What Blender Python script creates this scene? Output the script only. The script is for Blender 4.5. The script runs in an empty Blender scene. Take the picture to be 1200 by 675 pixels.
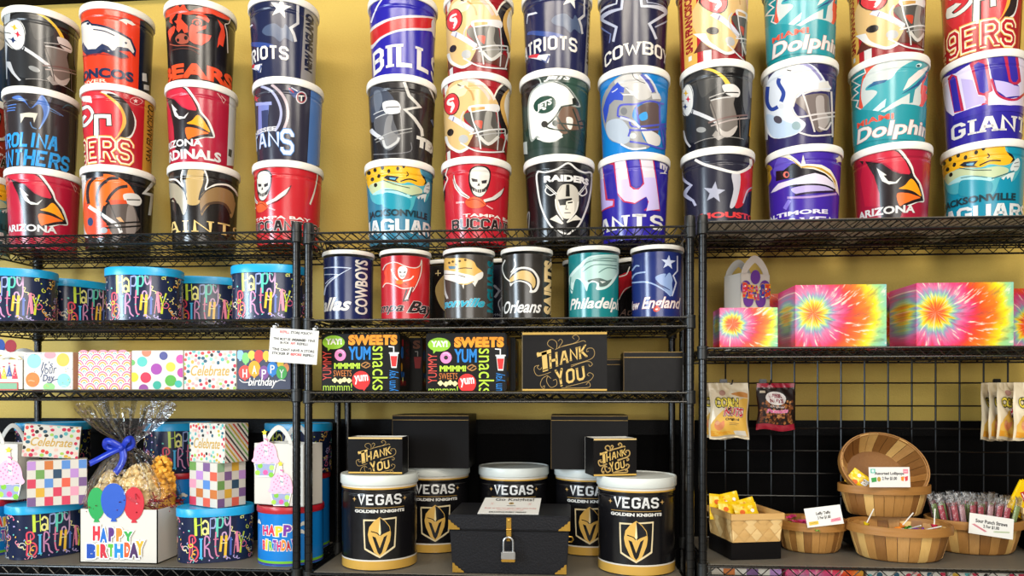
import bpy, bmesh, math, random
from mathutils import Vector, Matrix, geometry
random.seed(7)
S = bpy.context.scene
COL = S.collection
PI = math.pi
# ------------------------------------------------------------------ camera
F, HZ, YAW, EYE = 860.0, 460.0, math.radians(4.7), 1.42
CA, SA = math.cos(YAW), math.sin(YAW)
cd = bpy.data.cameras.new('camera'); cam = bpy.data.objects.new('camera', cd); COL.objects.link(cam)
cd.sensor_width = 36; cd.lens = 36*F/1200; cd.shift_y = (HZ-337.5)/1200; cd.clip_start = 0.05
cam.location = (0, 0, EYE); cam.rotation_euler = (PI/2, 0, YAW)
S.camera = cam
# ------------------------------------------------------------------ light
S.view_settings.view_transform = 'Standard'; S.view_settings.look = 'None'
S.view_settings.gamma = 1; S.view_settings.use_curve_mapping = False
S.view_settings.exposure = -0.2
w = bpy.data.worlds.new('world'); S.world = w; w.use_nodes = True
w.node_tree.nodes['Background'].inputs[0].default_value = (1.0, .96, .90, 1)
w.node_tree.nodes['Background'].inputs[1].default_value = .12
def area(name, loc, aim, sx, sy, power, col):
    l = bpy.data.lights.new(name, 'AREA'); l.shape = 'RECTANGLE'; l.size = sx; l.size_y = sy
    l.energy = power; l.color = col
    o = bpy.data.objects.new(name, l); COL.objects.link(o); o.location = loc
    o.rotation_euler = (Vector(aim)-Vector(loc)).to_track_quat('-Z', 'Z').to_euler()
    return o
area('side_shop_window_light', (-3.4, -.9, 2.0), (-.2, 2.4, 1.6), .75, 2.4, 185, (.74, .88, 1.0))
area('side_window_light', (-4.6, 1.3, 1.7), (0, 2.4, 1.6), .9, 2.0, 24, (.78, .89, 1.0))
area('shop_front_window_light', (.9, -3.4, 2.0), (.1, 2.5, 1.5), 3.2, 1.7, 128, (1.0, .97, .92))
area('ceiling_strip_light', (.35, -.9, 3.9), (.2, 2.5, 1.6), .9, 1.8, 88, (1.0, .92, .80))
area('ceiling_strip_light', (1.7, .2, 3.7), (1.2, 2.5, 1.6), 1.6, .4, 36, (1.0, .92, .78))
area('ceiling_strip_light', (-1.1, .2, 3.8), (-.9, 2.5, 1.5), 1.6, .4, 46, (1.0, .90, .74))

# ------------------------------------------------------------------ photo ray helpers
def ray(px, py):
    u = (px-600)/F; v = (HZ-py)/F
    return Vector((u*CA-SA, CA+u*SA, v))            # depth component = 1
def at(px, py, Y):                                   # point of the plane at distance Y
    d = ray(px, py); k = Y/d.y
    return Vector((d.x*k, Y, EYE+d.z*k))
def depth(x, y): return y*CA-x*SA
# ------------------------------------------------------------------ materials
def lin(h):
    h = h.lstrip('#'); o = []
    if len(h) == 3: h = h[0]*2+h[1]*2+h[2]*2
    for i in (0, 2, 4):
        c = int(h[i:i+2], 16)/255
        o.append(c/12.92 if c <= .04045 else ((c+.055)/1.055)**2.4)
    return (*o, 1)
MATS = {}
def mat(name, hexc, rough=.5, metal=0., bump=0., scale=60., var=0., spec=.5, coat=0., stretch=None, alpha=1., hex2=None, trans=0.):
    if name in MATS: return MATS[name]
    m = bpy.data.materials.new(name); m.use_nodes = True; MATS[name] = m
    nt = m.node_tree; N = nt.nodes; L = nt.links; b = N['Principled BSDF']
    b.inputs['Base Color'].default_value = lin(hexc); b.inputs['Roughness'].default_value = rough
    b.inputs['Metallic'].default_value = metal; b.inputs['Specular IOR Level'].default_value = spec
    b.inputs['Coat Weight'].default_value = coat; b.inputs['Alpha'].default_value = alpha
    b.inputs['Transmission Weight'].default_value = trans
    tc = N.new('ShaderNodeTexCoord'); mp = N.new('ShaderNodeMapping'); nz = N.new('ShaderNodeTexNoise')
    nz.inputs['Scale'].default_value = scale; nz.inputs['Detail'].default_value = 4
    if stretch: mp.inputs['Scale'].default_value = stretch
    L.new(tc.outputs['Object'], mp.inputs['Vector']); L.new(mp.outputs[0], nz.inputs['Vector'])
    mr = N.new('ShaderNodeMapRange'); mr.inputs[3].default_value = max(0, rough-.05); mr.inputs[4].default_value = min(1, rough+.05)
    L.new(nz.outputs['Fac'], mr.inputs[0]); L.new(mr.outputs[0], b.inputs['Roughness'])
    if var or hex2:
        mx = N.new('ShaderNodeMix'); mx.data_type = 'RGBA'
        c = lin(hexc); c2 = lin(hex2) if hex2 else tuple(min(1, x*(1-var)) for x in c[:3])+(1,)
        mx.inputs[6].default_value = c; mx.inputs[7].default_value = c2
        L.new(nz.outputs['Fac'], mx.inputs[0]); L.new(mx.outputs[2], b.inputs['Base Color'])
    if bump:
        bp = N.new('ShaderNodeBump'); bp.inputs['Strength'].default_value = bump; bp.inputs['Distance'].default_value = .004
        L.new(nz.outputs['Fac'], bp.inputs['Height']); L.new(bp.outputs[0], b.inputs['Normal'])
    return m
def ink(h):
    if len(h) == 7 and min(int(h[i:i+2], 16) for i in (1, 3, 5)) > 0xD2: h = '#'+''.join('%02X' % int(int(h[i:i+2], 16)*.92) for i in (1, 3, 5))   # print white is a little grey
    return mat('tin_ink_'+h, h, .22, spec=.55, scale=30)          # print on glossy metal
def card(h): return mat('card_ink_'+h, h, .5, spec=.35, scale=80, var=.06)    # print on card
# ------------------------------------------------------------------ objects
def obj(name, me, parent=None, loc=(0, 0, 0), rot=(0, 0, 0)):
    o = bpy.data.objects.new(name, me); COL.objects.link(o); o.location = loc; o.rotation_euler = rot
    if parent: o.parent = parent
    return o
def tag(o, label=None, cat=None, group=None, kind=None):
    if label: o['label'] = label
    if cat: o['category'] = cat
    if group: o['group'] = group
    if kind: o['kind'] = kind
    return o
def thing(name, label, cat, loc=(0, 0, 0), rz=0, group=None, rot=None):
    o = obj(name, None, None, loc, rot or (0, 0, rz)); o.empty_display_size = .02
    return tag(o, label, cat, group)
def copy_tree(o, parent=None):
    c = o.copy(); COL.objects.link(c)
    if parent: c.parent = parent
    for ch in list(o.children): copy_tree(ch, c)
    return c
# ------------------------------------------------------------------ mesh builder
class MB:
    def __init__(s): s.v = []; s.f = []; s.m = []; s.n = []; s.mats = []; s.hasn = False
    def mi(s, m):
        if m not in s.mats: s.mats.append(m)
        return s.mats.index(m)
    def add(s, vs, fs, m, ns=None):
        o = len(s.v); k = s.mi(m); s.v += [tuple(v) for v in vs]
        if ns: s.hasn = True
        s.n += [tuple(n) for n in ns] if ns else [(0, 0, 0)]*len(vs)
        for f in fs: s.f.append(tuple(i+o for i in f)); s.m.append(k)
    def box(s, a, b, m, bev=0, M=None):
        bm = bmesh.new(); bmesh.ops.create_cube(bm, size=1)
        for v in bm.verts: v.co = Vector(((a[i]+b[i])/2+v.co[i]*(b[i]-a[i]) for i in range(3)))
        if bev: bmesh.ops.bevel(bm, geom=bm.edges[:], offset=bev, segments=2, affect='EDGES')
        s.bm(bm, m, M)
    def bm(s, bm, m, M=None):
        bm.verts.index_update()
        s.add([(M @ v.co if M else v.co) for v in bm.verts], [[v.index for v in f.verts] for f in bm.faces], m); bm.free()
    def lathe(s, prof, m, n=32, M=None, cap0=True, cap1=True, sx=1., sy=1.):
        vs = []; fs = []
        for r, z in prof:
            for k in range(n):
                a = 2*PI*k/n; vs.append(Vector((r*math.sin(a)*sx, -r*math.cos(a)*sy, z)))
        for j in range(len(prof)-1):
            for k in range(n):
                k2 = (k+1) % n; fs.append((j*n+k, j*n+k2, (j+1)*n+k2, (j+1)*n+k))
        if cap0: fs.append(tuple(range(n))[::-1])
        if cap1: fs.append(tuple((len(prof)-1)*n+k for k in range(n)))
        s.add([(M @ v if M else v) for v in vs], fs, m)
    def tube(s, pts, r, m, n=6, closed=False, cap=True):
        pts = [Vector(p) for p in pts]; N = len(pts); vs = []; fs = []
        up0 = None
        for i, p in enumerate(pts):
            a = pts[i-1] if (i > 0 or closed) else p; b = pts[(i+1) % N] if (i < N-1 or closed) else p
            t = (b-a).normalized() if (b-a).length > 1e-9 else Vector((0, 0, 1))
            if up0 is None: up0 = Vector((0, 0, 1)) if abs(t.z) < .9 else Vector((1, 0, 0))
            x = t.cross(up0); x = x.normalized() if x.length > 1e-6 else t.orthogonal().normalized()
            y = x.cross(t).normalized(); up0 = y
            rr = r[i] if isinstance(r, (list, tuple)) else r
            for k in range(n):
                an = 2*PI*k/n; vs.append(p+x*math.cos(an)*rr+y*math.sin(an)*rr)
        for i in range(N if closed else N-1):
            j = (i+1) % N
            for k in range(n):
                k2 = (k+1) % n; fs.append((i*n+k, i*n+k2, j*n+k2, j*n+k))
        if cap and not closed: fs.append(tuple(range(n))[::-1]); fs.append(tuple((N-1)*n+k for k in range(n)))
        s.add(vs, fs, m)
    def prism(s, pts, z0, z1, m, M=None):                  # 2D outline in x/z plane, thickness along y
        n = len(pts); vs = [Vector((x, z0, y)) for x, y in pts]+[Vector((x, z1, y)) for x, y in pts]
        fs = [(i, (i+1) % n, n+(i+1) % n, n+i) for i in range(n)]
        tr = geometry.tessellate_polygon([[Vector((x, y, 0)) for x, y in pts]])
        fs += [tuple(t) for t in tr]+[tuple(n+i for i in t[::-1]) for t in tr]
        bm = bmesh.new(); bv = [bm.verts.new(v) for v in vs]
        for f in fs:
            try: bm.faces.new([bv[i] for i in f])
            except ValueError: pass
        bmesh.ops.recalc_face_normals(bm, faces=bm.faces[:]); s.bm(bm, m, M)
    def build(s, name, parent=None, smooth=40, loc=(0, 0, 0), rot=(0, 0, 0)):
        me = bpy.data.meshes.new(name); me.from_pydata(s.v, [], s.f)
        for m in s.mats: me.materials.append(m)
        me.polygons.foreach_set('material_index', s.m)
        if smooth:
            me.polygons.foreach_set('use_smooth', [True]*len(s.f))
            me.update(); me.set_sharp_from_angle(angle=math.radians(smooth))
            if s.hasn:
                ln = []
                for p in me.polygons:
                    for vi in p.vertices: n = s.n[vi]; ln.append(n if n[0] or n[1] or n[2] else tuple(p.normal))
                me.normals_split_custom_set(ln)
        me.update()
        return obj(name, me, parent, loc, rot)
# ------------------------------------------------------------------ lettering
def strokes_poly(pts, w, closed=False):                    # one ribbon with mitred corners -> quads
    pts = [Vector(p) for p in pts]; n = len(pts); L = []; R = []
    for i in range(n):
        a = pts[i-1] if (i or closed) else None; b = pts[(i+1) % n] if (i < n-1 or closed) else None
        p = pts[i]
        d1 = (p-a).normalized() if a is not None and (p-a).length > 1e-9 else None
        d2 = (b-p).normalized() if b is not None and (b-p).length > 1e-9 else None
        d1 = d1 or d2 or Vector((1, 0)); d2 = d2 or d1
        n1 = Vector((-d1.y, d1.x)); n2 = Vector((-d2.y, d2.x)); m = n1+n2
        m = m.normalized() if m.length > .2 else n1
        k = min(1.6, 1/max(.3, m.dot(n1))); ww = w[i] if isinstance(w, (list, tuple)) else w
        L.append(p+m*ww*.5*k); R.append(p-m*ww*.5*k)
    fs = [(i, n+i, n+(i+1) % n, (i+1) % n) for i in range(n if closed else n-1)]
    return [tuple(v) for v in L+R], fs
def smooth_pts(P, closed=False, k=5):
    n = len(P); out = []
    for i in range(n if closed else n-1):
        p0, p1, p2, p3 = (P[(i+j) % n] if closed else P[min(max(i+j, 0), n-1)] for j in (-1, 0, 1, 2))
        for q in range(k):
            t = q/k
            out.append(tuple(.5*(2*b+(c-a)*t+(2*a-5*b+4*c-d)*t*t+(3*b-a-3*c+d)*t**3) for a, b, c, d in zip(p0, p1, p2, p3)))
    if not closed: out.append(tuple(P[-1]))
    return out
TXT = {}
def text_mesh(s, bold=0., shear=0.):
    key = (s, bold, shear)
    if key not in TXT:
        c = bpy.data.curves.new('lettering', 'FONT'); c.body = s; c.offset = bold; c.shear = shear; c.resolution_u = 3; c.fill_mode = 'FRONT'
        o = bpy.data.objects.new('lettering', c); COL.objects.link(o); bpy.context.view_layer.update()
        me = o.to_mesh(); v = [(p.co.x, p.co.y) for p in me.vertices]; f = [tuple(p.vertices) for p in me.polygons]
        o.to_mesh_clear(); bpy.data.objects.remove(o); bpy.data.curves.remove(c); TXT[key] = (v, f)
    return TXT[key]
# block stroke letters in a 1 x 1.4 cell (octagonal), used for slab and plain block lettering
G = {'A': ['0,0 .38,1.4 .62,1.4 1,0', '.17,.48 .83,.48'], 'B': ['0,0 0,1.4 .75,1.4 1,1.2 1,.9 .8,.72 1,.52 1,.2 .75,0 0,0', '0,.72 .8,.72'],
 'C': ['1,1 1,1.2 .78,1.4 .22,1.4 0,1.2 0,.2 .22,0 .78,0 1,.2 1,.4'], 'D': ['0,0 0,1.4 .72,1.4 1,1.15 1,.25 .72,0 0,0'],
 'E': ['1,1.4 0,1.4 0,0 1,0', '0,.72 .75,.72'], 'F': ['1,1.4 0,1.4 0,0', '0,.7 .75,.7'], 'G': ['1,1.05 1,1.2 .78,1.4 .22,1.4 0,1.2 0,.2 .22,0 .78,0 1,.2 1,.65 .6,.65'],
 'H': ['0,0 0,1.4', '1,0 1,1.4', '0,.7 1,.7'], 'I': ['.5,0 .5,1.4'], 'J': ['.9,1.4 .9,.2 .7,0 .2,0 0,.2 0,.45'], 'K': ['0,0 0,1.4', '0,.55 .9,1.4', '.3,.8 1,0'],
 'L': ['0,1.4 0,0 .95,0'], 'M': ['0,0 0,1.4 .5,.55 1,1.4 1,0'], 'N': ['0,0 0,1.4 1,0 1,1.4'], 'O': ['0,.22 0,1.18 .25,1.4 .75,1.4 1,1.18 1,.22 .75,0 .25,0 0,.22'],
 'P': ['0,0 0,1.4 .75,1.4 1,1.2 1,.85 .75,.65 0,.65'], 'R': ['0,0 0,1.4 .75,1.4 1,1.2 1,.88 .75,.68 0,.68', '.55,.68 1,0'],
 'S': ['1,1.05 1,1.2 .78,1.4 .22,1.4 0,1.2 0,.92 .2,.74 .8,.66 1,.48 1,.2 .78,0 .22,0 0,.2 0,.35'], 'T': ['0,1.4 1,1.4', '.5,1.4 .5,0'],
 'U': ['0,1.4 0,.22 .25,0 .75,0 1,.22 1,1.4'], 'V': ['0,1.4 .5,0 1,1.4'], 'W': ['0,1.4 .25,0 .5,1 .75,0 1,1.4'], 'X': ['0,0 1,1.4', '0,1.4 1,0'],
 'Y': ['0,1.4 .5,.65 1,1.4', '.5,.65 .5,0'], 'Z': ['0,1.4 1,1.4 0,0 1,0'], '9': ['.1,.1 .3,0 .8,0 1,.25 1,1.2 .75,1.4 .25,1.4 0,1.2 0,.8 .22,.62 1,.62'],
 '4': ['.72,0 .72,1.4 0,.4 1,.4'], ' ': [], "'": ['.5,1.4 .5,1.05'], '!': ['.5,1.4 .5,.45', '.5,.15 .5,0'], '0': ['0,.22 0,1.18 .25,1.4 .75,1.4 1,1.18 1,.22 .75,0 .25,0 0,.22']}
GW = {'I': .28, 'M': 1.15, 'W': 1.25, ' ': .45, "'": .2, '!': .3}
def block_mesh(s, w=.26, serif=0., gap=.42, shear=0.):
    V = []; Fc = []; x = 0
    for ch in s:
        gw = GW.get(ch, .85)
        for st in G.get(ch, []):
            pts = [tuple(map(float, q.split(','))) for q in st.split()]
            pts = [(x+a*gw if ch != 'I' else x+.14, b) for a, b in pts]
            cl = pts[0] == pts[-1]
            if cl: pts = pts[:-1]
            if not cl:                                      # run the ends out to the stroke's half width
                for e, i, j in ((0, 0, 1), (-1, -1, -2)):
                    if serif == 0 and pts[i][1] in (0., 1.4) and abs(pts[i][0]-pts[j][0]) < .8*abs(pts[i][1]-pts[j][1]):
                        pts[i] = (pts[i][0], pts[i][1]+(w/2 if pts[i][1] > .7 else -w/2))
            v, f = strokes_poly(pts, w, cl); o = len(V); V += v; Fc += [tuple(i+o for i in q) for q in f]
            if serif and not cl:
                for i, j in ((0, 1), (-1, -2)):
                    if pts[i][1] in (0., 1.4) and abs(pts[i][1]-pts[j][1]) > abs(pts[i][0]-pts[j][0]):
                        px, py = pts[i]; h = w*.62; yy = py-h/2 if py < .7 else py-h/2
                        o = len(V); V += [(px-serif, yy), (px+serif, yy), (px+serif, yy+h), (px-serif, yy+h)]; Fc.append((o, o+1, o+2, o+3))
        x += gw+gap
    return [(a+shear*b, b) for a, b in V], Fc
# ------------------------------------------------------------------ printed artwork on a surface
def parse(p): return [tuple(map(float, q.split(','))) for q in p.split()] if isinstance(p, str) else list(p)
class Art:
    """draws filled shapes in label coordinates (s, t) onto surf(s, t, off) -> (point, normal); cuts(s0, s1) lists the facet lines"""
    def __init__(A, mb, surf, conv, cuts=None, inkf=ink, lim=None):
        A.mb = mb; A.surf = surf; A.conv = conv; A.cuts = cuts; A.ink = inkf; A.layer = 0; A.lim = lim; A.fr(0, 0, 1); A.ds = 0; A.tcuts = []
    def fr(A, x0, y0, k=6.75, conv=None, ds=0): A.x0, A.y0, A.k = x0, y0, k; A.ds = ds; A.cv = conv or A.conv; return A
    def P(A, x, y): s, t = A.cv(A.x0+x/A.k, A.y0+y/A.k); return (s+A.ds, t)
    def raw(A, V, Fc, col, step=True):
        if not Fc: return
        bm = bmesh.new(); vs = [bm.verts.new((v[0], v[1], 0)) for v in V]
        for f in Fc:
            try: bm.faces.new([vs[i] for i in f])
            except ValueError: pass
        geo = lambda: bm.verts[:]+bm.edges[:]+bm.faces[:]
        if A.lim:                                           # keep inside the label's height / width
            for co, no in (((0, A.lim[1], 0), (0, 1, 0)), ((0, A.lim[0], 0), (0, -1, 0))):
                bmesh.ops.bisect_plane(bm, geom=geo(), plane_co=co, plane_no=no, clear_outer=True)
            if len(A.lim) > 2:
                for co, no in (((A.lim[3], 0, 0), (1, 0, 0)), ((A.lim[2], 0, 0), (-1, 0, 0))):
                    bmesh.ops.bisect_plane(bm, geom=geo(), plane_co=co, plane_no=no, clear_outer=True)
        if A.cuts and bm.verts:
            xs = [v.co.x for v in bm.verts]
            for c in A.cuts(min(xs), max(xs)):
                bmesh.ops.bisect_plane(bm, geom=geo(), plane_co=(c, 0, 0), plane_no=(1, 0, 0))
        if A.tcuts and bm.verts:
            ys = [v.co.y for v in bm.verts]
            for c in A.tcuts:
                if min(ys) < c < max(ys): bmesh.ops.bisect_plane(bm, geom=geo(), plane_co=(0, c, 0), plane_no=(0, 1, 0))
        if step: A.layer += 1
        off = .00035+A.layer*.00003
        bm.verts.index_update(); vv = []; nn = []
        for v in bm.verts:
            p, n = A.surf(v.co.x, v.co.y, off); vv.append(p); nn.append(n)
        fs = []
        for f in bm.faces:
            ix = [v.index for v in f.verts]
            if f.normal.z < 0: ix = ix[::-1]
            fs.append(ix)
        m = col if not isinstance(col, str) else A.ink(col)
        if fs: A.mb.add(vv, fs, m, nn)
        bm.free()
    def po(A, pts, col, sm=False, uv=False):
        p = parse(pts)
        if sm: p = smooth_pts(p, True, 4)
        if not uv: p = [A.P(*q) for q in p]
        t = geometry.tessellate_polygon([[Vector((a, b, 0)) for a, b in p]]); A.raw(p, [tuple(f) for f in t], col)
    def st(A, pts, w, col, sm=True, closed=False, uv=False):
        p = parse(pts)
        if sm and len(p) > 2: p = smooth_pts(p, closed, 4)
        v, f = strokes_poly(p, w, closed)
        if not uv: v = [A.P(*q) for q in v]
        A.raw(v, f, col)
    def el(A, cx, cy, rx, ry, col, rot=0, n=18, uv=False):
        c, s = math.cos(rot), math.sin(rot)
        A.po([(cx+rx*math.cos(a)*c-ry*math.sin(a)*s, cy+rx*math.cos(a)*s+ry*math.sin(a)*c) for a in (2*PI*i/n for i in range(n))], col, uv=uv)
    def star(A, cx, cy, r, col, r2=.42, n=5, rot=0, uv=False):
        A.po([(cx+(r if i % 2 == 0 else r*r2)*math.sin(rot+PI*i/n), cy-(r if i % 2 == 0 else r*r2)*math.cos(rot+PI*i/n)) for i in range(2*n)], col, uv=uv)
    def band(A, s0, s1, t0, t1, col): A.po([(s0, t0), (s1, t0), (s1, t1), (s0, t1)], col, uv=True)
    def strip(A, x0, x1, col, ym):                          # vertical label strip between two photo columns
        a = A.P(x0, ym)[0]; b = A.P(x1, ym)[0]; A.band(a, b, A.lim[0], A.lim[1], col)
    def tx(A, s, x0, x1, yb, yt, col, bold=0., shear=0., blk=None, out=None, rot=0, uv=False, arc=0, serif=0.):
        """lettering fitted to a box: baseline yb, top yt, from x0 to x1 (photo px, or label units with uv)"""
        def mk(b):
            if blk is not None: return block_mesh(s, blk+b, serif, .42, shear)
            return text_mesh(s, bold+b*.35, shear)
        V0, _ = mk(0)
        ax = min(v[0] for v in V0); bx = max(v[0] for v in V0); ay = min(v[1] for v in V0); by = max(v[1] for v in V0)
        if uv: sl, sr, tb, tt = x0, x1, yb, yt
        else:
            xm = (x0+x1)/2; ym = (yb+yt)/2
            sl = A.P(x0, ym)[0]; sr = A.P(x1, ym)[0]; tb = A.P(xm, yb)[1]; tt = A.P(xm, yt)[1]
        cx, cy = (sl+sr)/2, (tb+tt)/2
        if abs(abs(rot)-PI/2) < .01: W, H = (tt-tb), (sr-sl)
        else: W, H = sr-sl, tt-tb
        c, sn = math.cos(rot), math.sin(rot)
        def tr(v):
            x = ((v[0]-ax)/(bx-ax)-.5)*W; y = ((v[1]-ay)/(by-ay)-.5)*H
            if arc: y += arc*(1-(2*x/W)**2)
            return (cx+x*c-y*sn, cy+x*sn+y*c)
        if out:
            for oc, ow in (out if isinstance(out, list) else [out]):
                V, Fc = mk(ow); A.raw([tr(v) for v in V], Fc, oc)
        V, Fc = mk(0); A.raw([tr(v) for v in V], Fc, col)
# ------------------------------------------------------------------ round tins
NSEG = 64
class Tin:
    def __init__(T, px, Y, zb, r0, r1, H, rz=None):
        d = ray(px, HZ); k = Y/d.y; T.x, T.y, T.z = d.x*k, Y, zb
        T.r0, T.r1, T.H = r0, r1, H; T.rm = (r0+r1)/2
        T.rz = math.atan2(-T.x, T.y) if rz is None else rz
        T.tan = (T.r0-T.r1)/H; T.bead = None
    def dr(T, t):                                           # rolled groove under the lid: radius change and normal tilt
        if T.bead is None: return 0, 0
        u = (t-T.bead)/.004
        if abs(u) >= 2: return 0, 0
        return (-.0018*max(0, 1-abs(u)), (.5*(-u if abs(u) <= 1 else (-math.copysign(2-abs(u), u)))))
    def tcuts(T): return [] if T.bead is None else [T.bead+k*.004 for k in (-2, -1, 0, 1, 2)]
    def conv(T, px, py):
        d = ray(px, py); ox, oy = -T.x, -T.y; z0 = EYE-T.z
        # cone radius r0 + (r1-r0) z/H
        g = (T.r1-T.r0)/T.H; q0 = T.r0+g*z0; q1 = g*d.z
        a = d.x*d.x+d.y*d.y-q1*q1; b = ox*d.x+oy*d.y-q0*q1; c = ox*ox+oy*oy-q0*q0
        D = b*b-a*c; ex = 0
        if D < 0:
            k = -b/a; X, Yy = ox+d.x*k, oy+d.y*k; ex = (math.hypot(X, Yy)-(q0+q1*k)); 
        else: k = (-b-math.sqrt(D))/a; X, Yy = ox+d.x*k, oy+d.y*k
        ph = math.atan2(X, -Yy)-T.rz
        ph = (ph+PI) % (2*PI)-PI
        if ex: ph += math.copysign(ex/T.rm, ph)
        return (ph*T.rm, z0+d.z*k)
    def surf(T, s, t, off):
        ph = s/T.rm; st = 2*PI/NSEG; i = math.floor(ph/st); w = ph/st-i
        b, nz = T.dr(t); r = T.r0+(T.r1-T.r0)*t/T.H+off+b
        a, b = i*st, (i+1)*st
        x = r*(math.sin(a)*(1-w)+math.sin(b)*w); y = -r*(math.cos(a)*(1-w)+math.cos(b)*w)
        n = Vector((math.sin(ph), -math.cos(ph), T.tan+nz)).normalized()
        return (x, y, t), n
    def cuts(T, a, b):
        st = 2*PI/NSEG*T.rm
        return [i*st for i in range(math.ceil(a/st+1e-6), math.floor(b/st-1e-6)+1)]
    def wall(T, mb, m, prof=None):
        prof = prof or [(T.r0, 0), (T.r1, T.H)]; n = NSEG
        if T.bead is not None:
            prof = [prof[0]]+[(T.r0+(T.r1-T.r0)*z/T.H+T.dr(z)[0], z) for z in T.tcuts()]+[prof[-1]]
        vs = []; ns = []; fs = []
        for j, (r, z) in enumerate(prof):
            for k in range(n):
                a = 2*PI*k/n; vs.append((r*math.sin(a), -r*math.cos(a), z)); ns.append(Vector((math.sin(a), -math.cos(a), T.tan+T.dr(z)[1])).normalized())
        for j in range(len(prof)-1):
            for k in range(n): k2 = (k+1) % n; fs.append((j*n+k, j*n+k2, (j+1)*n+k2, (j+1)*n+k))
        mb.add(vs, fs, m, ns)
        mb.add([(r*math.sin(2*PI*k/n), -r*math.cos(2*PI*k/n), z) for r, z in (prof[0],) for k in range(n)], [tuple(range(n))[::-1]], m, [(0, 0, -1)]*n)

# ------------------------------------------------------------------ boxes with printed faces
class Face:
    def __init__(f, M, O, ex, n, ey=(0, 0, 1)): f.M = M; f.I = M.inverted(); f.O = Vector(O); f.ex = Vector(ex); f.ey = Vector(ey); f.n = Vector(n)
    def surf(f, s, t, off): return f.O+f.ex*s+f.ey*t+f.n*off, f.n
    def conv(f, px, py):
        o = f.I @ Vector((0, 0, EYE)); d = f.I.to_3x3() @ ray(px, py)
        k = (f.O-o).dot(f.n)/d.dot(f.n); p = o+d*k-f.O
        return (p.dot(f.ex), p.dot(f.ey))
def carton(name, label, cat, L, R, zb, H, D, m, front=None, left=None, right=None, group=None, opened=False, tilt=0, inside=None, bev=.0012, lid=None):
    """a box whose front face runs from photo column L[0] at distance L[1] to R[0] at R[1]"""
    a = at(L[0], HZ, L[1]); b = at(R[0], HZ, R[1]); w = math.hypot(b.x-a.x, b.y-a.y); rz = math.atan2(b.y-a.y, b.x-a.x)
    c = Vector(((a.x+b.x)/2-math.sin(rz)*D/2, (a.y+b.y)/2+math.cos(rz)*D/2, zb))
    M = Matrix.Translation(c) @ Matrix.Rotation(rz, 4, 'Z') @ Matrix.Rotation(tilt, 4, 'Y')
    mb = MB(); W, d = w/2, D/2
    if opened:
        i = inside or m; t = .0025
        mb.box((-W, -d, 0), (W, d, t), m); mb.box((-W, -d, 0), (W, -d+t, H), m); mb.box((-W, d-t, 0), (W, d, H), i)
        mb.box((-W, -d+t, t), (-W+t, d-t, H), m); mb.box((W-t, -d+t, t), (W, d-t, H), m)
        mb.box((-W+t, -d+t, t), (W-t, -d+t+.0008, H-.0005), i); mb.box((-W+t, -d+t, t), (-W+t+.0008, d-t, H-.0005), i); mb.box((W-t-.0008, -d+t, t), (W-t, d-t, H-.0005), i)
    else: mb.box((-W, -d, 0), (W, d, H), m, bev)
    for fn, F_ in ((front, Face(M, (-W, -d, 0), (1, 0, 0), (0, -1, 0))), (left, Face(M, (-W, d, 0), (0, -1, 0), (-1, 0, 0))), (right, Face(M, (W, -d, 0), (0, 1, 0), (1, 0, 0)))):
        if fn:
            wd = D if abs(F_.n.x) > .5 else w
            A = Art(mb, F_.surf, F_.conv, None, card, lim=(.0008, H-.0008, .0008, wd-.0008)); A.W = wd; A.H = H; fn(A)
    o = mb.build(name, smooth=20); o.matrix_world = M; tag(o, label, cat, group); o['_M'] = 0; del o['_M']
    return o, M, w
# ------------------------------------------------------------------ the room
WY = 2.80
def slab(name, a, b, m, **k):
    mb = MB(); mb.box(a, b, m); o = mb.build(name, smooth=0); o['kind'] = 'structure'; return o
m_wall = mat('mustard_wall_paint', '#C8AB55', .55, bump=.35, scale=140, hex2='#C1A34D', spec=.3)
m_blackp = mat('black_wall_paint', '#080707', .65, bump=.2, scale=90, spec=.06)
m_floor = mat('grey_floor_tile', '#BDB4A5', .5, scale=5, hex2='#B0A798')
slab('floor', (-5, -3, -.1), (5, WY, 0), m_floor)
slab('wall_back', (-5, WY, 0), (5, WY+.12, 4.3), m_wall)
ZB = EYE-(491.5-HZ)/F*WY
slab('trim_1', (-5, WY-.012, 0), (5, WY, ZB-.055), m_blackp)
slab('trim_2', (-5, WY-.03, ZB-.055), (5, WY, ZB), mat('black_gloss_rail', '#090808', .4, bump=.3, scale=200, spec=.08))
slab('trim_3', (-5, WY-.05, 2.985), (5, WY, 3.12), m_blackp)
# ------------------------------------------------------------------ wire shelving
m_epoxy = mat('black_epoxy_wire', '#0A0A0A', .28, scale=200)
m_post = mat('black_epoxy_post', '#0D0D0D', .24, scale=120)
m_cap = mat('black_plastic_cap', '#121312', .42)
m_liner = mat('grey_shelf_liner', '#8E887D', .38, scale=14, hex2='#7A746A', stretch=(1, 8, 1))
nt = m_liner.node_tree; tl_ = nt.nodes.new('ShaderNodeBsdfTranslucent'); tl_.inputs[0].default_value = lin('#C9C3B6'); ms_ = nt.nodes.new('ShaderNodeMixShader'); ms_.inputs[0].default_value = .5      # frosted plastic
nt.links.new(nt.nodes['Principled BSDF'].outputs[0], ms_.inputs[1]); nt.links.new(tl_.outputs[0], ms_.inputs[2]); nt.links.new(ms_.outputs[0], nt.nodes['Material Output'].inputs[0])
YF, YR = 2.23, 2.66
YM = (YF+YR)/2; HD = (YR-YF)/2
def zigzag(mb, p0, p1, h, r, m, step=.052):
    p0, p1 = Vector(p0), Vector(p1); n = max(2, round((p1-p0).length/step)); pts = []
    for i in range(2*n+1):
        p = p0.lerp(p1, i/(2*n)); pts.append(p+Vector((0, 0, -h if i % 2 == 0 else -.003)))
    mb.tube(pts, r, m, 5)
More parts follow.
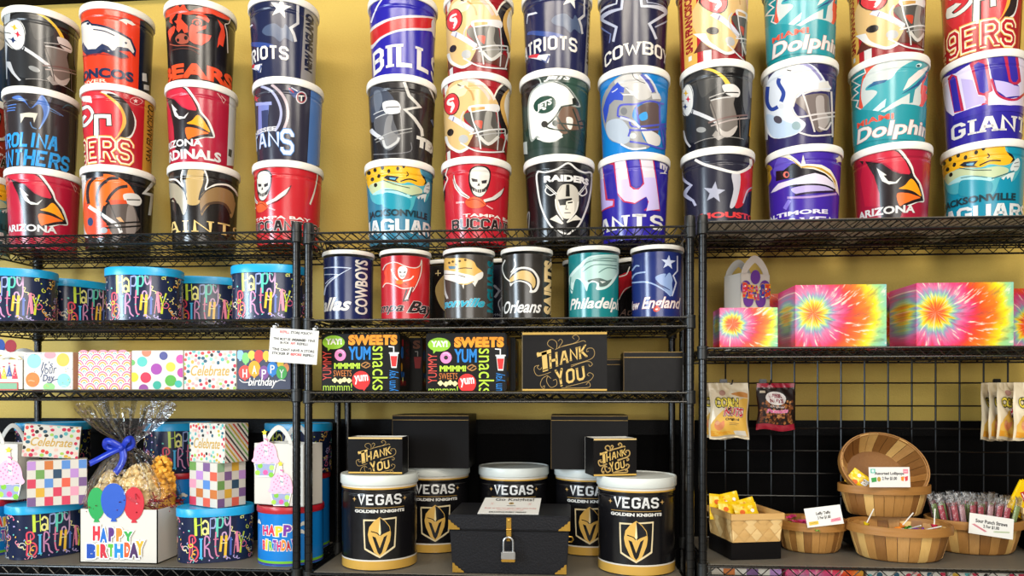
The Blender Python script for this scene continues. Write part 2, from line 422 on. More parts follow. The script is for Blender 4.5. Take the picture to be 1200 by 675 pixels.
def shelf_mesh(W):
    mb = MB(); x0, x1 = -W/2, W/2; h = .027
    for y in (-HD, HD):
        for z in (0, -h): mb.tube([(x0, y, z-.003), (x1, y, z-.003)], .0034, m_epoxy, 8)
        zigzag(mb, (x0, y, 0), (x1, y, 0), h, .0022, m_epoxy)
    for x in (x0, x1):
        for z in (0, -h): mb.tube([(x, -HD, z-.003), (x, HD, z-.003)], .0034, m_epoxy, 8)
        zigzag(mb, (x, -HD, 0), (x, HD, 0), h, .0022, m_epoxy)
    for y in (-.07, .07, .145):
        mb.tube([(x0, y, -.005), (x1, y, -.005)], .003, m_epoxy, 6); zigzag(mb, (x0, y, -.004), (x1, y, -.004), .02, .002, m_epoxy)
        mb.tube([(x0, y, -.024), (x1, y, -.024)], .0025, m_epoxy, 6)
    n = round(W/.0245)
    for i in range(1, n):
        x = x0+W*i/n; mb.tube([(x, -HD, -.001), (x, HD, -.001)], .0015, m_epoxy, 5)
    return mb
def post_mesh(z1):
    mb = MB(); prof = [(.012, 0)]; z = .03
    while z < z1-.01:
        prof += [(.0125, z-.0012), (.0112, z-.0006), (.0112, z+.0006), (.0125, z+.0012)]; z += .0254
    prof.append((.0125, z1)); mb.lathe(prof, m_post, 14); return mb
def collar_mesh():
    mb = MB(); mb.lathe([(.0135, -.037), (.0175, -.034), (.0165, -.004), (.0175, -.003), (.0175, .004), (.0135, .005)], m_cap, 16); return mb
CAPM = MB(); CAPM.lathe([(.0135, -.012), (.0162, -.011), (.0158, .012), (.0145, .016), (.006, .018)], m_cap, 16)
def unit(name, label, xl, xr, zs, ztop, liners):
    W = xr-xl; u = thing(name, label, 'shelves', ((xl+xr)/2, YM, 0), group=None)
    first = None; px = W/2; py = HD-.013
    for x in (-px, px):
        for y in (-py, py):
            if first is None: p = first = post_mesh(ztop).build('post', u); p.location = (x, y, 0); c = CAPM.build('post_cap', p); c.location = (0, 0, ztop)
            else: p = copy_tree(first, u); p.location = (x, y, 0)
    sm = None; cm = None; lm = None
    for i, z in enumerate(zs):
        if sm is None: s = sm = shelf_mesh(W-.022).build('shelf', u)
        else: s = sm.copy(); COL.objects.link(s); s.parent = u
        s.location = (0, 0, z)
        for x in (-px, px):
            for y in (-py, py):
                if cm is None: c = cm = collar_mesh().build('collar', s)
                else: c = cm.copy(); COL.objects.link(c); c.parent = s
                c.location = (x, y, 0)
        if i in liners:
            if lm is None:
                l = MB(); l.box((-W/2+.02, -HD+.004, .0012), (W/2-.02, HD-.004, .0030), m_liner); c = lm = l.build('liner', s, smooth=0)
            else: c = lm.copy(); COL.objects.link(c); c.parent = s
            c['label'] = 'grey plastic shelf liner'
    return u
def zpx(px, py, Y=YF): return at(px, py, Y).z
XL1 = at(347.5, HZ, YF+.013).x; XC0 = at(361.5, HZ, YF+.013).x; XC1 = at(808.5, HZ, YF+.013).x; XR0 = at(823.5, HZ, YF+.013).x
LZ = [zpx(171, 273.5), zpx(171, 374.8), zpx(171, 457.5), zpx(171, 665), .50, .12]
CZ = [zpx(585, 268.2), zpx(585, 372.5), zpx(585, 459.3), zpx(585, 676), .50, .12]
RZ = [zpx(1014, 256.3), zpx(1014, 406.2), zpx(1014, 666), .62, .12]
unit('wire_shelving_unit', 'left black wire shelving unit holding blue birthday tins and gift boxes', XL1-1.172, XL1, LZ, zpx(347, 266), {3, 4})
unit('wire_shelving_unit', 'middle black wire shelving unit with the chest on its lower shelf', XC0, XC1, CZ, zpx(585, 262.5), {3, 4})
unit('wire_shelving_unit', 'right black wire shelving unit with bushel baskets on its lower shelf', XR0, XR0+1.172, RZ, zpx(823, 257.5), {0, 2, 3})
LTOP, CTOP, RTOP = LZ[0]+.003, CZ[0]+.003, RZ[0]+.004
# ------------------------------------------------------------------ team popcorn tins
m_lid = mat('white_tin_lid', '#EDE9E0', .38, scale=40)
R0, R1, TH, PITCH = .1055, .1165, .262, .283
WHT, BLK, GRY = '#EFEBE4', '#0E0D0E', '#8E8C8A'
def lid_mesh(r, h, m=None, seat=.003):
    mb = MB(); mb.lathe([(r*.955, 0), (r*.985, 0), (r, .003), (r, h-.005), (r*.985, h), (r*.96, h), (r*.945, h-seat), (r*.5, h-seat), (.002, h-seat)], m or m_lid, 56, cap0=False); return mb
LIDS = {}
LASTTIN = None
def tin(px, Y, zb, base, art, label, group, r0=R0, r1=R1, H=TH, lidr=.1225, lidh=.024, rz=None, ringd=.030, cat='popcorn tin', seat=.0):
    T = Tin(px, Y, zb, r0, r1, H, rz)
    if ringd: T.bead = H-ringd
    t = thing('popcorn_tin', label, cat, (T.x, T.y, T.z), T.rz, group)
    mb = MB(); m = ink(base)
    zr = H-ringd; rr = lambda z: r0+(r1-r0)*z/H
    prof = [(rr(0)-.001, 0), (rr(.004)+.0002, .004), (rr(zr), zr), (r1+.0002, H)] if ringd == 0 else [(rr(0)-.001, 0), (rr(.004), .004), (rr(H), H)]
    T.wall(mb, m, prof)
    A = Art(mb, T.surf, T.conv, T.cuts, lim=(.003, H)); A.T = T; A.tcuts = T.tcuts()
    if art: art(A)
    mb.build('body', t)
    key = (lidr, lidh)
    if key not in LIDS: l = LIDS[key] = lid_mesh(lidr, lidh).build('lid', t)
    else: l = LIDS[key].copy(); COL.objects.link(l); l.parent = t
    l.location = (0, 0, H-lidh+.021)
    return T
YT = 2.54
REF = {}
def nfl(key, xl, xr, lvl, top, base, art, label, dphi=0, Y=None):
    def go(A):
        A.own = A.T; A.dphi = dphi
        art(A)
    T = tin((xl+xr)/2, Y or YT, top+PITCH*lvl, base, go, label, 'team popcorn tins stacked on the top shelves')
    REF[key] = T; return T
def ref(A, key, x0, y0, k=6.75):                           # author in the photo frame of another tin of the same print
    if key is None: return A.fr(x0, y0, k)
    return A.fr(x0, y0, k, conv=REF[key].conv, ds=A.dphi*A.T.rm)
# ---- prints
def helmet_mask(A, pts_list, w, col):
    for p in pts_list: A.st(p, w, col)
def a_steel(A):
    ref(A, A.rk, 790, 70)
    A.po('48,120 75,110 72,700 40,700', '#A9ACAE'); A.po('545,120 575,70 640,60 640,400 590,470 545,360', '#4A4A4C', True); A.po('590,100 640,90 640,240 600,300', '#77777A', True)
    A.po('75,210 110,140 190,90 270,75 360,100 430,170 450,230 400,260 290,300 300,420 330,500 330,600 200,650 90,640 70,450', '#2A2A2B', True)
    A.po('180,140 260,110 330,140 350,200 280,260 220,300 190,220', '#3D3C3B', True)
    A.po('190,82 240,68 310,75 380,115 425,160 445,200 415,205 370,140 300,95 230,80', '#E0B83E', True)
    A.po('290,330 430,285 480,290 470,350 490,430 500,520 450,600 400,615 340,560 310,450', '#6E6660', True)
    A.po('330,470 360,540 420,570 500,520 470,590 410,615 350,570', '#B3AAA3', True)
    A.po('380,215 400,195 470,195 515,235 518,280 490,298 410,270', '#CFCBC7', True)
    A.st('280,300 350,275 420,255', 9, '#9C9894'); A.st('285,325 360,305 500,290', 10, '#B9B5B1'); A.st('400,262 510,262', 9, '#151515', False)
    A.st('120,400 200,430 330,490', 30, '#D5D3D6', False); A.st('150,400 145,435', 8, '#222', False)
    A.st('270,500 420,455 580,438', 13, '#6d5550'); A.st('290,525 440,480 580,462', 10, '#A59792'); A.po('300,600 330,560 400,615 350,640', '#8d8680'); A.st('275,300 330,450 365,600', 8, '#4d4743'); A.st('515,440 520,630', 6, '#6a5b56', False); A.st('160,665 240,630 550,630', 4, '#9a9590', False)
    A.el(105, 320, 50, 128, WHT, .08); A.st([(105+48*math.cos(a*PI/9), 320+126*math.sin(a*PI/9)) for a in range(18)], 5, '#5a5a5e', True, True)
    for (x, y, c) in ((95, 265, '#D9AA2E'), (112, 312, '#C8283C'), (90, 372, '#26345C')): A.po([(x, y-28), (x+7, y-5), (x+22, y), (x+7, y+6), (x, y+28), (x-7, y+6), (x-22, y), (x-7, y-5)], c)
    A.st('62,330 80,325', 8, '#444', False); A.el(215, 555, 38, 22, '#8d8d8b'); A.st('75,560 95,640 130,690', 16, '#B9B7B7'); A.po('600,480 615,470 612,640 590,600', '#D79A1C')
def a_panther(A):
    ref(A, A.rk, 0, 100)
    for p in ('60,165 130,150', '60,185 125,175', '55,205 120,196'): A.st(p, 8, '#4F74B8', False)
    A.po('95,100 150,80 200,120 240,180 290,130 330,75 375,130 395,180 370,260 315,340 345,240 330,170 300,150 245,180 190,130', '#4A6EB4', True)
    A.st('345,90 378,150 380,210 345,290 310,345', 10, '#6E93CE'); A.st('395,180 500,245', 6, '#5B7CA8', False); A.st('395,200 480,240', 4, '#5B7CA8', False); A.st('390,150 410,95', 5, '#446', True)
    A.po('160,225 230,215 298,222 270,298 262,255 195,250 165,300', '#CFC7B4'); A.st('240,290 255,330 290,345', 8, '#59799E')
    A.st('495,180 530,155 575,170', 10, '#37505c')
    A.tx('CAROLINA', -75, 455, 492, 365, '#2B93D8', blk=.33, shear=.14); A.tx('PANTHERS', -90, 552, 640, 500, '#2B93D8', blk=.33, shear=.14)
    A.po('600,270 640,270 640,680 590,680', '#2B3350'); A.el(620, 580, 12, 30, '#B08A2C')
def a_card(A):
    r = A.rk
    ref(A, r, 185, 90)
    A.po('205,85 235,85 285,150 325,215 345,275 400,340 430,400 450,480 380,480 275,490 200,330 320,280 290,190', WHT, True)
    A.po('190,85 215,88 275,165 318,245 335,285 385,345 415,410 440,475 360,478 270,500 240,590 140,600 128,450 115,340 90,250 60,160 130,180 190,240 240,262 300,270 310,255 270,170', '#241A1B', False)
    A.po('70,120 190,88 265,170 305,258 250,258 190,225 130,170 62,160', '#C3263B', True)
    A.po('70,150 100,270 125,400 130,500 85,500 68,300', '#B31E36')
    A.po('228,368 270,345 312,302 350,330 385,380 412,440 340,398 285,378', '#F39A16', True); A.po('218,405 290,405 350,425 405,448 340,458 270,480 235,492', '#EE6B20', True)
    A.po('108,212 155,265 140,268 165,310 205,318 245,280 215,328 170,335 135,310 122,270', WHT)
    A.st('470,130 500,170 520,210 535,185 500,150', 5, '#D9A9A4', False)
    if A.mode: A.po('566,148 660,190 660,700 545,700', '#C9C8CA')
    A.tx('ARIZONA', 38 if A.mode else 38, 355, 550, 492, '#E9E5E1', bold=.035)
    if A.mode: A.tx('CARDINALS', -60, 500, 650, 570, '#E9E5E1', bold=.04); A.po('560,570 585,580 580,640 555,625', '#3a3a3a')
def a_bengal(A):
    ref(A, A.rk, 90, 190)
    A.po('20,100 70,105 90,600 50,600', '#C9C6C2'); A.st('605,150 530,245 595,262 575,420', 22, '#C9C6C2', False)
    A.po('70,180 110,130 200,95 290,105 380,150 430,200 470,270 500,300 490,345 420,330 300,300 215,350 190,440 250,500 300,560 190,590 80,570 50,400', '#E3661F', True)
    A.po('60,330 110,350 200,450 260,520 250,580 90,580', '#D04A2C', True); A.el(108, 472, 22, 34, '#2C3E66')
    for p in ('150,115 100,170 85,250 95,330', '235,145 180,200 160,280 170,350', '400,190 330,205 270,260 235,320', '210,100 150,112 115,150', '330,125 260,130 220,165'): A.st(p, [6, 18, 24, 30, 24, 28, 22, 20, 14, 10, 6, 4, 4][:len(smooth_pts(parse(p), False, 4))] if False else 24, '#2A2226')
    A.po('240,345 330,330 440,340 480,430 500,520 400,590 300,590 240,480', '#5A4E48', True); A.po('400,360 440,345 470,440 460,560 390,560', '#8d8079', True)
    A.po('365,270 390,248 470,252 512,300 490,345 400,330', '#D8D2CC', True); A.st('395,298 500,300', 9, '#2a2422', False)
    A.po('250,300 390,300 400,330 260,338', '#D24A22'); A.st('95,350 190,410 330,505 350,560', 28, '#D9D4D0', False); A.st('250,305 300,420 350,540', 9, '#3a3430', False); A.st('215,345 190,420 240,480 300,500', 9, '#26211f', False)
    A.st('235,495 380,480 570,470', 13, '#1d1816'); A.st('210,522 400,512 570,500', 13, '#1d1816'); A.st('505,340 505,560', 7, '#2f2926', False); A.el(215, 540, 28, 24, '#9aa0a4'); A.po('310,440 345,435 375,475 340,470', '#E0A876')
def a_bronco(A):
    ref(A, A.rk, 90, 10)
    A.po('500,90 640,150 640,700 485,700', '#11182B'); A.po('518,510 550,515 555,580 518,572', '#C9C8C6'); A.po('530,600 572,610 572,650 530,640', '#C9C8C6')
    A.po('30,120 90,90 120,118 240,140 340,185 430,240 470,330 460,385 420,340 330,335 400,372 410,392 350,400 270,365 210,345 150,370 80,370 20,300', '#1B2440')
    A.po('20,140 90,105 118,135 230,155 330,200 420,250 455,340 445,355 405,315 320,300 300,330 250,340 200,285 150,330 90,335 40,280', '#E9DFD6')
    A.po('50,265 90,325 150,320 200,278 250,300 290,345 210,322 150,360 85,362 40,320', '#2A3352'); A.st('130,165 220,180 300,215', 9, '#20294a', True); A.po('380,262 400,270 392,285 378,275', '#1B2440'); A.el(90, 120, 12, 10, '#1B2440')
    A.st('20,390 150,360 270,370 350,395 410,385', 9, '#8A2A28')
    A.tx('BRONCOS', -95, 450, 548, 468, '#1D2846', bold=.05); A.tx('DENVER', -40, 240, 596, 568, '#F2C9B0', bold=.02)
    A.po('325,90 380,80 430,100 468,130 440,135 400,115 395,130 360,105', '#EFE9E2'); A.st('325,90 380,78 430,98', 5, '#1B2440')
def a_niner(A):
    ref(A, A.rk, 90, 100)
    A.po('190,50 290,60 400,150 470,280 440,400 380,430 330,420 390,320 370,220 280,120', WHT, True)
    A.po('240,62 340,90 420,170 458,290 430,390 360,420 330,420 385,310 360,200 270,110', '#2E2220', True)
    A.po('180,55 260,85 340,150 385,240 385,320 330,400 300,420 350,300 330,200 250,120', '#DBA23C', True)
    A.po('20,70 180,58 255,105 340,190 362,280 330,380 280,420 60,420', '#C42A33', True)
    A.po('30,95 110,85 122,140 50,130', WHT); A.st('40,190 90,170 125,220 110,270 60,320 40,290 70,240', 32, '#241B1B'); A.st('40,190 90,170 125,220 110,270 60,320 40,290 70,240', 24, WHT)
    A.po('130,225 275,225 282,325 230,325 228,268 180,266 182,420 130,420', '#2A1D1D'); A.po('138,232 268,232 274,318 238,318 236,260 170,258 172,420 138,420', '#EEDFD0')
    A.tx('49ERS', -120, 440, 600, 408, '#B0202C', blk=.2, serif=.2, out=[('#E7B45C', .30), ('#F3E3C4', .17), ])
    A.po('538,115 640,160 640,700 515,700', '#C08D34'); A.tx('SAN FRANCISCO', 552, 596, 610, 150, '#3A2410', bold=.02, rot=PI/2)
    A.st('425,110 470,95 520,125 480,155 430,135', 5, '#D9A09A', True, True); A.star(465, 125, 20, '#E6CCC6')
def a_49h(A):
    ref(A, A.rk, 510, 80)
    s = lambda p: p*A.T.rm+A.ds
    A.band(s(-2.3), s(-1.97), 0, .27, '#8E1720'); A.band(s(-1.97), s(-1.42), 0, .27, '#D2A24C'); A.band(s(-1.42), s(-1.22), 0, .27, '#A51B26'); A.band(s(-1.22), s(-.98), 0, .27, '#E4E0DC')
    A.band(s(-1.75), s(-1.62), .02, .035, '#cfd6d8')
    A.tx('SAN FRANCISCO', s(-1.87), s(-1.56), .045, .24, '#8E1720', bold=.05, rot=PI/2, uv=True)

    A.po('455,245 500,150 570,100 640,110 640,640 560,560 510,420 470,300', '#EAE2D2', True); A.po('470,240 510,160 580,112 620,125 555,190 520,270 530,370 575,500 540,520 500,400 480,310', '#1E1517', True); A.po('600,150 545,200 515,275 525,360 580,500 565,400 545,300 560,220', '#D6A85A', True)
    A.po('90,570 540,560 560,690 80,690', '#5A2A20')
    A.po('85,200 120,130 190,90 270,85 350,110 420,160 470,230 500,290 490,330 400,325 300,310 240,345 230,420 300,500 280,570 230,640 140,650 90,600 70,450 70,300', '#D1AD74', True)
    A.po('110,170 190,115 260,110 240,200 180,230 120,240', '#E4CBA0', True); A.st('230,140 285,190 305,255', 16, '#B48C50')
    A.st('215,92 310,110 390,180 435,250', 26, '#E9B0A0'); A.st('255,86 350,110 425,175 470,250', 22, '#ECE2D4'); A.po('175,122 210,138 205,146 180,138', '#4a4238')
    A.po('225,380 280,345 400,330 470,340 490,430 520,520 430,610 350,590 300,480', '#4E4A46', True); A.po('400,350 450,350 440,450 490,520 420,590 380,520', '#8d8981', True); A.po('310,420 370,415 372,450 360,480', '#B8432C', True)
    A.po('270,300 400,285 498,290 498,345 400,335 280,348', '#D8D4D2', True); A.po('280,312 392,305 392,325 285,345', '#BF9250')
    A.st('115,380 180,420 300,500', 40, '#C9C9D6', False); A.st('150,385 140,420', 8, '#77708a', False)
    A.el(122, 508, 25, 30, '#231C1A', .5); A.st('85,540 110,610 190,660 260,630', 22, '#DAD6D2'); A.el(225, 560, 38, 34, '#A9A8A6')
    A.st('275,300 300,420 345,540 360,640', 11, '#CFCDCB'); A.st('230,340 205,400 240,480 310,500', 10, '#B9B7B5'); A.st('270,525 420,490 550,482', 11, '#CFCDCB'); A.st('320,540 430,520 550,510', 8, '#A7A5A3'); A.st('200,590 310,650 430,665 545,660', 11, '#CFCDCB'); A.st('550,482 555,560 530,665', 10, '#C6C4C2', False); A.st('490,330 500,480 490,650', 9, '#B9B7B5'); A.st('350,540 420,600 500,540', 24, '#C9C5BE')
    A.el(133, 285, 62, 90, '#2C1C1C', .12); A.el(131, 285, 56, 84, '#C9343B', .12); A.st('150,240 110,255 105,285 140,295 130,330', 16, WHT); A.st('95,275 150,280', 14, WHT, False); A.st('135,265 150,300 125,350', 13, WHT, True)
def a_bear(A):
    ref(A, A.rk, 185, 0)
    R, D = '#D8432A', '#9A4A38'
    A.po('45,120 70,85 110,65 140,50 150,28 175,60 205,28 225,70 250,92 300,72 360,58 430,66 500,95 575,140 570,165 520,150 470,130 430,110 380,108 330,118 290,110 240,118 200,112 150,104 110,128 70,140 52,150', R)
    A.po('330,112 380,120 410,160 400,182 350,150 300,132', R); A.po('95,128 125,112 140,118 110,160 118,190 92,175', R)
    A.po('165,100 190,100 184,150 210,180 236,205 240,255 210,262 190,225 165,258 146,232 150,190 130,168 150,160', R)
    A.po('80,250 92,232 128,205 140,215 128,262 104,300 98,330 88,300', R); A.po('252,210 270,190 300,205 340,212 385,200 380,228 330,244 300,262 425,282 405,322 345,360 285,345 250,320 246,262', R)
    A.po('470,150 520,205 532,280 515,372 488,352 468,380 478,300 500,230', R)
    A.st('272,182 285,158 322,156 345,178 336,204 304,206', 9, R); A.el(312, 182, 13, 13, R); A.el(312, 182, 6, 6, '#161214')
    A.po('140,300 170,268 210,268 245,300 240,335 210,348 175,348 148,330', D, True); A.el(222, 300, 14, 17, '#161214'); A.el(160, 318, 11, 14, '#161214'); A.st('95,350 150,362 240,362 330,390', 8, D); A.st('110,400 180,385 260,392 330,430', 6, '#5a3028')
    A.st('575,140 560,185 530,195 545,260 552,420', 8, '#C9B9B0', True)
    A.tx('BEARS', 55, 590, 625, 505, '#E24A24', bold=.055)
def a_saint(A):
    ref(A, A.rk, 190, 190)
    for off, c in ((14, '#E4DDD2'),):
        A.st('165,60 150,130 165,190 110,140 50,140', 14, c); A.st('335,60 360,140 345,215 420,180 510,180 570,220 600,270', 14, c)
    A.po('205,60 320,60 335,150 310,230 290,330 200,330 190,230 180,150', '#B89A62', True); A.po('180,60 205,60 185,150 195,250 170,200', '#3b322a')
    A.po('300,280 350,220 420,190 500,200 560,240 580,320 560,420 540,440 520,370 460,320 390,330 340,380 310,420', '#8A6B43', True); A.po('50,160 110,165 170,220 200,330 170,420 130,330 70,300', '#A0957F', True)
    A.st('335,90 330,170 305,240 293,300', 16, '#17120f'); A.st('300,285 350,225 420,195 500,205 560,245 580,320', 9, '#17120f'); A.st('60,160 110,168 170,225 195,300', 9, '#17120f')
    A.st('310,400 350,340 430,320 500,340 540,410', 20, '#4a3626'); A.st('70,300 90,290 110,330 120,420', 16, '#17120f')
    A.tx('SAINTS', -90, 610, 555, 455, '#E3C27C', blk=.2, serif=.2)
def a_pats(A):
    ref(A, A.rk, 285, 0)
    A.star(295, 62, 88, '#D9D6D2', .4, 5, .2); A.st('432,30 432,185 375,222 400,270 415,330', 22, '#B9B7B9', False)
    A.po('485,60 640,130 640,700 450,700', '#8F8C8A'); A.tx('NEW ENGLAND', 488, 552, 570, 110, '#1B2138', bold=.07, rot=PI/2)
    A.po('150,250 180,205 250,185 310,225 335,190 380,260 395,330 330,300 290,330 240,290 180,280', '#46536E', True); A.st('35,270 50,220 75,195', 12, '#C9CBD6'); A.po('45,340 150,335 250,360 150,375 45,362', '#2F4585', True)
    A.tx('PATRIOTS', -140, 360, 500, 388, '#EDE8E2', blk=.3, arc=.004)
    A.po('40,530 100,515 150,505 140,575 110,560 70,545', '#D9D9DE'); A.po('55,520 95,508 85,540 60,540', '#C2353F'); A.po('95,545 125,560 140,510 150,520 130,580', '#3d4a78')
def a_titan(A):
    ref(A, A.rk, 285, 90)
    A.st('140,75 220,110 275,190 300,280 285,370 250,430', 20, '#A4A6C4'); A.st('225,62 300,130 345,220 352,320 320,420', 22, '#B5A3A8')
    A.st('100,220 160,215 225,210', 26, '#8E93C6', False); A.po('120,230 205,225 190,420 120,470', '#6F78B4'); A.po('145,270 200,262 195,420 150,440', '#333A5E'); A.star(98, 175, 30, '#B32238')
    A.po('535,105 660,150 660,700 505,700', '#4D73AE')
    A.po('350,85 400,90 450,115 420,140 440,170 400,165 370,130', '#3D4C7D'); A.st('360,90 400,125', 10, '#B8393F', False); A.st('380,85 430,115', 8, '#D9D9DE', False); A.el(460, 165, 44, 50, '#D9D9DE'); A.el(460, 165, 36, 42, '#A34046'); A.el(460, 165, 28, 33, '#1C1E2E'); A.st('435,152 485,152', 10, WHT, False); A.st('460,152 460,195', 10, WHT, False)
    A.tx('TENNESSEE', -60, 265, 478, 440, '#D9D6DA', bold=.04)
    A.tx('TITAN', -80, 285, 610, 480, '#D9DAE2', blk=.2, serif=.1, out=('#4F86C6', .12)); A.tx('S', 295, 400, 615, 415, '#E6E4E6', blk=.24, serif=.1, out=('#4F86C6', .12))
def a_bucs(A):
    ref(A, A.rk, 510, 180)
    A.po('270,140 300,105 350,95 410,105 440,150 432,230 410,290 370,340 330,345 290,310 265,230', '#1d1414', True)
    A.po('280,145 305,115 350,105 400,115 430,155 422,225 405,260 400,300 370,335 335,338 300,310 290,260 275,220', '#E7E0D6', True)
    A.po('285,195 335,205 335,225 295,222', '#2b2526'); A.po('365,215 410,208 405,235 370,238', '#2b2526'); A.po('345,230 355,255 332,255', '#2b2526'); A.po('285,255 330,285 380,280 415,250 395,300 350,312 300,295', '#3a3230')
    for x in (315, 332, 350, 367): A.st([(x, 282), (x, 310)], 4, '#E7E0D6', False)
    A.po('150,165 165,235 215,300 275,345 262,360 200,330 155,270 140,210', '#E6DFD8', False); A.po('545,270 520,330 470,365 390,385 380,365 450,345 510,300', '#E6DFD8', False)
    A.st('145,165 150,220 190,300 265,350', 5, '#5b1c1c'); A.st('548,262 525,325 470,370 390,388', 5, '#3a1818')
    A.po('240,375 290,345 350,352 400,400 350,430 290,432 250,410', '#E0582E', True); A.st('250,372 330,362 390,405', 5, '#7a2416'); A.st('165,390 230,385', 14, '#D99', False); A.st('405,410 455,440', 10, '#D99', False)
    for p in ('75,150 60,230 75,300 70,380', '110,105 75,180 90,220'): A.st(p, 12, '#201012')
    A.st('100,115 85,170 100,200 80,250 60,320', 9, '#E0C6C0')
    A.tx('TAMPA BAY', 220, 610, 505, 480, '#E9D9D2', bold=.03); A.tx('BUCCANEERS', 135, 800, 610, 520, '#2A1C1C', blk=.33, out=('#C9BDB8', .12))
    A.st('690,105 685,200 650,310 600,420', 16, '#D9CFBF'); A.st('700,105 695,200 660,310', 5, '#3a1418')
def a_bills(A):
    ref(A, A.rk, 420, 0)
    A.po('95,240 180,170 290,135 420,120 560,130 610,150 600,260 560,245 430,240 300,255 180,310 100,390', '#DCD6DA', True); A.po('95,262 190,190 300,150 430,140 590,150 575,220 430,222 300,238 180,290 100,360', '#B81F26', True)
    A.st('190,-10 140,70 100,180', 12, '#CFCDE0'); A.po('580,165 610,150 640,170 640,300 600,300 580,240', '#D9D7E6', True)
    A.tx('BILLS', 115, 640, 560, 372, '#EDE8E4', blk=.3, serif=.27, arc=.012)
def a_texh(A):
    ref(A, A.rk, 420, 90)
    A.po('90,110 160,80 240,120 290,200 270,260 150,330 100,350', '#3E4350', True); A.po('120,130 170,110 190,200 140,290', '#5f6673', True)
    A.po('130,330 260,290 280,350 310,430 330,500 260,580 200,560 140,450', '#56565A', True); A.po('220,330 270,310 260,420 320,480 250,560 200,500', '#7c7a7a', True)
    A.po('190,215 230,190 300,190 332,230 325,285 220,290', '#D5D3D2', True); A.st('215,245 325,238', 8, '#3a3a3c', False)
    A.st('120,300 200,265', 7, '#b9b9bb'); A.st('135,330 230,290', 7, '#b9b9bb'); A.st('100,420 140,460 190,490', 30, '#CFCFD6', False); A.st('190,480 220,560 300,520 320,480', 20, '#B9B7B5')
    A.st('130,500 260,440 425,408', 8, '#9a9895'); A.st('140,520 280,465 425,432', 8, '#7a7876'); A.st('330,250 345,420 345,610', 6, '#6a6866'); A.st('120,615 260,610 410,590 415,520', 6, '#77767a')
    A.st('362,40 400,150 485,240 370,262 440,330 500,420 505,470', 24, '#C4BFB8', False); A.st('555,85 590,160 620,240', 12, '#C4BFB8', False); A.st('575,340 600,400', 18, '#55617a', False)
    A.tx('TEXANS', 455, 860, 645, 560, '#E3DED6', bold=.09, rot=-.06)
def a_jag(A):
    ref(A, A.rk, 1095, 155, 6.43)
    A.po('55,250 90,190 180,140 300,120 420,95 530,95 560,150 600,185 640,220 640,290 590,370 560,330 500,340 460,440 420,470 380,360 200,370 180,460 100,450 70,330', '#48A5B2', True)
    A.po('55,240 100,180 190,140 300,118 420,98 520,95 540,140 590,180 590,225 520,250 420,240 350,265 200,270 120,310 80,360 60,300', '#E8AE22', True)
    A.po('80,330 200,275 350,275 480,255 560,280 520,330 430,340 330,330 190,360 110,400', '#B7C49A', True); A.po('100,400 200,330 330,330 450,350 400,370 220,370', '#9FD0D2', True)
    for x, y in ((120, 205), (180, 175), (150, 245), (235, 190), (100, 280), (125, 320), (315, 152), (370, 122), (75, 235)): A.el(x, y, 13, 17, '#22201a', .4)
    A.st('400,160 415,180 395,195', 9, '#22201a'); A.st('430,108 520,100', 8, '#22201a', False); A.st('340,250 420,215 500,215', 10, '#22201a')
    A.po('190,250 220,225 330,215 300,250 330,262 230,262', '#1b2228'); A.po('240,238 300,230 290,248 245,250', '#5E9FC0')
    A.po('540,145 590,170 605,210 570,235 590,200', '#1b1b1b'); A.po('595,225 630,195 642,240 620,290 570,285', '#DCE6E4', True); A.st('600,235 635,225', 5, '#33424a', False); A.st('598,260 635,258', 5, '#33424a', False)
    A.st('190,270 300,285 430,285', 6, '#3b4a40'); A.st('200,345 300,330 400,342', 6, '#3b6a70'); A.po('500,345 560,310 605,300 580,375 570,335 548,355 540,330 520,360', '#DCE9E6'); A.st('430,350 520,320 600,290', 8, '#1f5c66')
    A.po('190,400 220,360 400,365 440,400 400,470 200,480', '#1F8CA0', True)
    A.tx('JACKSONVILLE', 80, 610, 540, 470, '#17333b', bold=.04, arc=-.0); A.tx('JAGUARS', 40, 690, 660, 545, '#E6E9E8', blk=.33)
def a_jets(A):
    ref(A, A.rk, 600, 80)
    A.po('60,130 140,80 235,120 200,230 120,300 70,280', '#1E1718', True); A.st('150,90 210,80 230,120', 10, '#A9AFA8'); A.po('430,100 640,100 640,500 500,600 430,560', '#2F4A3F', True); A.po('80,520 640,560 640,700 80,700', '#22352C')
    A.po('125,290 150,190 220,125 320,98 420,130 490,200 540,290 520,310 400,300 390,440 400,520 350,580 250,585 200,550 150,580 130,450', '#8f958f', True)
    A.po('135,290 160,195 230,135 320,110 410,140 480,205 520,290 400,295 350,370 340,470 400,520 340,568 250,572 200,535 160,560 140,440', '#ECEAE4', True)
    A.st('330,105 430,150 500,240', 6, '#26332b'); A.po('475,240 500,232 530,280 525,300 480,290', '#20241f')
    A.el(260, 288, 92, 68, '#1F4034', -.35); A.tx('JETS', 190, 325, 322, 262, '#ECEAE4', bold=.05, rot=.3, shear=.3); A.el(255, 320, 16, 10, '#ECEAE4', -.3)
    A.po('400,310 500,310 540,400 560,470 470,500 400,520 350,440', '#6B5140', True); A.po('430,390 480,400 470,480 440,470', '#E0D9CF', True)
    for p in ('395,300 330,400 275,465 420,495 575,490', '420,300 520,285', '350,370 420,480 540,570', '480,320 520,430 560,590', '440,510 500,580 580,595 575,430 520,425', '320,430 420,440 575,460'): A.st(p, 12, '#2A352E')
    A.el(258, 443, 26, 26, '#2f2a26'); A.el(340, 435, 22, 24, '#2f3a34'); A.tx('JETS', 250, 470, 100, 50, '#ECEAE4', bold=.06, shear=.35); A.po('90,590 120,580 125,680 95,680', '#A9AFA8'); A.st('200,555 300,580 400,540', 14, '#D9D7D0')
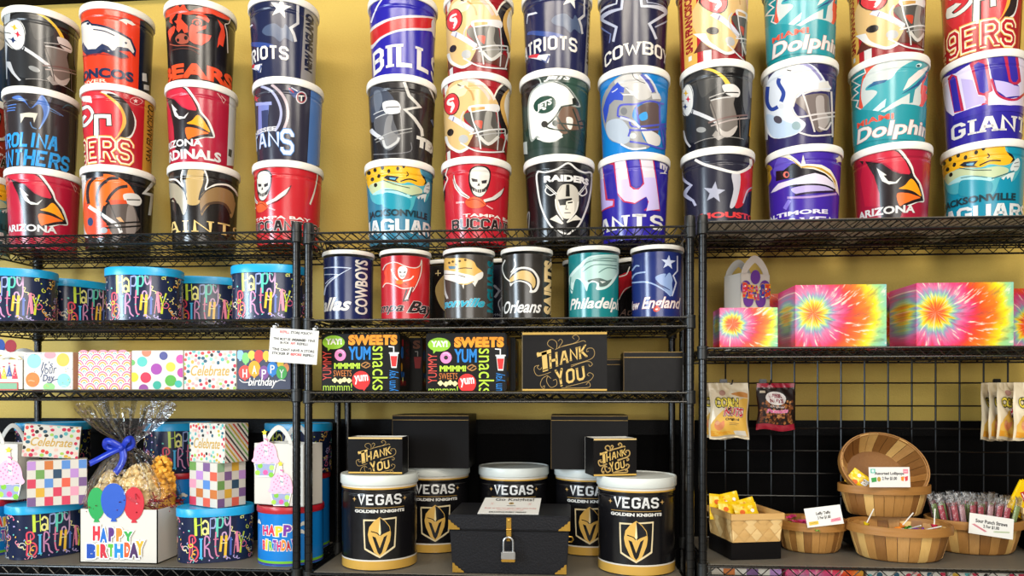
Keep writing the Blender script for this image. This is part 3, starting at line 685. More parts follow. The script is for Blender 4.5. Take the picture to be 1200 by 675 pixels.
def a_raid(A):
    ref(A, A.rk, 605, 180)
    A.st('165,150 230,148 330,120 410,75 480,125 540,150 595,158 590,280 560,420 500,560 440,615 410,635 350,620 270,570 200,430 170,280', 14, '#E3E0DC', True, True)
    A.tx('RAIDERS', 218, 572, 222, 168, '#E9E6E1', bold=.06)
    A.po('310,350 335,280 370,245 440,245 485,290 495,370 480,450 430,510 370,510 330,450', '#B9B3A6', True); A.po('395,245 420,245 424,340 390,340', '#14130f'); A.po('335,370 440,365 460,420 445,500 380,510 345,450', '#D6D0C2', True)
    A.po('330,365 440,352 440,368 395,378 392,408 345,410', '#14130f'); A.po('405,385 445,378 445,390 408,396', '#14130f'); A.st('398,405 390,440 410,440', 5, '#3a362e', False); A.st('380,470 430,468', 6, '#3a362e', False); A.st('310,360 320,440 370,525', 10, '#DAD5CC'); A.st('490,380 470,460 400,545', 10, '#DAD5CC')
    A.po('265,520 320,485 350,520 375,552 360,560', '#D6D0C2'); A.po('400,550 470,485 520,525 450,530', '#D6D0C2'); A.st('360,250 340,300', 4, '#8a857a', False)
    for a in ('235,250 320,325', '550,250 490,325'): A.st(a, 18, '#E3E0DC', False); A.st(a, 5, '#14130f', False)
    A.st('245,260 230,300 270,330 310,310', 9, '#E3E0DC'); A.st('545,260 555,310 520,335 490,310', 9, '#E3E0DC'); A.st('85,600 90,490 105,470 100,600', 8, '#7d7a78')
def a_cow(A):
    ref(A, A.rk, 692, 0)
    A.st('215,-40 205,30 75,105 75,160', 12, '#B9BBC8', False); A.st('255,-30 245,70 85,150 205,215 180,330', 20, '#A9ACBE', False); A.st('395,-30 405,50 600,100 465,190 500,260 520,310', 20, '#B9BBC8', False); A.st('435,-30 450,20 640,100 640,140 510,215', 11, '#9A9DB2', False); A.st('80,210 160,270 150,340', 10, '#5b6690', False)
    A.tx('COWBOYS', 110, 690, 470, 360, '#DAD4CA', blk=.28, serif=.24, arc=.014)
def a_lion(A):
    ref(A, A.rk, 692, 80)
    A.po('90,280 120,180 190,90 290,35 390,35 470,90 530,180 560,250 500,280 370,290 330,380 380,450 420,560 470,620 380,645 250,600 150,560 100,420', '#8E8D8C', True)
    A.po('190,100 290,50 380,60 450,130 480,220 380,250 290,150 230,160', '#B9B6B2', True); A.po('270,150 340,190 385,180 350,215 240,215 240,205 320,205', '#D5D3D0'); A.po('130,430 230,400 300,470 310,570 240,600 140,540', '#A6B0BC', True)
    A.st('400,50 460,110 500,190', 26, '#4C54A4'); A.st('430,50 490,110 530,200', 14, '#D9D9E2'); A.st('385,55 440,115 480,190', 10, '#D9D9E2'); A.po('480,200 545,200 555,245 490,245', '#C9C8C8'); A.st('330,35 350,80 430,120', 6, '#2d2d30')
    A.po('110,400 100,330 125,240 175,150 215,110 240,140 268,155 262,195 230,190 260,215 255,255 190,250 150,290 140,350 120,440', '#2F48B0'); A.st('170,190 190,180 215,160', 7, '#D9DCE8')
    A.po('370,310 530,280 540,480 500,560 430,520 390,440', '#5A4A48', True); A.po('385,370 440,345 450,400 400,415', '#2E8FD0', True); A.po('400,470 540,530 540,610 460,600 430,550', '#CFCCC9', True)
    for p in ('215,380 235,295 360,285 470,260 580,285', '215,380 300,400 330,460 470,455 600,440', '360,300 385,440', '305,490 450,490 600,475', '310,580 440,600 590,630 570,440', '300,540 320,480', '545,280 550,430 580,620'): A.st(p, 15, '#4A50B0')
    A.st('235,390 330,420 390,470', 20, '#B9BBCC'); A.el(335, 535, 26, 24, '#B9BDBE'); A.st('240,600 330,640 440,630', 14, '#D5D3D0'); A.el(265, 340, 26, 30, '#6d6e72')
def a_ny(A):
    ref(A, A.rk, 692, 180)
    A.po('50,60 60,470 100,455 190,420 190,360 135,360 95,90 120,80 180,90 215,330 260,385 350,400 450,335 455,420 420,450 550,455 500,40 385,40 415,230 395,265 360,280 320,255 280,45', '#B32A4A', False)
    A.po('50,60 60,460 100,445 175,410 180,375 120,370 90,70', '#B3A3D6'); A.po('190,50 275,45 310,260 340,285 380,285 425,240 395,45 490,42 545,440 440,455 460,380 440,340 350,390 270,375 215,310', '#C3B6E0', False)
    A.po('190,50 275,45 295,170 290,200 225,210', '#E6DEE8'); A.po('395,45 490,42 510,190 425,190', '#E6DEE8'); A.po('50,60 90,70 105,200 55,200', '#DDD6E6')
    A.po('300,42 382,40 410,230 390,258 355,262 325,245', '#3A2E9E'); A.tx('ny', 548, 610, 150, 80, '#E6DEE8', bold=.05); A.st('550,155 605,160', 7, '#E6DEE8', False)
    A.tx('GIANTS', -130, 572, 612, 485, '#EBE7E6', blk=.3, serif=.27)
def a_nyb(A):                                              # the wide two-letter print, with its left letter
    ref(A, None, 1095, 55, 6.43)
    A.po('40,250 100,220 160,200 270,130 320,90 400,80 430,230 470,350 540,395 640,380 640,300 560,230 520,60 640,55 760,40 760,420 640,460 400,440 230,490 140,520 90,480', '#D9D0E6', False)
    R_, B_ = '#B32A4A', '#35299A'
    A.po('100,240 130,205 170,220 225,480 150,500', R_); A.po('115,250 140,220 160,235 200,480 150,490', B_); A.po('265,130 320,85 395,90 420,230 440,330 410,350 405,440 350,440 390,400 380,370 330,360', R_); A.po('295,140 330,115 375,130 400,250 410,330 370,350 340,340', B_)
    A.po('520,60 625,50 652,260 625,285 590,285 560,260', R_); A.po('548,58 605,52 632,240 615,265 590,265 575,240', B_); A.st('430,240 470,350 540,392 620,395 690,350 690,440', 18, R_); A.po('230,480 400,430 405,480 300,500 700,450 700,520 150,560 150,510', B_)
    A.po('200,240 290,250 330,370 380,375 385,420 240,470', '#B9ABDC'); A.po('450,250 560,270 600,290 640,300 640,370 540,380 470,330', '#BDB0E0')
    A.tx('GIANTS', 125, 830, 640, 510, '#EBE7E6', blk=.3, serif=.27)
def a_texan(A):
    ref(A, A.rk, 790, 170)
    A.po('600,95 625,60 640,110 640,330 580,380 540,480 480,490 520,350 515,230 600,180', '#B8202C', True); A.po('455,230 520,225 518,350 480,480 440,490 470,350', '#B9B6BE', True)
    A.st('165,115 230,150 330,180 450,212 520,215 600,170 605,110', 22, '#DAD6D2'); A.st('50,170 65,260 135,318 85,390 150,440 170,480', 20, '#A9AAC0', False); A.st('630,330 580,360 545,460', 10, '#A9A6B8')
    A.star(318, 375, 88, '#9FA0B0', .42, 5, .1); A.tx('HOUSTON', 205, 700, 575, 528, '#D13A3C', bold=.05)
def a_dol(A):
    ref(A, A.rk, 988, 60, 6.136)
    A.po('150,110 240,85 480,50 620,110 570,250 600,330 560,420 200,430 110,430', '#D8503C', False); A.po('60,140 150,115 165,160 110,215 130,250 85,300 120,350 90,400 130,430 60,440 30,300', '#1E7F86', False)
    A.st('150,112 162,155 65,215 122,245 80,275 110,300 62,350 110,355 95,400 130,420', 8, '#D9D4CC', False)
    A.po('130,300 150,200 220,110 330,70 480,58 560,120 560,300 540,400 400,440 180,440 140,380', '#D6DCD8', True)
    A.po('160,280 200,235 330,205 400,130 480,80 560,60 625,90 615,130 560,230 500,290 380,360 260,440 150,490 70,500 120,430 240,310 220,280', '#3E9BA4', True)
    A.po('415,310 520,260 500,370 475,375 480,300', '#2E8791'); A.po('430,285 470,200 540,140 615,100 600,135 540,200 470,260', '#E4D6D0'); A.po('410,315 520,240 612,115 590,190 540,250', '#2C4E7C'); A.el(545, 102, 22, 14, '#CFE3E2', -.4); A.el(540, 106, 12, 9, '#20404a')
    A.po('170,270 220,220 320,205 300,225 220,250', '#2C5C86'); A.po('200,440 310,340 300,400 240,440', '#BFDAD8'); A.po('560,240 605,260 590,300 605,330 575,380 555,300', '#D8503C'); A.po('60,440 120,420 300,440 420,380 560,400 620,400 620,700 60,700', '#238A94', False)
    A.tx('MIAMI', 100, 365, 510, 468, '#D8503C', bold=.03); A.tx('Dolphins', 98, 660, 632, 495, '#EDE6E0', bold=.03, shear=.15, out=('#B85A4A', .04))
def a_colt(A):
    ref(A, A.rk, 885, 60)
    A.po('50,190 105,150 100,700 40,700', '#B9B9BC'); A.po('15,200 30,195 80,700 50,700', '#1c1c26')
    A.po('90,270 130,190 220,115 330,85 430,100 500,150 560,240 600,300 480,320 380,330 300,430 340,520 400,580 320,660 150,690 80,600 75,420', '#CFD4DC', True)
    A.po('200,140 330,100 430,150 420,250 330,290 230,200', '#E9E8E6', True); A.po('90,500 250,560 380,600 300,660 140,680', '#AFC1D6', True)
    A.st('340,92 430,120 490,180 525,230', 22, '#8A86B2'); A.po('505,250 575,235 592,290 500,300', '#E3E0DC'); A.po('250,145 290,152 280,160 255,155', '#3a3a3a')
    A.st('190,215 185,255 225,330 205,400', 32, '#2B418E'); A.st('100,280 95,400 130,460 180,440', 30, '#2B418E'); A.el(208, 435, 20, 22, '#DADCE2'); A.el(180, 542, 36, 28, '#4a4550', .6); A.el(325, 590, 36, 34, '#8AA0A4')
    A.po('315,400 370,355 560,340 590,450 600,560 520,640 460,600 400,480', '#6E625E', True); A.po('480,370 540,360 550,480 590,540 520,630 490,520', '#A39A96', True)
    for p in ('380,340 480,310 590,315', '300,440 330,350 375,335 430,500', '290,460 340,520 480,500 630,485', '440,550 520,530 630,515', '430,500 470,640', '340,640 450,670 610,660', '600,320 610,680', '500,600 560,620 600,560'): A.st(p, 13, '#C9C2C0')
def a_raven(A):
    ref(A, A.rk, 890, 165)
    A.po('40,230 70,190 100,215 85,250 95,300 60,370 50,300', '#B08A2C', True); A.po('150,130 200,115 260,140 300,210 300,270 220,300 130,290 110,230', '#5A48B0', True)
    A.po('130,240 190,235 260,180 300,180 340,210 420,220 500,245 580,300 610,390 560,350 460,260 380,270 360,295 240,300 130,320', '#19141c', False)
    A.po('150,130 230,105 290,145 330,185 345,110 365,185 430,185 490,190 560,230 610,320 630,440 605,400 580,320 520,260 430,225 330,215 270,165 200,130', '#E6DCC8', False); A.po('180,130 240,135 300,190 335,215 430,212 500,240 570,290 605,370 600,320 560,260 490,215 380,195 330,205 260,145', '#B98E2A', False)
    A.po('370,270 440,255 520,280 580,330 600,385 480,345 380,340 250,350 130,400 90,415 150,340 250,310', '#D9CFDF', False); A.po('260,375 400,350 520,360 595,392 460,410 330,425 270,410', '#B3A3D2', True); A.st('245,360 400,345 520,355 600,392', 14, '#19141c'); A.st('280,430 400,410 600,400', 16, '#2a1a38')
    A.st('220,450 400,445 610,420', 16, '#A886C0'); A.el(212, 268, 24, 26, '#D86A5C'); A.el(217, 268, 13, 16, '#2c1a2a'); A.st('240,470 200,540', 30, '#7A68C8', False)
    A.tx('BALTIMORE', 60, 540, 585, 550, '#D9D2E4', bold=.04); A.tx('RAVENS', 120, 640, 660, 598, '#D9D2E4', blk=.3, serif=.2); A.star(630, 148, 32, '#C9B9A0', .6)
# ---- placing the stacks (lid edges read off the photo, level 0 = lowest)
def N(key, xl, xr, lvl, top, base, art, label, rk=None, dphi=0, mode=0, Y=None):
    def go(A): A.rk = rk; A.mode = mode; art(A)
    return nfl(key, xl, xr, lvl, top, base, go, label, dphi, Y)
# authored prints first, their repeats afterwards
N('card', 192, 281.5, 1, LTOP, '#A81C36', a_card, 'crimson tin with red bird head and pale side panel, below the orange bear tin', None, 0, 1)
N('steel', 794.5, 885, 1, RTOP, '#141314', a_steel, 'black tin with black helmet and yellow stripe, above the tin with a lone star')
N('h49', 516.7, 600, 1, CTOP, '#9C1A24', a_49h, 'red tin with gold helmet, directly above the red skull tin of the middle unit')
N('nin', 94, 184, 1, LTOP, '#AE1E28', a_niner, 'red tin with ornate gold edged lettering, between orange horse tin and tiger helmet tin')
N('jag', 1101, 1203, 0, RTOP, '#1387A2', a_jag, 'teal tin with yellow spotted cat head, lowest at the right end of the top shelf')
N('buc', 516.5, 600, 0, CTOP, '#B81E2C', a_bucs, 'red tin with centred white skull and crossed swords, under a gold helmet tin')
N('pat', 290, 376, 2, LTOP, '#1B2140', a_pats, 'navy tin with white star and grey side strip, topmost beside the wall gap on left')
N('ny', 699, 786.6, 0, CTOP, '#2B2190', a_ny, 'violet tin with pale two letter emblem, below the silver helmet tin on blue')
N('dol', 990, 1092, 1, RTOP, '#1E858E', a_dol, 'aqua tin with a leaping dolphin on a sunburst, whole design in view')
N(0, 2.5, 95.5, 2, LTOP, '#151312', a_steel, 'black tin with black helmet, topmost of the stack at far left', 'steel', .26)
N(0, 3, 95, 1, LTOP, '#2E2829', a_panther, 'charcoal tin with blue cat whiskers and bright blue lettering')
N(0, 9, 94, 0, LTOP, '#B01C36', a_card, 'crimson tin with red bird head, lowest of the stack at far left', 'card', .35)
N(0, 93, 183.5, 2, LTOP, '#DC3A1E', a_bronco, 'orange tin with white horse head and navy side panel')
N(0, 94, 184, 0, LTOP, '#191617', a_bengal, 'black tin with orange tiger striped helmet')
N(0, 191, 280, 2, LTOP, '#161214', a_bear, 'black tin with orange snarling bear face')
N(0, 195.6, 283.3, 0, LTOP, '#1D1815', a_saint, 'black tin with large gold lily emblem, at the foot of its stack')
N(0, 295, 381.5, 1, LTOP, '#2B2836', a_titan, 'dark navy tin with light blue side panel and comet emblem')
N(0, 295, 380.7, 0, LTOP, '#BC2029', a_bucs, 'red tin with off-centre skull and flagpole, above the left shelf posts', 'buc', -.92)
N(0, 430, 514.5, 2, CTOP, '#251F94', a_bills, 'royal blue tin with red band and white slab letters')
N(0, 430, 512, 1, CTOP, '#242122', a_texh, 'charcoal tin with dark helmet and white zigzag, under the royal blue tin')
N(0, 427, 510, 0, CTOP, '#2C7490', a_jag, 'blue teal tin with yellow cat head, first on the middle top shelf', 'jag', .1)
N(0, 519, 603, 2, CTOP, '#8F1820', a_49h, 'red tin with gold helmet, topmost of the second stack on the middle unit', 'h49', .02)
N(0, 610, 695, 2, CTOP, '#1C1F44', a_pats, 'navy tin with white team lettering, directly above the white helmet tin', 'pat', .53)
N(0, 608, 692, 1, CTOP, '#2A3A34', a_jets, 'dark green tin with white helmet')
N(0, 612, 698, 0, CTOP, '#131112', a_raid, 'black tin with silver shield and eye patch emblem')
N(0, 700, 785, 2, CTOP, '#1C1C38', a_cow, 'navy tin with outlined star and silver slab letters')
N(0, 699.3, 786, 1, CTOP, '#1477BE', a_lion, 'bright blue tin with silver helmet')
N(0, 792, 878, 2, RTOP, '#8F1820', a_49h, 'red and gold tin with gold helmet, topmost above the black helmet tin', 'h49', .95)
N(0, 795, 886, 0, RTOP, '#232230', a_texan, 'dark navy tin with bull horn emblem and lone star')
N(0, 892, 983, 2, RTOP, '#137F86', a_dol, 'aqua tin with dolphin lettering, topmost above the white helmet tin', 'dol', .1)
N(0, 889, 984, 1, RTOP, '#2A2355', a_colt, 'indigo tin with white horseshoe helmet')
N(0, 894.5, 989, 0, RTOP, '#3F2496', a_raven, 'purple tin with black bird head in profile')
N(0, 991, 1088, 2, RTOP, '#8A1A22', a_49h, 'red and gold tin with gold helmet, topmost above the leaping dolphin', 'h49', .55)
N(0, 994, 1094.5, 0, RTOP, '#9E1A34', a_card, 'crimson tin with red bird head, lowest under the leaping dolphin', 'card', .65)
N(0, 1100, 1200, 2, RTOP, '#A81C26', a_niner, 'red tin with ornate gold edged lettering, topmost at the right end', 'nin', .55)
N(0, 1101, 1203, 1, RTOP, '#2B2190', a_nyb, 'violet tin with large pale letters n and y, above the right end cat tin')
# stack cut off by the left edge of the photo
N(0, -70, 8, 2, LTOP, '#12406E', None or (lambda A: (A.fr(0, 10), A.po('-60,150 20,130 30,300 -50,330', '#C9C2B8', True))), 'blue tin cut off at the left edge, topmost of its stack', Y=2.56)
N(0, -68, 7, 1, LTOP, '#97201F', a_bucs, 'red tin cut off at the left edge, middle of its stack', 'buc', .35, Y=2.56)
N(0, -66, 10, 0, LTOP, '#2C5E68', a_jag, 'teal tin cut off at the left edge, lowest of its stack', 'jag', .3, Y=2.56)
# ------------------------------------------------------------------ small tins on the second middle shelf
SZ = CZ[1]+.003
def s_cow(A):
    A.fr(370, 290, 7.5)
    for w_, p in ((10, '70,185 310,182 90,345 75,420'), (7, '75,240 200,238 85,320')): A.st(p, w_, '#B9C3DA', False)
    A.tx('Dallas', -60, 315, 560, 440, '#EDEAE6', bold=.03, shear=.4); A.tx('COWBOYS', 345, 455, 590, 110, '#D9D5CC', bold=.03, rot=PI/2)
def s_buc(A):
    A.fr(370, 290, 7.5)
    A.po('640,140 720,140 800,175 870,185 915,165 900,260 860,345 760,360 680,330 620,320 590,335 610,260 600,220 620,180', '#D9432A', True)
    A.st('590,200 620,150 700,130 790,165 870,180 915,160 930,110 925,220 890,320 850,390', 7, '#D9CFC6'); A.st('590,350 620,315 690,330 770,362 860,350', 7, '#D9CFC6')
    A.po('722,200 740,170 775,165 805,190 795,235 775,270 750,275 728,250', WHT, True); A.po('733,210 755,215 752,225 736,222', '#333'); A.po('772,215 792,208 790,222 774,226', '#333'); A.st('740,245 760,256 785,245', 6, '#333')
    A.st('665,190 690,250 725,290', 14, '#E6DFD8'); A.st('860,250 830,280 765,295', 12, '#E6DFD8'); A.el(735, 305, 34, 20, '#E8742E'); A.st('780,320 800,325', 8, '#4a1c16', False)
    A.st('845,350 820,410 790,470', 24, '#E6DFD8', False); A.st('800,370 770,470 820,460', 14, '#201414', False); A.st('850,350 815,450', 10, '#201414', False)
    A.tx('Tampa', 480, 775, 590, 490, '#2A1A1A', bold=.02, shear=.4, out=('#D9CFC9', .05)); A.tx('Bay', 800, 1010, 610, 475, '#2A1A1A', bold=.03, shear=.4, out=('#D9CFC9', .05))
def s_jag(A):
    A.fr(500, 290, 7.5)
    A.po('150,110 220,95 330,95 410,120 440,170 490,215 490,260 430,290 330,330 200,280 150,260', '#D2A85A', True); A.po('150,200 330,230 420,250 470,240 430,330 410,295 330,320 200,290 155,270', '#DCD6CC', True); A.po('420,250 490,215 490,265 440,290', WHT, True)
    A.po('190,165 260,165 250,190 200,190', '#5d7f93'); A.st('270,190 330,180 400,185', 8, '#3a2c1c'); A.st('160,235 260,240 340,260', 7, '#6a5a48'); A.st('150,270 160,380 185,450', 18, '#B9B7B4'); A.po('310,330 330,325 325,365', '#DCD6CC'); A.po('400,310 440,295 425,345', WHT)
    for x, y in ((230, 125), (290, 120), (340, 110), (200, 135), (260, 150)): A.el(x, y, 11, 10, '#5a431f')
    A.tx('Jacksonville', -60, 510, 550, 450, '#2E9FB8', bold=.035, shear=.4, out=('#D5E2E4', .03)); A.tx('JAGUARS', 530, 590, 590, 120, '#11707C', bold=.06, rot=PI/2)
def s_saint(A):
    A.fr(500, 290, 7.5)
    A.po('735,250 780,190 850,170 930,190 985,260 990,330 960,390 905,395 910,360 880,320 820,300 770,310 735,340', '#E6E2DA', True); A.po('735,262 790,205 850,188 920,205 965,265 968,330 945,372 925,372 915,330 870,300 810,290 735,315', '#241f1a', True); A.po('735,270 800,218 850,202 910,218 950,270 955,325 935,358 915,315 865,288 800,280 735,305', '#C2A468', True)
    A.st('690,110 665,180 690,260 735,300', 10, '#D9D5CC'); A.st('770,100 780,160 740,220', 10, '#D9D5CC')
    A.tx('New Orleans', 460, 1010, 580, 470, '#EDEAE6', bold=.02, shear=.4); A.tx('SAINTS', 1030, 1105, 590, 115, '#E6C48A', bold=.06, rot=PI/2)
def s_eag(A):
    A.fr(655, 285, 7.1)
    A.po('85,290 110,240 180,170 270,105 500,105 510,200 480,280 430,350 370,385 310,385 315,340 290,325 250,340 230,400 200,330 140,300 110,420 90,360', '#BFD6D2', True); A.po('100,290 190,190 280,115 490,112 490,220 440,310 380,365 330,368 330,330 280,300 240,320 200,300 150,290 115,330', '#A3C2BC', True)
    for p in ('190,210 260,150 480,150', '195,240 300,180 480,190', '330,245 400,205 480,215', '280,140 400,125 480,135'): A.st(p, 9, '#5c7d78')
    A.po('240,310 290,295 340,290 400,310 440,300 400,350 340,362 330,330 280,310 250,325', '#4f605c', True); A.po('340,315 390,320 360,335', '#D9DEDA'); A.st('100,280 95,370 120,400', 9, '#4b8a86')
    A.tx('Philadelphia', 95, 560, 570, 450, '#F0ECE6', bold=.025, shear=.35)
def s_pat(A):
    A.fr(655, 285, 7.1)
    A.star(910, 160, 62, '#B9C0D6', .4, 5, .1); A.st('985,105 985,230 950,270 975,330 940,440', 11, '#B9BED2', False)
    A.po('800,290 840,260 890,255 880,285 920,245 945,300 940,340 945,400 930,430 850,350', '#7D93BC', True); A.st('605,330 740,325 860,380 930,440', 12, '#8FA3C8'); A.st('610,230 640,190 670,190', 12, '#8FA3C8'); A.st('605,300 640,255 720,240', 12, '#8FA3C8'); A.po('800,330 850,345 920,385 925,395 830,350', '#24305e')
    A.tx('New', 590, 672, 555, 480, '#F0E6E0', bold=.02, shear=.35, out=('#C04838', .03)); A.tx('England', 690, 1010, 570, 445, '#F0E6E0', bold=.02, shear=.35, out=('#C04838', .03))
def small(xl, xr, Y, base, art, label, dz=0):
    tin((xl+xr)/2, Y, SZ, base, art, label, 'small popcorn tins on the middle shelf', r0=.078, r1=.0805, H=.203, lidr=.0845, lidh=.013, ringd=0)
small(378, 439, 2.365, '#1B2450', s_cow, 'small navy tin with star outline, first in the front row of small tins')
small(443.5, 507, 2.365, '#B32029', s_buc, 'small red tin with white skull flag')
small(518, 581, 2.365, '#423D38', s_jag, 'small grey tin with spotted cat head and teal script')
small(585.5, 649, 2.365, '#2E2A26', s_saint, 'small black tin with gold crescent and white script')
small(663, 728, 2.365, '#17777A', s_eag, 'small green teal tin with silver eagle head')
small(737, 803, 2.365, '#1D2A66', s_pat, 'small navy tin with star and white script, next to the right post')
small(497, 554, 2.56, '#1c1916', lambda A: (A.fr(370, 290, 7.5), A.po('1050,380 1100,270 1180,240 1180,560 1100,520', '#C2A468', True), A.st('1075,200 1075,250', 8, '#D9C08A', False), A.st('1050,230 1100,225', 8, '#D9C08A', False)), 'small black tin with gold helmet, mostly hidden behind the red flag tin')
small(563, 618, 2.56, '#1a1b26', lambda A: (A.fr(500, 290, 7.5), A.st('590,330 640,380 600,440', 20, '#8b8d98', False), A.st('660,440 630,490 650,560', 8, '#b9bac2'), A.tx('1994', 585, 650, 605, 580, '#8b8d98')), 'small dark tin with silver lines, peeking between grey and black front tins')
small(659, 716, 2.57, '#191718', None, 'small black tin behind the green eagle tin')
small(718, 776, 2.57, '#171415', lambda A: (A.fr(655, 285, 7.1), A.po('500,270 570,240 600,230 640,330 560,390 500,460', '#B8202A', False), A.st('500,280 560,260 590,195', 10, '#d9d5d0'), A.st('500,470 545,390 600,360', 6, '#d9d5d0'), A.tx('Atla', 505, 660, 600, 545, '#7a6258', shear=.4)), 'small black and red tin behind green eagle tin and navy star tin')
# ------------------------------------------------------------------ dark blue birthday tins (oval, with lids)
OA, OB, OH = .117, .082, .172
BLUELID = mat('bright_blue_lid', '#1C9FD4', .3, scale=30)
class Oval:                                               # walks round an oval by arc length, s = 0 at the front (-Y)
    def __init__(T, a, b, H, n=64):
        T.H = H; e = 2.4; P = []
        for i in range(n):
            t = 2*PI*i/n-PI/2; c, s = math.cos(t), math.sin(t)
            P.append((a*math.copysign(abs(c)**(2/e), c), b*math.copysign(abs(s)**(2/e), s)))
        T.P = P; T.S = [0]
        for i in range(n): T.S.append(T.S[-1]+math.dist(P[i], P[(i+1) % n]))
        T.L = T.S[-1]; T.n = n
        T.N = []
        for i in range(n):
            dx, dy = P[(i+1) % n][0]-P[i-1][0], P[(i+1) % n][1]-P[i-1][1]; T.N.append(Vector((dy, -dx, 0)).normalized())
    def surf(T, s, t, off):
        s = s % T.L; i = 0
        lo, hi = 0, T.n
        while hi-lo > 1:
            m = (lo+hi)//2
            if T.S[m] <= s: lo = m
            else: hi = m
        i = lo; w = (s-T.S[i])/(T.S[i+1]-T.S[i]); j = (i+1) % T.n
        n = (T.N[i]*(1-w)+T.N[j]*w).normalized()
        return (T.P[i][0]*(1-w)+T.P[j][0]*w+n.x*off, T.P[i][1]*(1-w)+T.P[j][1]*w+n.y*off, t), n
    def cuts(T, a, b):
        o = []; k = math.floor(a/T.L)
        while k*T.L < b:
            o += [k*T.L+q for q in T.S[:-1] if a+1e-6 < k*T.L+q < b-1e-6]; k += 1
        return o
    def wall(T, mb, m):
        n = T.n; vs = [(p[0], p[1], z) for z in (0, T.H) for p in T.P]; ns = [q for _ in (0, 1) for q in T.N]
        mb.add(vs, [(i, (i+1) % n, n+(i+1) % n, n+i) for i in range(n)], m, ns)
        mb.add([(p[0], p[1], 0) for p in T.P], [tuple(range(n))[::-1]], m, [(0, 0, -1)]*n)
def loft(mb, rings, m):
    n = len(rings[0]); vs = [p for r in rings for p in r]; fs = []
    for j in range(len(rings)-1): fs += [(j*n+i, j*n+(i+1) % n, (j+1)*n+(i+1) % n, (j+1)*n+i) for i in range(n)]
    fs.append(tuple((len(rings)-1)*n+i for i in range(n))); mb.add(vs, fs, m)
def squiggle(A, rnd, x, y, k, col):
    a0 = rnd.uniform(0, 6.3); t = rnd.randint(0, 2); pts = []
    if t == 0: pts = [(x+math.cos(a0+q*.9)*k*(1-q/10), y+math.sin(a0+q*.9)*k*(1-q/10)) for q in range(8)]
    elif t == 1: pts = [(x+(q-3)*k*.45*math.cos(a0)-math.sin(q*1.6)*k*.4*math.sin(a0), y+(q-3)*k*.45*math.sin(a0)+math.sin(q*1.6)*k*.4*math.cos(a0)) for q in range(7)]
    else: pts = [(x+(q-4)*k*.25*math.cos(a0)+math.cos(q*1.5)*k*.4, y+(q-4)*k*.25*math.sin(a0)+math.sin(q*1.5)*k*.4) for q in range(9)]
    A.st(pts, .0024, col, True, uv=True); A.layer -= 1
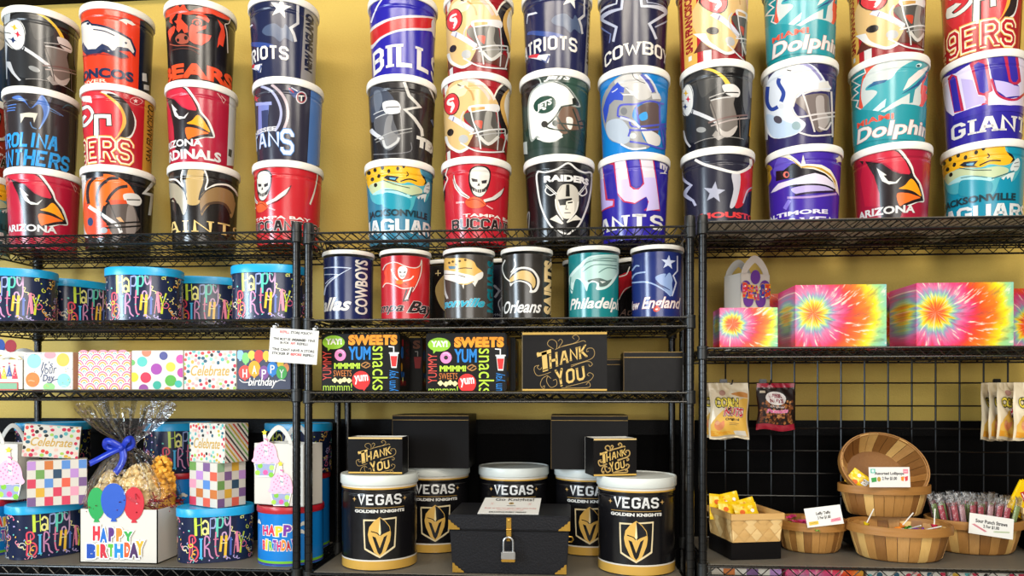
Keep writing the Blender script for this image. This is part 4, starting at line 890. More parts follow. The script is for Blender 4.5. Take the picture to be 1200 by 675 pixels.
def bday_art(A, T):
    rnd = random.Random(5); C = ['#E8DE9A', '#E58FA0', '#6FC8C0', '#B9A8DC', '#F0B24A', '#7FA8E0', '#D8E04A', '#E8E4DA', '#E0688A']
    half = T.L/2
    def letters(s0):
        H = T.H
        L = lambda pts, w, c: A.st([(s0+a*.098, H*b) for a, b in pts], w*.72, c, False, uv=True)
        # top word, thin tall mixed letters
        L([(-.62, .9), (-.60, .52)], .012, '#C6DC4A'); L([(-.44, .9), (-.42, .52)], .004, '#C6DC4A'); L([(-.6, .71), (-.43, .73)], .004, '#C6DC4A')
        for q, c in ((-.31, '#E6E08C'),):
            A.st([(s0+(q+.08*math.cos(a))*.1, H*(.60+.06*math.sin(a))) for a in (i*.7 for i in range(9))], .006, c, False, True, uv=True); L([(q+.09, .76), (q+.1, .54)], .006, c); A.st([(s0+(q-.08)*.1, H*.74), (s0+q*.1, H*.80), (s0+(q+.08)*.1, H*.76)], .006, c, uv=True)
        for q, c, w in ((-.15, '#9CA8D8', .004), (.06, '#5FC9B4', .011)):
            L([(q, .84), (q-.01, .48)], w, c); A.st([(s0+(q+.02)*.1, H*.83), (s0+(q+.14)*.1, H*.84), (s0+(q+.17)*.1, H*.75), (s0+(q+.12)*.1, H*.66), (s0+(q+.02)*.1, H*.66)], .005, c, uv=True)
        A.st([(s0+a*.1, H*b) for a, b in ((.30, .92), (.29, .76), (.36, .69), (.44, .78), (.45, .92), (.45, .7), (.44, .5), (.34, .40), (.22, .44), (.22, .54), (.30, .56), (.34, .5))], .0045, '#C9A0C4', uv=True)
        # lower word
        A.st([(s0+a*.1, H*b) for a, b in ((-.8, .08), (-.78, .3), (-.8, .5), (-.66, .52), (-.6, .42), (-.74, .34), (-.58, .3), (-.52, .18), (-.62, .07), (-.8, .08))], .005, '#DD4A5E', uv=True); L([(-.72, .1), (-.71, .48)], .004, '#E06A78')
        L([(-.44, .46), (-.44, .1)], .009, '#4FB4E6'); L([(-.5, .46), (-.38, .46)], .005, '#4FB4E6'); L([(-.5, .1), (-.38, .1)], .006, '#4FB4E6')
        A.st([(s0+a*.1, H*b) for a, b in ((-.32, .12), (-.31, .48), (-.2, .48), (-.18, .38), (-.3, .3), (-.2, .26), (-.16, .14), (-.06, .08))], .0045, '#C98AB4', uv=True)
        A.st([(s0+a*.1, H*b) for a, b in ((.02, .58), (0, .3), (.04, .14), (.12, .12))], .0045, '#D87A9A', uv=True); L([(-.06, .44), (.1, .44)], .004, '#D87A9A')
        L([(.2, .5), (.15, .2)], .010, '#F0BE3A'); L([(.34, .5), (.30, .08)], .011, '#F0BE3A'); L([(.17, .36), (.36, .36)], .004, '#E8DE9A')
        L([(.48, .46), (.47, .12)], .009, '#4A62B4'); L([(.66, .56), (.72, .16)], .012, '#EE8AA4'); L([(.66, .56), (.58, .14)], .003, '#EE8AA4'); L([(.6, .3), (.7, .3)], .003, '#EE8AA4')
        L([(.74, .5), (.82, .32), (.93, .54)], .008, '#C8D43A'); L([(.82, .32), (.79, .14)], .009, '#C8D43A')
    for s0 in (0, half): letters(s0)
    for i in range(300):
        s = rnd.uniform(0, T.L); t = rnd.uniform(.008, T.H-.008)
        d = min((s % half), half-(s % half))
        if d < .078 and .09*T.H < t < .9*T.H and rnd.random() < .9: continue
        c = rnd.choice(C)
        if rnd.random() < .5: squiggle(A, rnd, s, t, rnd.uniform(.007, .013), c)
        else: A.el(s, t, rnd.uniform(.002, .0045), rnd.uniform(.0018, .003), c, rnd.uniform(0, 3), 7 if rnd.random() < .5 else 4, uv=True); A.layer -= 1
OV = None
def oval_tin(px, Y, zb, yaw, label, group):
    global OV
    p = at(px, HZ, Y); rz = math.atan2(-p.x, p.y)+yaw
    if OV is None:
        T = Oval(OA, OB, OH); t = thing('oval_birthday_tin', '', 'tin', (p.x, p.y, zb), rz)
        mb = MB(); T.wall(mb, ink('#1A2340')); A = Art(mb, T.surf, None, T.cuts, lim=(.002, OH-.002)); bday_art(A, T); mb.build('body', t)
        U = Oval(OA+.0045, OB+.0045, .03); l = MB(); R = lambda k, z: [(x*k, y*k, z) for x, y in U.P]
        loft(l, [R(.965, 0), R(1, .0005), R(1, .024), R(.985, .027), R(.955, .027), R(.94, .0245), R(.3, .0245)], BLUELID)
        o = l.build('lid', t); o.location = (0, 0, OH-.0235); OV = t
    else: t = copy_tree(OV); t.location = (p.x, p.y, zb); t.rotation_euler = (0, 0, rz)
    return tag(t, label, 'tin', group)
g = 'oval dark blue birthday tins'
LS2, LS3, LS4 = LZ[1]+.003, LZ[2]+.003, LZ[3]+.004
oval_tin(20, 2.345, LS2, -.34, 'dark blue oval birthday tin, cut by the left edge of the second shelf', g)
oval_tin(92, 2.60, LS2, .55, 'dark blue oval birthday tin turned sideways, second from left on the second shelf', g)
oval_tin(170, 2.36, LS2, -.34, 'dark blue oval birthday tin in the middle of its row on the second shelf', g)
oval_tin(244, 2.565, LS2, -.15, 'dark blue oval birthday tin, fourth from left on the second shelf', g)
oval_tin(316, 2.345, LS2, -.34, 'dark blue oval birthday tin partly behind the left unit posts on the second shelf', g)
oval_tin(55, 2.385, LS4, .28, 'dark blue oval birthday tin under a chequered box, left of the cellophane gift', g)
oval_tin(253, 2.37, LS4, -.02, 'dark blue oval birthday tin under a chequered box, right of the cellophane gift', g)
# ------------------------------------------------------------------ bright blue round tins with red lids
m_redlid = mat('red_tin_lid', '#B01C28', .32, scale=30)
def blue_art(A):
    H = A.lim[1]; A.band(-.4, .4, .002, .008, '#3b3a8c'); A.band(-.4, .4, .008, .016, '#6FB52E')
    for w_, y, c in (('HAPPY', .62, ['#C81E6A', '#E03A4A', '#F0C63A', '#7A3AA0', '#D0245A']), ('BIRTHDAY!', .36, ['#E03A4A', '#F0C63A', '#6FB52E', '#7A3AA0', '#C81E6A', '#E8862A', '#B01C28', '#7A2AA0', '#C8243A'])):
        n = len(w_); wd = .13; 
        for i, ch in enumerate(w_):
            x = -wd/2+wd*(i+.5)/n
            h = .030 if ch != 'P' else .032
            A.tx(ch, x-wd/n*.5, x+wd/n*.48 if ch not in '!I' else x+wd/n*.1, H*y-h/2, H*y+h/2+.004*(i % 2), c[i], bold=.05, uv=True, rot=.06*(-1)**i, out=('#F4F0E8', .16))
    for x, y in ((.075, .72), (.068, .58), (-.09, .74)):
        for dx, dy, r in ((-.008, 0, .006), (0, .004, .008), (.009, 0, .006)): A.el(x+dx, H*y+dy, r, r*.8, '#EDE9DA', uv=True)
def round_tin(px, Y, zb, r, H, yaw, label):
    T = Tin(px, Y, zb, r, r, H); T.rz += yaw
    t = thing('round_birthday_tin', label, 'tin', (T.x, T.y, zb), T.rz, 'bright blue birthday tins with red lids')
    mb = MB(); T.wall(mb, ink('#1277C4')); A = Art(mb, T.surf, T.conv, T.cuts, lim=(.002, H-.002)); blue_art(A); mb.build('body', t)
    l = lid_mesh(r+.0035, .02, m_redlid).build('lid', t); l.location = (0, 0, H-.016)
    return t
round_tin(341, 2.365, LS4, .104, .182, -.35, 'short blue birthday tin with red lid under the cupcake bag behind the posts')
round_tin(-22, 2.375, LS4, .104, .182, .75, 'short blue birthday tin with red lid at the lower left edge')
TALL = .262
for px, Yt, lab, lab2, yw in ((63, 2.578, 'tall blue tin at the back, behind the left chequered box', 'dark blue oval birthday tin on a tall tin, behind the left confetti box', .0),
                      (211, 2.58, 'tall blue tin at the back, right of the cellophane gift', 'dark blue oval birthday tin on a tall tin, right behind the cellophane gift', .3),
                      (350, 2.588, 'tall blue tin at the back right corner of the left unit', 'dark blue oval birthday tin on a tall tin, behind the cupcake bag and posts', -.5)):
    round_tin(px, Yt, LS4, .109, TALL, -.6, lab); oval_tin(px, Yt, LS4+TALL+.0045, yw, lab2, g)
# ------------------------------------------------------------------ gift boxes on the third left shelf
m_white = mat('white_card', '#D0CABF', .5, scale=60); m_kraft = mat('kraft_card', '#B98F5E', .6, scale=60, var=.1); m_navyc = mat('navy_card', '#23253F', .45, scale=60)
HB = at(120, 412.5, 2.262).z-LS3
def b_day(A):
    A.fr(0, 380, 6)
    A.el(240, 258, 50, 52, '#8CCFC4'); A.el(352, 215, 42, 28, '#F09098'); A.el(443, 250, 45, 47, '#F4B444'); A.el(230, 390, 49, 52, '#EE7A2E'); A.el(345, 440, 42, 28, '#8CC878'); A.el(450, 395, 48, 50, '#88CFBE')
    for x, y, s, r in ((290, 265, "I", 0), ): pass
    A.tx("It's", 288, 375, 310, 262, '#4A5070', shear=.3, bold=.0, rot=.08); A.tx('your', 280, 400, 368, 308, '#4A5070', shear=.3, rot=.08); A.tx('Day', 300, 385, 415, 352, '#4A5070', shear=.2, bold=.02, rot=.05); A.st('330,405 350,412 380,392 410,386', 6, '#4A5070')
    rnd = random.Random(2)
    for i in range(26):
        x, y = rnd.uniform(175, 510), rnd.uniform(205, 455)
        if 280 < x < 400 and 255 < y < 410: continue
        A.el(x, y, 5, 3, rnd.choice(['#D05A6A', '#5A80A0', '#E0A040', '#8a8a8a']), rnd.uniform(0, 3), 5)
    A.st('200,400 220,395 245,402', 5, '#F5B58A'); A.st('430,435 450,432 470,436', 5, '#C9E8DE')
def b_rain(A):
    k = .0415; rows = 7
    for r in range(rows, -1, -1):
        for c in range(-1, 8):
            x = c*k+(k/2 if r % 2 else 0); t = r*.0190+.004
            for q_, (rad, col) in enumerate(((.0226, '#EDE6E0'), (.0205, '#BE4478'), (.0180, '#E8909C'), (.0158, '#F2E4D8'), (.0142, '#E27A48'), (.0118, '#F0C04A'), (.0092, '#F4EEE4'), (.0062, '#3F9480'), (.0034, '#F4EEE4'))):
                A.layer = (rows-r)*9+q_
                A.po([(x+rad*math.cos(a)*.98, t+rad*1.15*math.sin(a)-.006) for a in (PI*q/8 for q in range(9))]+[(x-rad*.45, t-.016), (x+rad*.45, t-.016)], col, uv=True)
def b_dots(A):
    A.fr(0, 380, 6)
    for x, y, r, c in ((1030, 195, 34, '#EE7A5A'), (1150, 222, 30, '#4A4A86'), (1000, 263, 36, '#56B8AC'), (1100, 315, 40, '#9A3A9A'), (1200, 300, 34, '#F2D23A'), (940, 372, 34, '#F2DE1E'), (1025, 375, 38, '#D81E3E'), (1105, 428, 30, '#2E9E86'), (1010, 455, 34, '#8A3A86'), (1200, 396, 40, '#4EA02E'), (930, 270, 20, '#6AB05A'), (1270, 245, 32, '#C04A9A'), (1280, 340, 34, '#B03A90'), (1255, 420, 26, '#38A89A'), (1180, 470, 30, '#e08030')): A.el(x, y, r, r, c)
def confetti(A, seed, n, r, keep=None):
    rnd = random.Random(seed); C = ['#D0443E', '#E59A9A', '#5BA8A8', '#9CBF52', '#C9A43A', '#C02A4A', '#211F20', '#2A5A70', '#E8B8A8', '#7FC0B4']
    P = []
    for i in range(n*6):
        if len(P) >= n: break
        x, y = rnd.uniform(0, A.W), rnd.uniform(0, A.H)
        if keep and keep(x/A.W, y/A.H): continue
        if any((x-a)**2+(y-b)**2 < (2.0*r)**2 for a, b in P): continue
        P.append((x, y)); A.el(x, y, r*rnd.uniform(.8, 1.1), r*rnd.uniform(.8, 1.1), rnd.choice(C), 0, 10, uv=True); A.layer -= 1
def b_cel(A, n=120, r=.0058):
    confetti(A, 4, n, r, lambda u, v: .28 < v-.10*0 < .66 and .1 < u < .9)
    A.tx('Celebrate', A.W*.13, A.W*.87, A.H*.35, A.H*.62, '#C29A44', bold=.012, shear=.3, uv=True)
def b_hb(A):
    A.fr(180, 370, 5.714)
    for x, y, rx, ry, c in ((580, 262, 24, 34, '#8CB8E4'), (617, 284, 26, 38, '#7CC070'), (657, 262, 24, 30, '#F0C04A'), (706, 268, 32, 40, '#E2403A'), (755, 268, 24, 34, '#E8B83A'), (850, 322, 22, 30, '#F0C83A'), (888, 348, 20, 30, '#F09050'), (800, 250, 30, 30, '#4A9AD8'), (860, 262, 26, 32, '#D84A6A'),
                            (612, 380, 42, 48, '#E2463E'), (676, 355, 40, 54, '#F2A020'), (740, 380, 34, 46, '#7A4A8A'), (797, 355, 36, 48, '#2E7EC8'), (858, 380, 36, 46, '#4EA84E')): A.el(x, y, rx, ry, c); A.po([(x-5, y+ry-2), (x+5, y+ry-2), (x+7, y+ry+7), (x-7, y+ry+7)], c)
    for ch, x, y in (('H', 612, 390), ('A', 676, 366), ('P', 740, 392), ('P', 797, 362), ('Y', 858, 392)): A.tx(ch, x-15, x+15, y+24, y-32, '#F2EEE8', bold=.01)
    A.tx('birthday', 635, 825, 485, 415, '#F2EEE8', bold=.012, shear=.25); A.st('575,425 600,445 640,445', 5, '#F2EEE8'); A.st('820,445 850,430 885,435', 5, '#F2EEE8')
g3 = 'gift boxes on the third left shelf'
def gb(x0, x1, m, art, label, D=.12, Y=2.262, H=None, **k): return carton('gift_box', label, 'box', (x0, Y), (x1, Y), LS3, H or HB, D, m, art, group=g3, **k)
gb(28, 85.3, m_white, b_day, 'white gift box with pastel balloons and blue lettering', right=lambda A: A.band(0, .2, 0, .2, '#C49A78'))
o, M_, W_ = gb(92, 153, mat('pale_pink_card', '#E8B8BC', .5), b_rain, 'pink gift box covered in rainbow scallops')
gb(154.3, 214.6, m_white, b_dots, 'white gift box with large bright polka dots', H=HB+.004)
gb(215.6, 277, m_white, b_cel, 'white confetti gift box with gold lettering, on the third shelf beside polka dots', H=HB+.003)
gb(277.8, 340.5, m_navyc, b_hb, 'navy gift box with lettered balloons, just left of the posts', H=HB+.004)
# scalloped top edge of the rainbow box
mb = MB()
for c in range(5): mb.prism([(-W_/2+.0165+c*.0335+.0165*math.cos(a), HB-.002+.009*math.sin(a)) for a in (PI*q/8 for q in range(9))], -.06, -.0585, card('#E08A9A'))
e = mb.build('scalloped_edge', o)
# ------------------------------------------------------------------ handle bags
def arch(mb, w, z0, h, y, t, m, band=.014, w1=None):
    w1 = w1 or w*.62; n = 14; out = []; inn = []
    for i in range(n+1):
        a = PI*i/n; k = math.sin(a); ww = w+(w1-w)*min(1, k*1.0)
        out.append((-math.cos(a)*ww/2*1.0, z0+h*math.sin(a)**.8)); inn.append((-math.cos(a)*(ww/2-band), z0+(h-band*1.1)*math.sin(a)**.8))
    vs = []; fs = []
    for yy in (y, y+t):
        vs += [Vector((x, yy, z)) for x, z in out]+[Vector((x, yy, z)) for x, z in inn]
    N = n+1
    for i in range(n):
        fs += [(i, i+1, N+i+1, N+i), (2*N+i, 3*N+i, 3*N+i+1, 2*N+i+1), (i, 2*N+i, 2*N+i+1, i+1), (N+i, N+i+1, 3*N+i+1, 3*N+i)]
    mb.add(vs, fs, m)
def bag(label, L, R, zb, H, D, hh, m, art=None, group=None, wa=None, band=.014):
    a = at(L[0], HZ, L[1]); b = at(R[0], HZ, R[1]); w = math.hypot(b.x-a.x, b.y-a.y); rz = math.atan2(b.y-a.y, b.x-a.x)
    c = (a+b)/2+Vector((-math.sin(rz), math.cos(rz), 0))*D/2
    t = thing('handle_bag', label, 'gift bag', (c.x, c.y, zb), rz, group)
    M = Matrix.Translation((c.x, c.y, zb)) @ Matrix.Rotation(rz, 4, 'Z')
    mb = MB(); W, d, q = w/2, D/2, .0018
    mb.box((-W, -d, 0), (W, d, q), m); mb.box((-W, -d, 0), (W, -d+q, H), m); mb.box((-W, d-q, 0), (W, d, H), m); mb.box((-W, -d, 0), (-W+q, d, H), m); mb.box((W-q, -d, 0), (W, d, H), m)
    mb.build('bag_body', t, 0)
    for y in (-d, d-q):
        h = MB(); arch(h, wa or w*.96, H-.002, hh, y, q, m, band); h.build('handle', t)
    return t, M, w
def cutout(t, M, w, D, name, label, fn, y=-.0):
    mb = MB(); F_ = Face(M, (-w/2, -D/2-.002, 0), (1, 0, 0), (0, -1, 0)); A = Art(mb, F_.surf, F_.conv, None, card); A.W = w; fn(A); o = mb.build(name, t, 0)
    md = o.modifiers.new('thickness', 'SOLIDIFY'); md.thickness = .0006; md.offset = -1
    if label: o['label'] = label
    return o
# peace bag, right unit
RS1 = RZ[1]+.003
t, M, w = bag('white peace bag with purple flower behind the small rainbow box', (868, 2.425), (902, 2.475), RS1, at(880, 321, 2.45).z-RS1, .085, .062, m_white, band=.022)
def flower(A):
    A.fr(830, 320, 7.34)
    for x, y, rx, ry in ((405, 35, 42, 62), (322, 125, 44, 62), (485, 122, 44, 60), (345, 230, 44, 62), (450, 235, 44, 62)): A.el(x, y, rx, ry, '#6A3A94')
cutout(t, M, w, .085, 'flower_cutout', 'purple foam flower', flower)
def peace(A):
    A.fr(830, 320, 7.34); A.layer = 30
    for i, ch in enumerate('PEACE'):
        x = 296+i*48; y0 = 225+(0 if i == 0 else 12*((i*7) % 3))-20
        A.tx(ch, x, x+44, y0, y0-120+8*(i % 2), ['#D8323A', '#E8622A', '#C02A6A', '#3A3AA0', '#E0522A'][i], bold=.14, out=('#E8B030', .1))
    rnd = random.Random(3)
    for i in range(60): x = rnd.uniform(300, 530); A.el(x, rnd.uniform(110, 215), 8, 8, rnd.choice(['#F0C03A', '#E03A2A', '#5A2A8A', '#EFE6DA', '#2A6AB0', '#E07ab0']), n=7); A.layer -= 1
cutout(t, M, w, .085, 'letter_cutout', 'multicoloured peace lettering', peace)
def cupcake(A, x, y, k, s=1):
    E = lambda a, b, r1, r2, c: A.el(x+a*k, y+b*k, r1*k, r2*k, c)
    A.po([(x-78*k, y+15*k), (x+72*k, y+15*k), (x+52*k, y+105*k), (x-56*k, y+105*k)], '#EDE9E2'); A.po([(x-70*k, y+18*k), (x+64*k, y+18*k), (x+46*k, y+98*k), (x-50*k, y+98*k)], '#98A0C0')
    for a, b, c in ((-35, 32, '#7FBF3A'), (42, 45, '#B4DC6A'), (-52, 78, '#A4D44A'), (0, 76, '#E85A9A'), (38, 92, '#7FBF3A')): E(a, b, 17, 17, c)
    A.po([(x+a*k, y+b*k) for a, b in ((-92, 0), (-80, -25), (-72, -80), (-35, -122), (10, -130), (50, -112), (72, -70), (80, -25), (92, 0), (75, 18), (45, 8), (20, 22), (-10, 8), (-40, 22), (-70, 12))], '#F2B8CC', True)
    for i in range(26): a = (i*.618 % 1)*130-65; b = -4-112*((i+.5)/26); E(a*.95*(1-.35*((i+.5)/26)**2), b, 4.5, 4.5, '#E07AA4')
    A.st([(x+8*k, y-40*k), (x-4*k, y-175*k)], 20*k, '#F0ECE6', False)
    for q in range(3): A.st([(x-8*k, y-(70+q*40)*k), (x+14*k, y-(60+q*40)*k)], 12*k, ['#9aa0a8', '#E07AA4', '#E07AA4'][q], False)
    A.star(x-5*k, y-190*k, 20*k, '#F4DC3A', .5)
def cup_bag(label, L, R, zb, ref_px, H, D, hh):
    t, M, w = bag(label, L, R, zb, H, D, hh, m_white, group='white cupcake bags', wa=.11)
    for (x, y, k) in ref_px: cutout(t, M, w, D, 'cupcake_cutout', 'pink cupcake with candle', lambda A: (A.fr(290, 480, 5.4), cupcake(A, x, y, k)))
    return t
ZT = LS4+.182+.0055
cup_bag('white cupcake bag half hidden by the left unit posts', (298, 2.33), (356, 2.275), ZT, ((115, 325, .95), (215, 515, .9)), at(325, 520, 2.30).z-ZT, .098, .062)
cup_bag('white cupcake bag cut off by the left edge of the photo', (-42, 2.36), (21, 2.34), ZT, ((-1505, 455, 1.05),), at(0, 520, 2.35).z-ZT, .09, .068)
# party hat bag and balloon bag, third left shelf
t, M, w = bag('cream party hat bag at the left end of the third shelf', (-36, 2.262), (27, 2.262), LS3, .098, .10, .035, mat('cream_card', '#EFE3D2', .5))
def hats(A):
    A.fr(0, 395, 9); A.po('-120,475 190,475 190,560 -120,560', '#C0504A'); A.po('-115,485 180,485 180,548 -115,548', '#7FAE8A'); A.tx('BIRTHDAY', -105, 150, 545, 490, '#1d2a2a', bold=.03)
    for x, c, y in ((155, '#D8344A', 305), (97, '#4A5A9A', 285), (40, '#E8D03A', 320), (-10, '#D82A6A', 330), (-60, '#4A5A9A', 300)): A.po([(x-30, 440 if c != '#4A5A9A' else 415), (x+30, 440 if c != '#4A5A9A' else 415), (x, y)], c); A.el(x, y-8, 10, 9, '#B83A5A'); A.el(x-6, 400, 5, 5, '#F0E6DA'); A.el(x+7, 380, 5, 5, '#F0E6DA')
cutout(t, M, w, .10, 'party_hat_print', None, hats)
t, M, w = bag('white bag with red and blue balloons, behind the party hat bag', (-25, 2.50), (40, 2.50), LS3, .108, .085, .050, m_white, wa=.16)
cutout(t, M, w, .085, 'balloon_cutout', 'red and blue balloons', lambda A: (A.fr(0, 395, 9), A.el(5, 90, 50, 70, '#1C4A9E'), A.el(115, 95, 62, 68, '#B01828')))
# ------------------------------------------------------------------ boxes on the bottom left shelf
def checks(cols, n, rows):
    def f(A):
        rnd = random.Random(cols); C = ['#E0604A', '#2F4A62', '#D8A83A', '#7A5A8A', '#E89AB0', '#6E9A52', '#8AB08A', '#5A8ACA', '#B88AC8', '#D0405A', '#c8743a']
        for i in range(n):
            for j in range(rows):
                if (i+j) % 2 == 0: A.band(A.W*i/n, A.W*(i+1)/n, A.H*j/rows, A.H*(j+1)/rows, C[rnd.randrange(len(C))]); A.layer -= 1
    return f
def stripes(A):
    for i in range(-4, 14): A.po([(i*.018, 0), (i*.018+.008, 0), (i*.018+.008-A.H*.9, A.H), (i*.018-A.H*.9, A.H)], ['#C04A42', '#3a3a3a', '#6E9A52', '#C9A43A'][i % 4], uv=True)
OT = LS4+OH+.004
g4 = 'small gift boxes stacked on the oval tins'
H1 = at(66, 540, 2.30).z-OT
carton('gift_box', 'chequered gift box on the left oval tin, under the leaning confetti box', 'box', (31.5, 2.27), (102, 2.365), OT, H1, .075, m_white, checks(3, 7, 5), group=g4)
carton('gift_box', 'open confetti gift box leaning over on the left chequered box', 'box', (25, 2.285), (91.5, 2.37), OT+H1+.007, .108, .06, m_white, lambda A: b_cel(A, 60, .006), group=g4, opened=True, tilt=.09, right=stripes, inside=mat('grey_card', '#B9B4AC', .6))
H2 = at(254, 543.5, 2.29).z-OT
carton('gift_box', 'chequered gift box on the right oval tin, turned to show two sides', 'box', (222, 2.37), (254.5, 2.295), OT, H2, .108, m_white, checks(5, 4, 5), right=checks(8, 4, 5), group=g4)
carton('gift_box', 'confetti gift box with diagonal striped side, on the right chequered box', 'box', (222, 2.36), (263.5, 2.295), OT+H2+.001, at(263.5, 497, 2.295).z-OT-H2, .098, m_white, lambda A: b_cel(A, 70, .0055), right=stripes, group=g4)
# ------------------------------------------------------------------ third middle shelf
m_black = mat('black_card', '#110F0F', .38, scale=60, spec=.13); m_candy = mat('charcoal_card', '#151413', .38, scale=60, spec=.18); GOLD = '#CDAA5E'
CS3 = CZ[2]+.003; CS4 = CZ[3]+.004
def candy(A, x0=376, y0=385, k=9.0):
    A.fr(x0, y0, k)
    A.el(135, 145, 118, 72, '#8CBE2E'); A.po('70,190 110,205 75,240', '#8CBE2E'); A.tx('YAY!', 50, 222, 170, 105, '#EFEDE2', bold=.05)
    A.tx('SWEETS', 290, 808, 175, 65, '#F0941E', bold=.07); A.tx('YUM', 290, 525, 332, 190, '#1678C4', bold=.04)
    A.el(205, 280, 60, 62, '#E884B8'); A.el(205, 280, 22, 22, '#2A2420'); A.st('175,240 215,232 245,262', 6, '#F2C8DE')
    A.tx('YUMMY', 20, 112, 545, 240, '#CC4438', bold=.0, rot=PI/2); A.tx('MMMM!', 140, 415, 425, 362, '#B6D83A', bold=.05); A.st([(475+38*math.cos(a)+8*math.cos(3*a), 385+30*math.sin(a)) for a in (i*.5 for i in range(13))], 12, '#A8743A'); A.st('450,405 500,365', 10, '#A8743A', False)
    A.tx('SWEETS', 135, 325, 505, 440, '#C8742E', bold=.0)
    for x, y in ((148, 545), (205, 555), (250, 540), (298, 550)):
        for a in range(4): A.el(x+15*math.cos(a*1.6), y+14*math.sin(a*1.6), 15, 14, '#EDE0A0', n=8)
    A.el(425, 545, 95, 98, '#DE2A28'); A.po('440,630 480,625 455,662', '#DE2A28'); A.tx('yum', 355, 500, 585, 490, '#F0E6E0', bold=.03, rot=.08)
    A.tx('mmmm!', 25, 330, 655, 575, '#A8C83A', bold=.0); A.tx('snacks', 545, 705, 650, 185, '#B6D83A', bold=.0, rot=-PI/2)
    A.po('728,265 815,265 800,415 745,415', '#D8DAD6'); A.po('735,290 808,290 795,400 750,400', '#DE2A28'); A.st('720,258 825,258', 14, '#E6E2DC', False); A.st('715,190 770,195 770,255', 12, '#E6E2DC', False)
    A.tx('yum yay', 725, 820, 660, 440, '#1678C4', bold=.0, rot=PI/2)
def candyside(A):
    A.el(A.W*.25, A.H*.68, .018, .020, '#1C5AA0', uv=True); A.el(A.W*.3, A.H*.85, .012, .012, '#9A1E22', uv=True); A.el(A.W*.2, A.H*.42, .010, .014, '#B8801E', uv=True)
    A.tx('YUM', A.W*.1, A.W*.45, A.H*.24, A.H*.34, '#1C5AA0', bold=.05, uv=True); A.tx('mmm', A.W*.1, A.W*.6, A.H*.1, A.H*.18, '#9A1E22', uv=True); A.tx('YAY', A.W*.55, A.W*.9, A.H*.55, A.H*.9, '#6a1a1c', rot=PI/2, uv=True); A.star(A.W*.3, A.H*.2, .012, '#D8C87A', uv=True)
def rear_cup(A): A.tx('S', A.W*.8, A.W*.95, A.H*.72, A.H*.9, '#C8742E', bold=.08, uv=True)
g5 = 'candy boxes on the third middle shelf'
HC = at(420, 391, 2.26).z-CS3
carton('candy_box', 'charcoal candy lettering box next to the left posts of the middle unit', 'box', (376.5, 2.262), (468, 2.262), CS3, HC, .15, m_candy, candy, right=candyside, group=g5, bev=.004)
carton('candy_box', 'charcoal candy lettering box beside the gold lettered black box', 'box', (499, 2.262), (593.5, 2.262), CS3, HC, .15, m_candy, lambda A: candy(A, 499.5, 387.5, 9.0*.985), right=candyside, group=g5, bev=.004)
def rearc(A): A.fr(470, 385, 7.94); A.po('120,265 190,265 180,370 130,370', '#7A1618'); A.st('130,215 155,215 155,260', 8, '#8a8682', False); A.tx('S', 110, 180, 190, 110, '#6a3a20', bold=.05)
carton('candy_box', 'charcoal candy box behind the left lettering box, its red cup showing', 'box', (402, 2.46), (494.5, 2.46), CS3, HC, .15, m_candy, lambda A: (A.fr(470, 385, 7.94), rearc(A)), right=candyside, group=g5, bev=.004)
carton('candy_box', 'charcoal candy box behind the right lettering box', 'box', (516, 2.46), (604, 2.46), CS3, HC, .15, m_candy, None, right=candyside, group=g5, bev=.004)
def thankyou(A, q):
    G_ = GOLD
    T_ = lambda s, x0, x1, yb, yt, r, b=.04, **k: A.tx(s, *q(x0, yb), *q(x1, yt), G_) if False else None
    P = lambda p: [q(*v) for v in parse(p)]
    def word(chars, serif=.16):
        for ch, x0, y0, x1, y1, x2, y2, w_ in chars:            # letter box: bottom-left, bottom-right, top-left in print px
            V, Fc = block_mesh(ch, w_, serif)
            mx = max(v[0] for v in V); mn = min(v[0] for v in V); my = max(v[1] for v in V); ny = min(v[1] for v in V)
            out = []
            for a, b in V:
                u = (a-mn)/(mx-mn); v = (b-ny)/(my-ny); out.append(A.P(*q(x0+(x1-x0)*u+(x2-x0)*v, y0+(y1-y0)*u+(y2-y0)*v)))
            A.raw(out, Fc, G_)
    word([('T', 212, 452, 345, 410, 198, 262, .3), ('H', 318, 408, 400, 382, 310, 272, .28), ('A', 415, 372, 500, 348, 412, 248, .26), ('N', 510, 345, 590, 322, 505, 215, .26), ('K', 600, 318, 680, 292, 590, 200, .26)])
    word([('Y', 395, 585, 470, 565, 365, 420, .32), ('O', 478, 555, 560, 530, 470, 420, .28), ('U', 580, 530, 660, 505, 565, 405, .28)])
    for p in ('355,220 300,180 310,140 350,130 385,160 385,215', '400,210 440,150 420,125 400,145', '370,225 450,190 560,160 600,120 570,85 535,105 555,125', '440,195 560,165 640,140 660,155', '245,395 225,415 200,395 215,375 175,390 175,440 215,475 330,440', '250,580 270,570 260,600 230,560 250,500 300,470', '330,500 300,480 290,530 330,585 385,560 380,510 350,520', '690,240 670,245 680,215 730,215 745,270 700,320 520,375', '520,390 640,345 700,340 725,365 700,385 690,365', '470,580 600,550 700,520 735,470 700,445 675,465 695,475', '430,592 660,588 705,570 690,535 665,560'): A.st(P(p), 4.5, '#A98A50')
    for p in ('195,255 215,250 215,290 195,280',): A.po(P(p), G_)
def ty_big(A):
    A.band(0, A.W, A.H-.008, A.H, '#C8A04A'); A.band(0, A.W, 0, .006, '#C8A04A'); A.band(0, .0022, 0, A.H, '#8a7a5a')
    A.fr(605, 382, 8.13); thankyou(A, lambda x, y: (x, y))
carton('thank_you_box', 'black box with gold thank you lettering, on the third middle shelf', 'box', (611.5, 2.262), (711.5, 2.262), CS3, at(660, 389, 2.262).z-CS3, .13, m_black, ty_big)
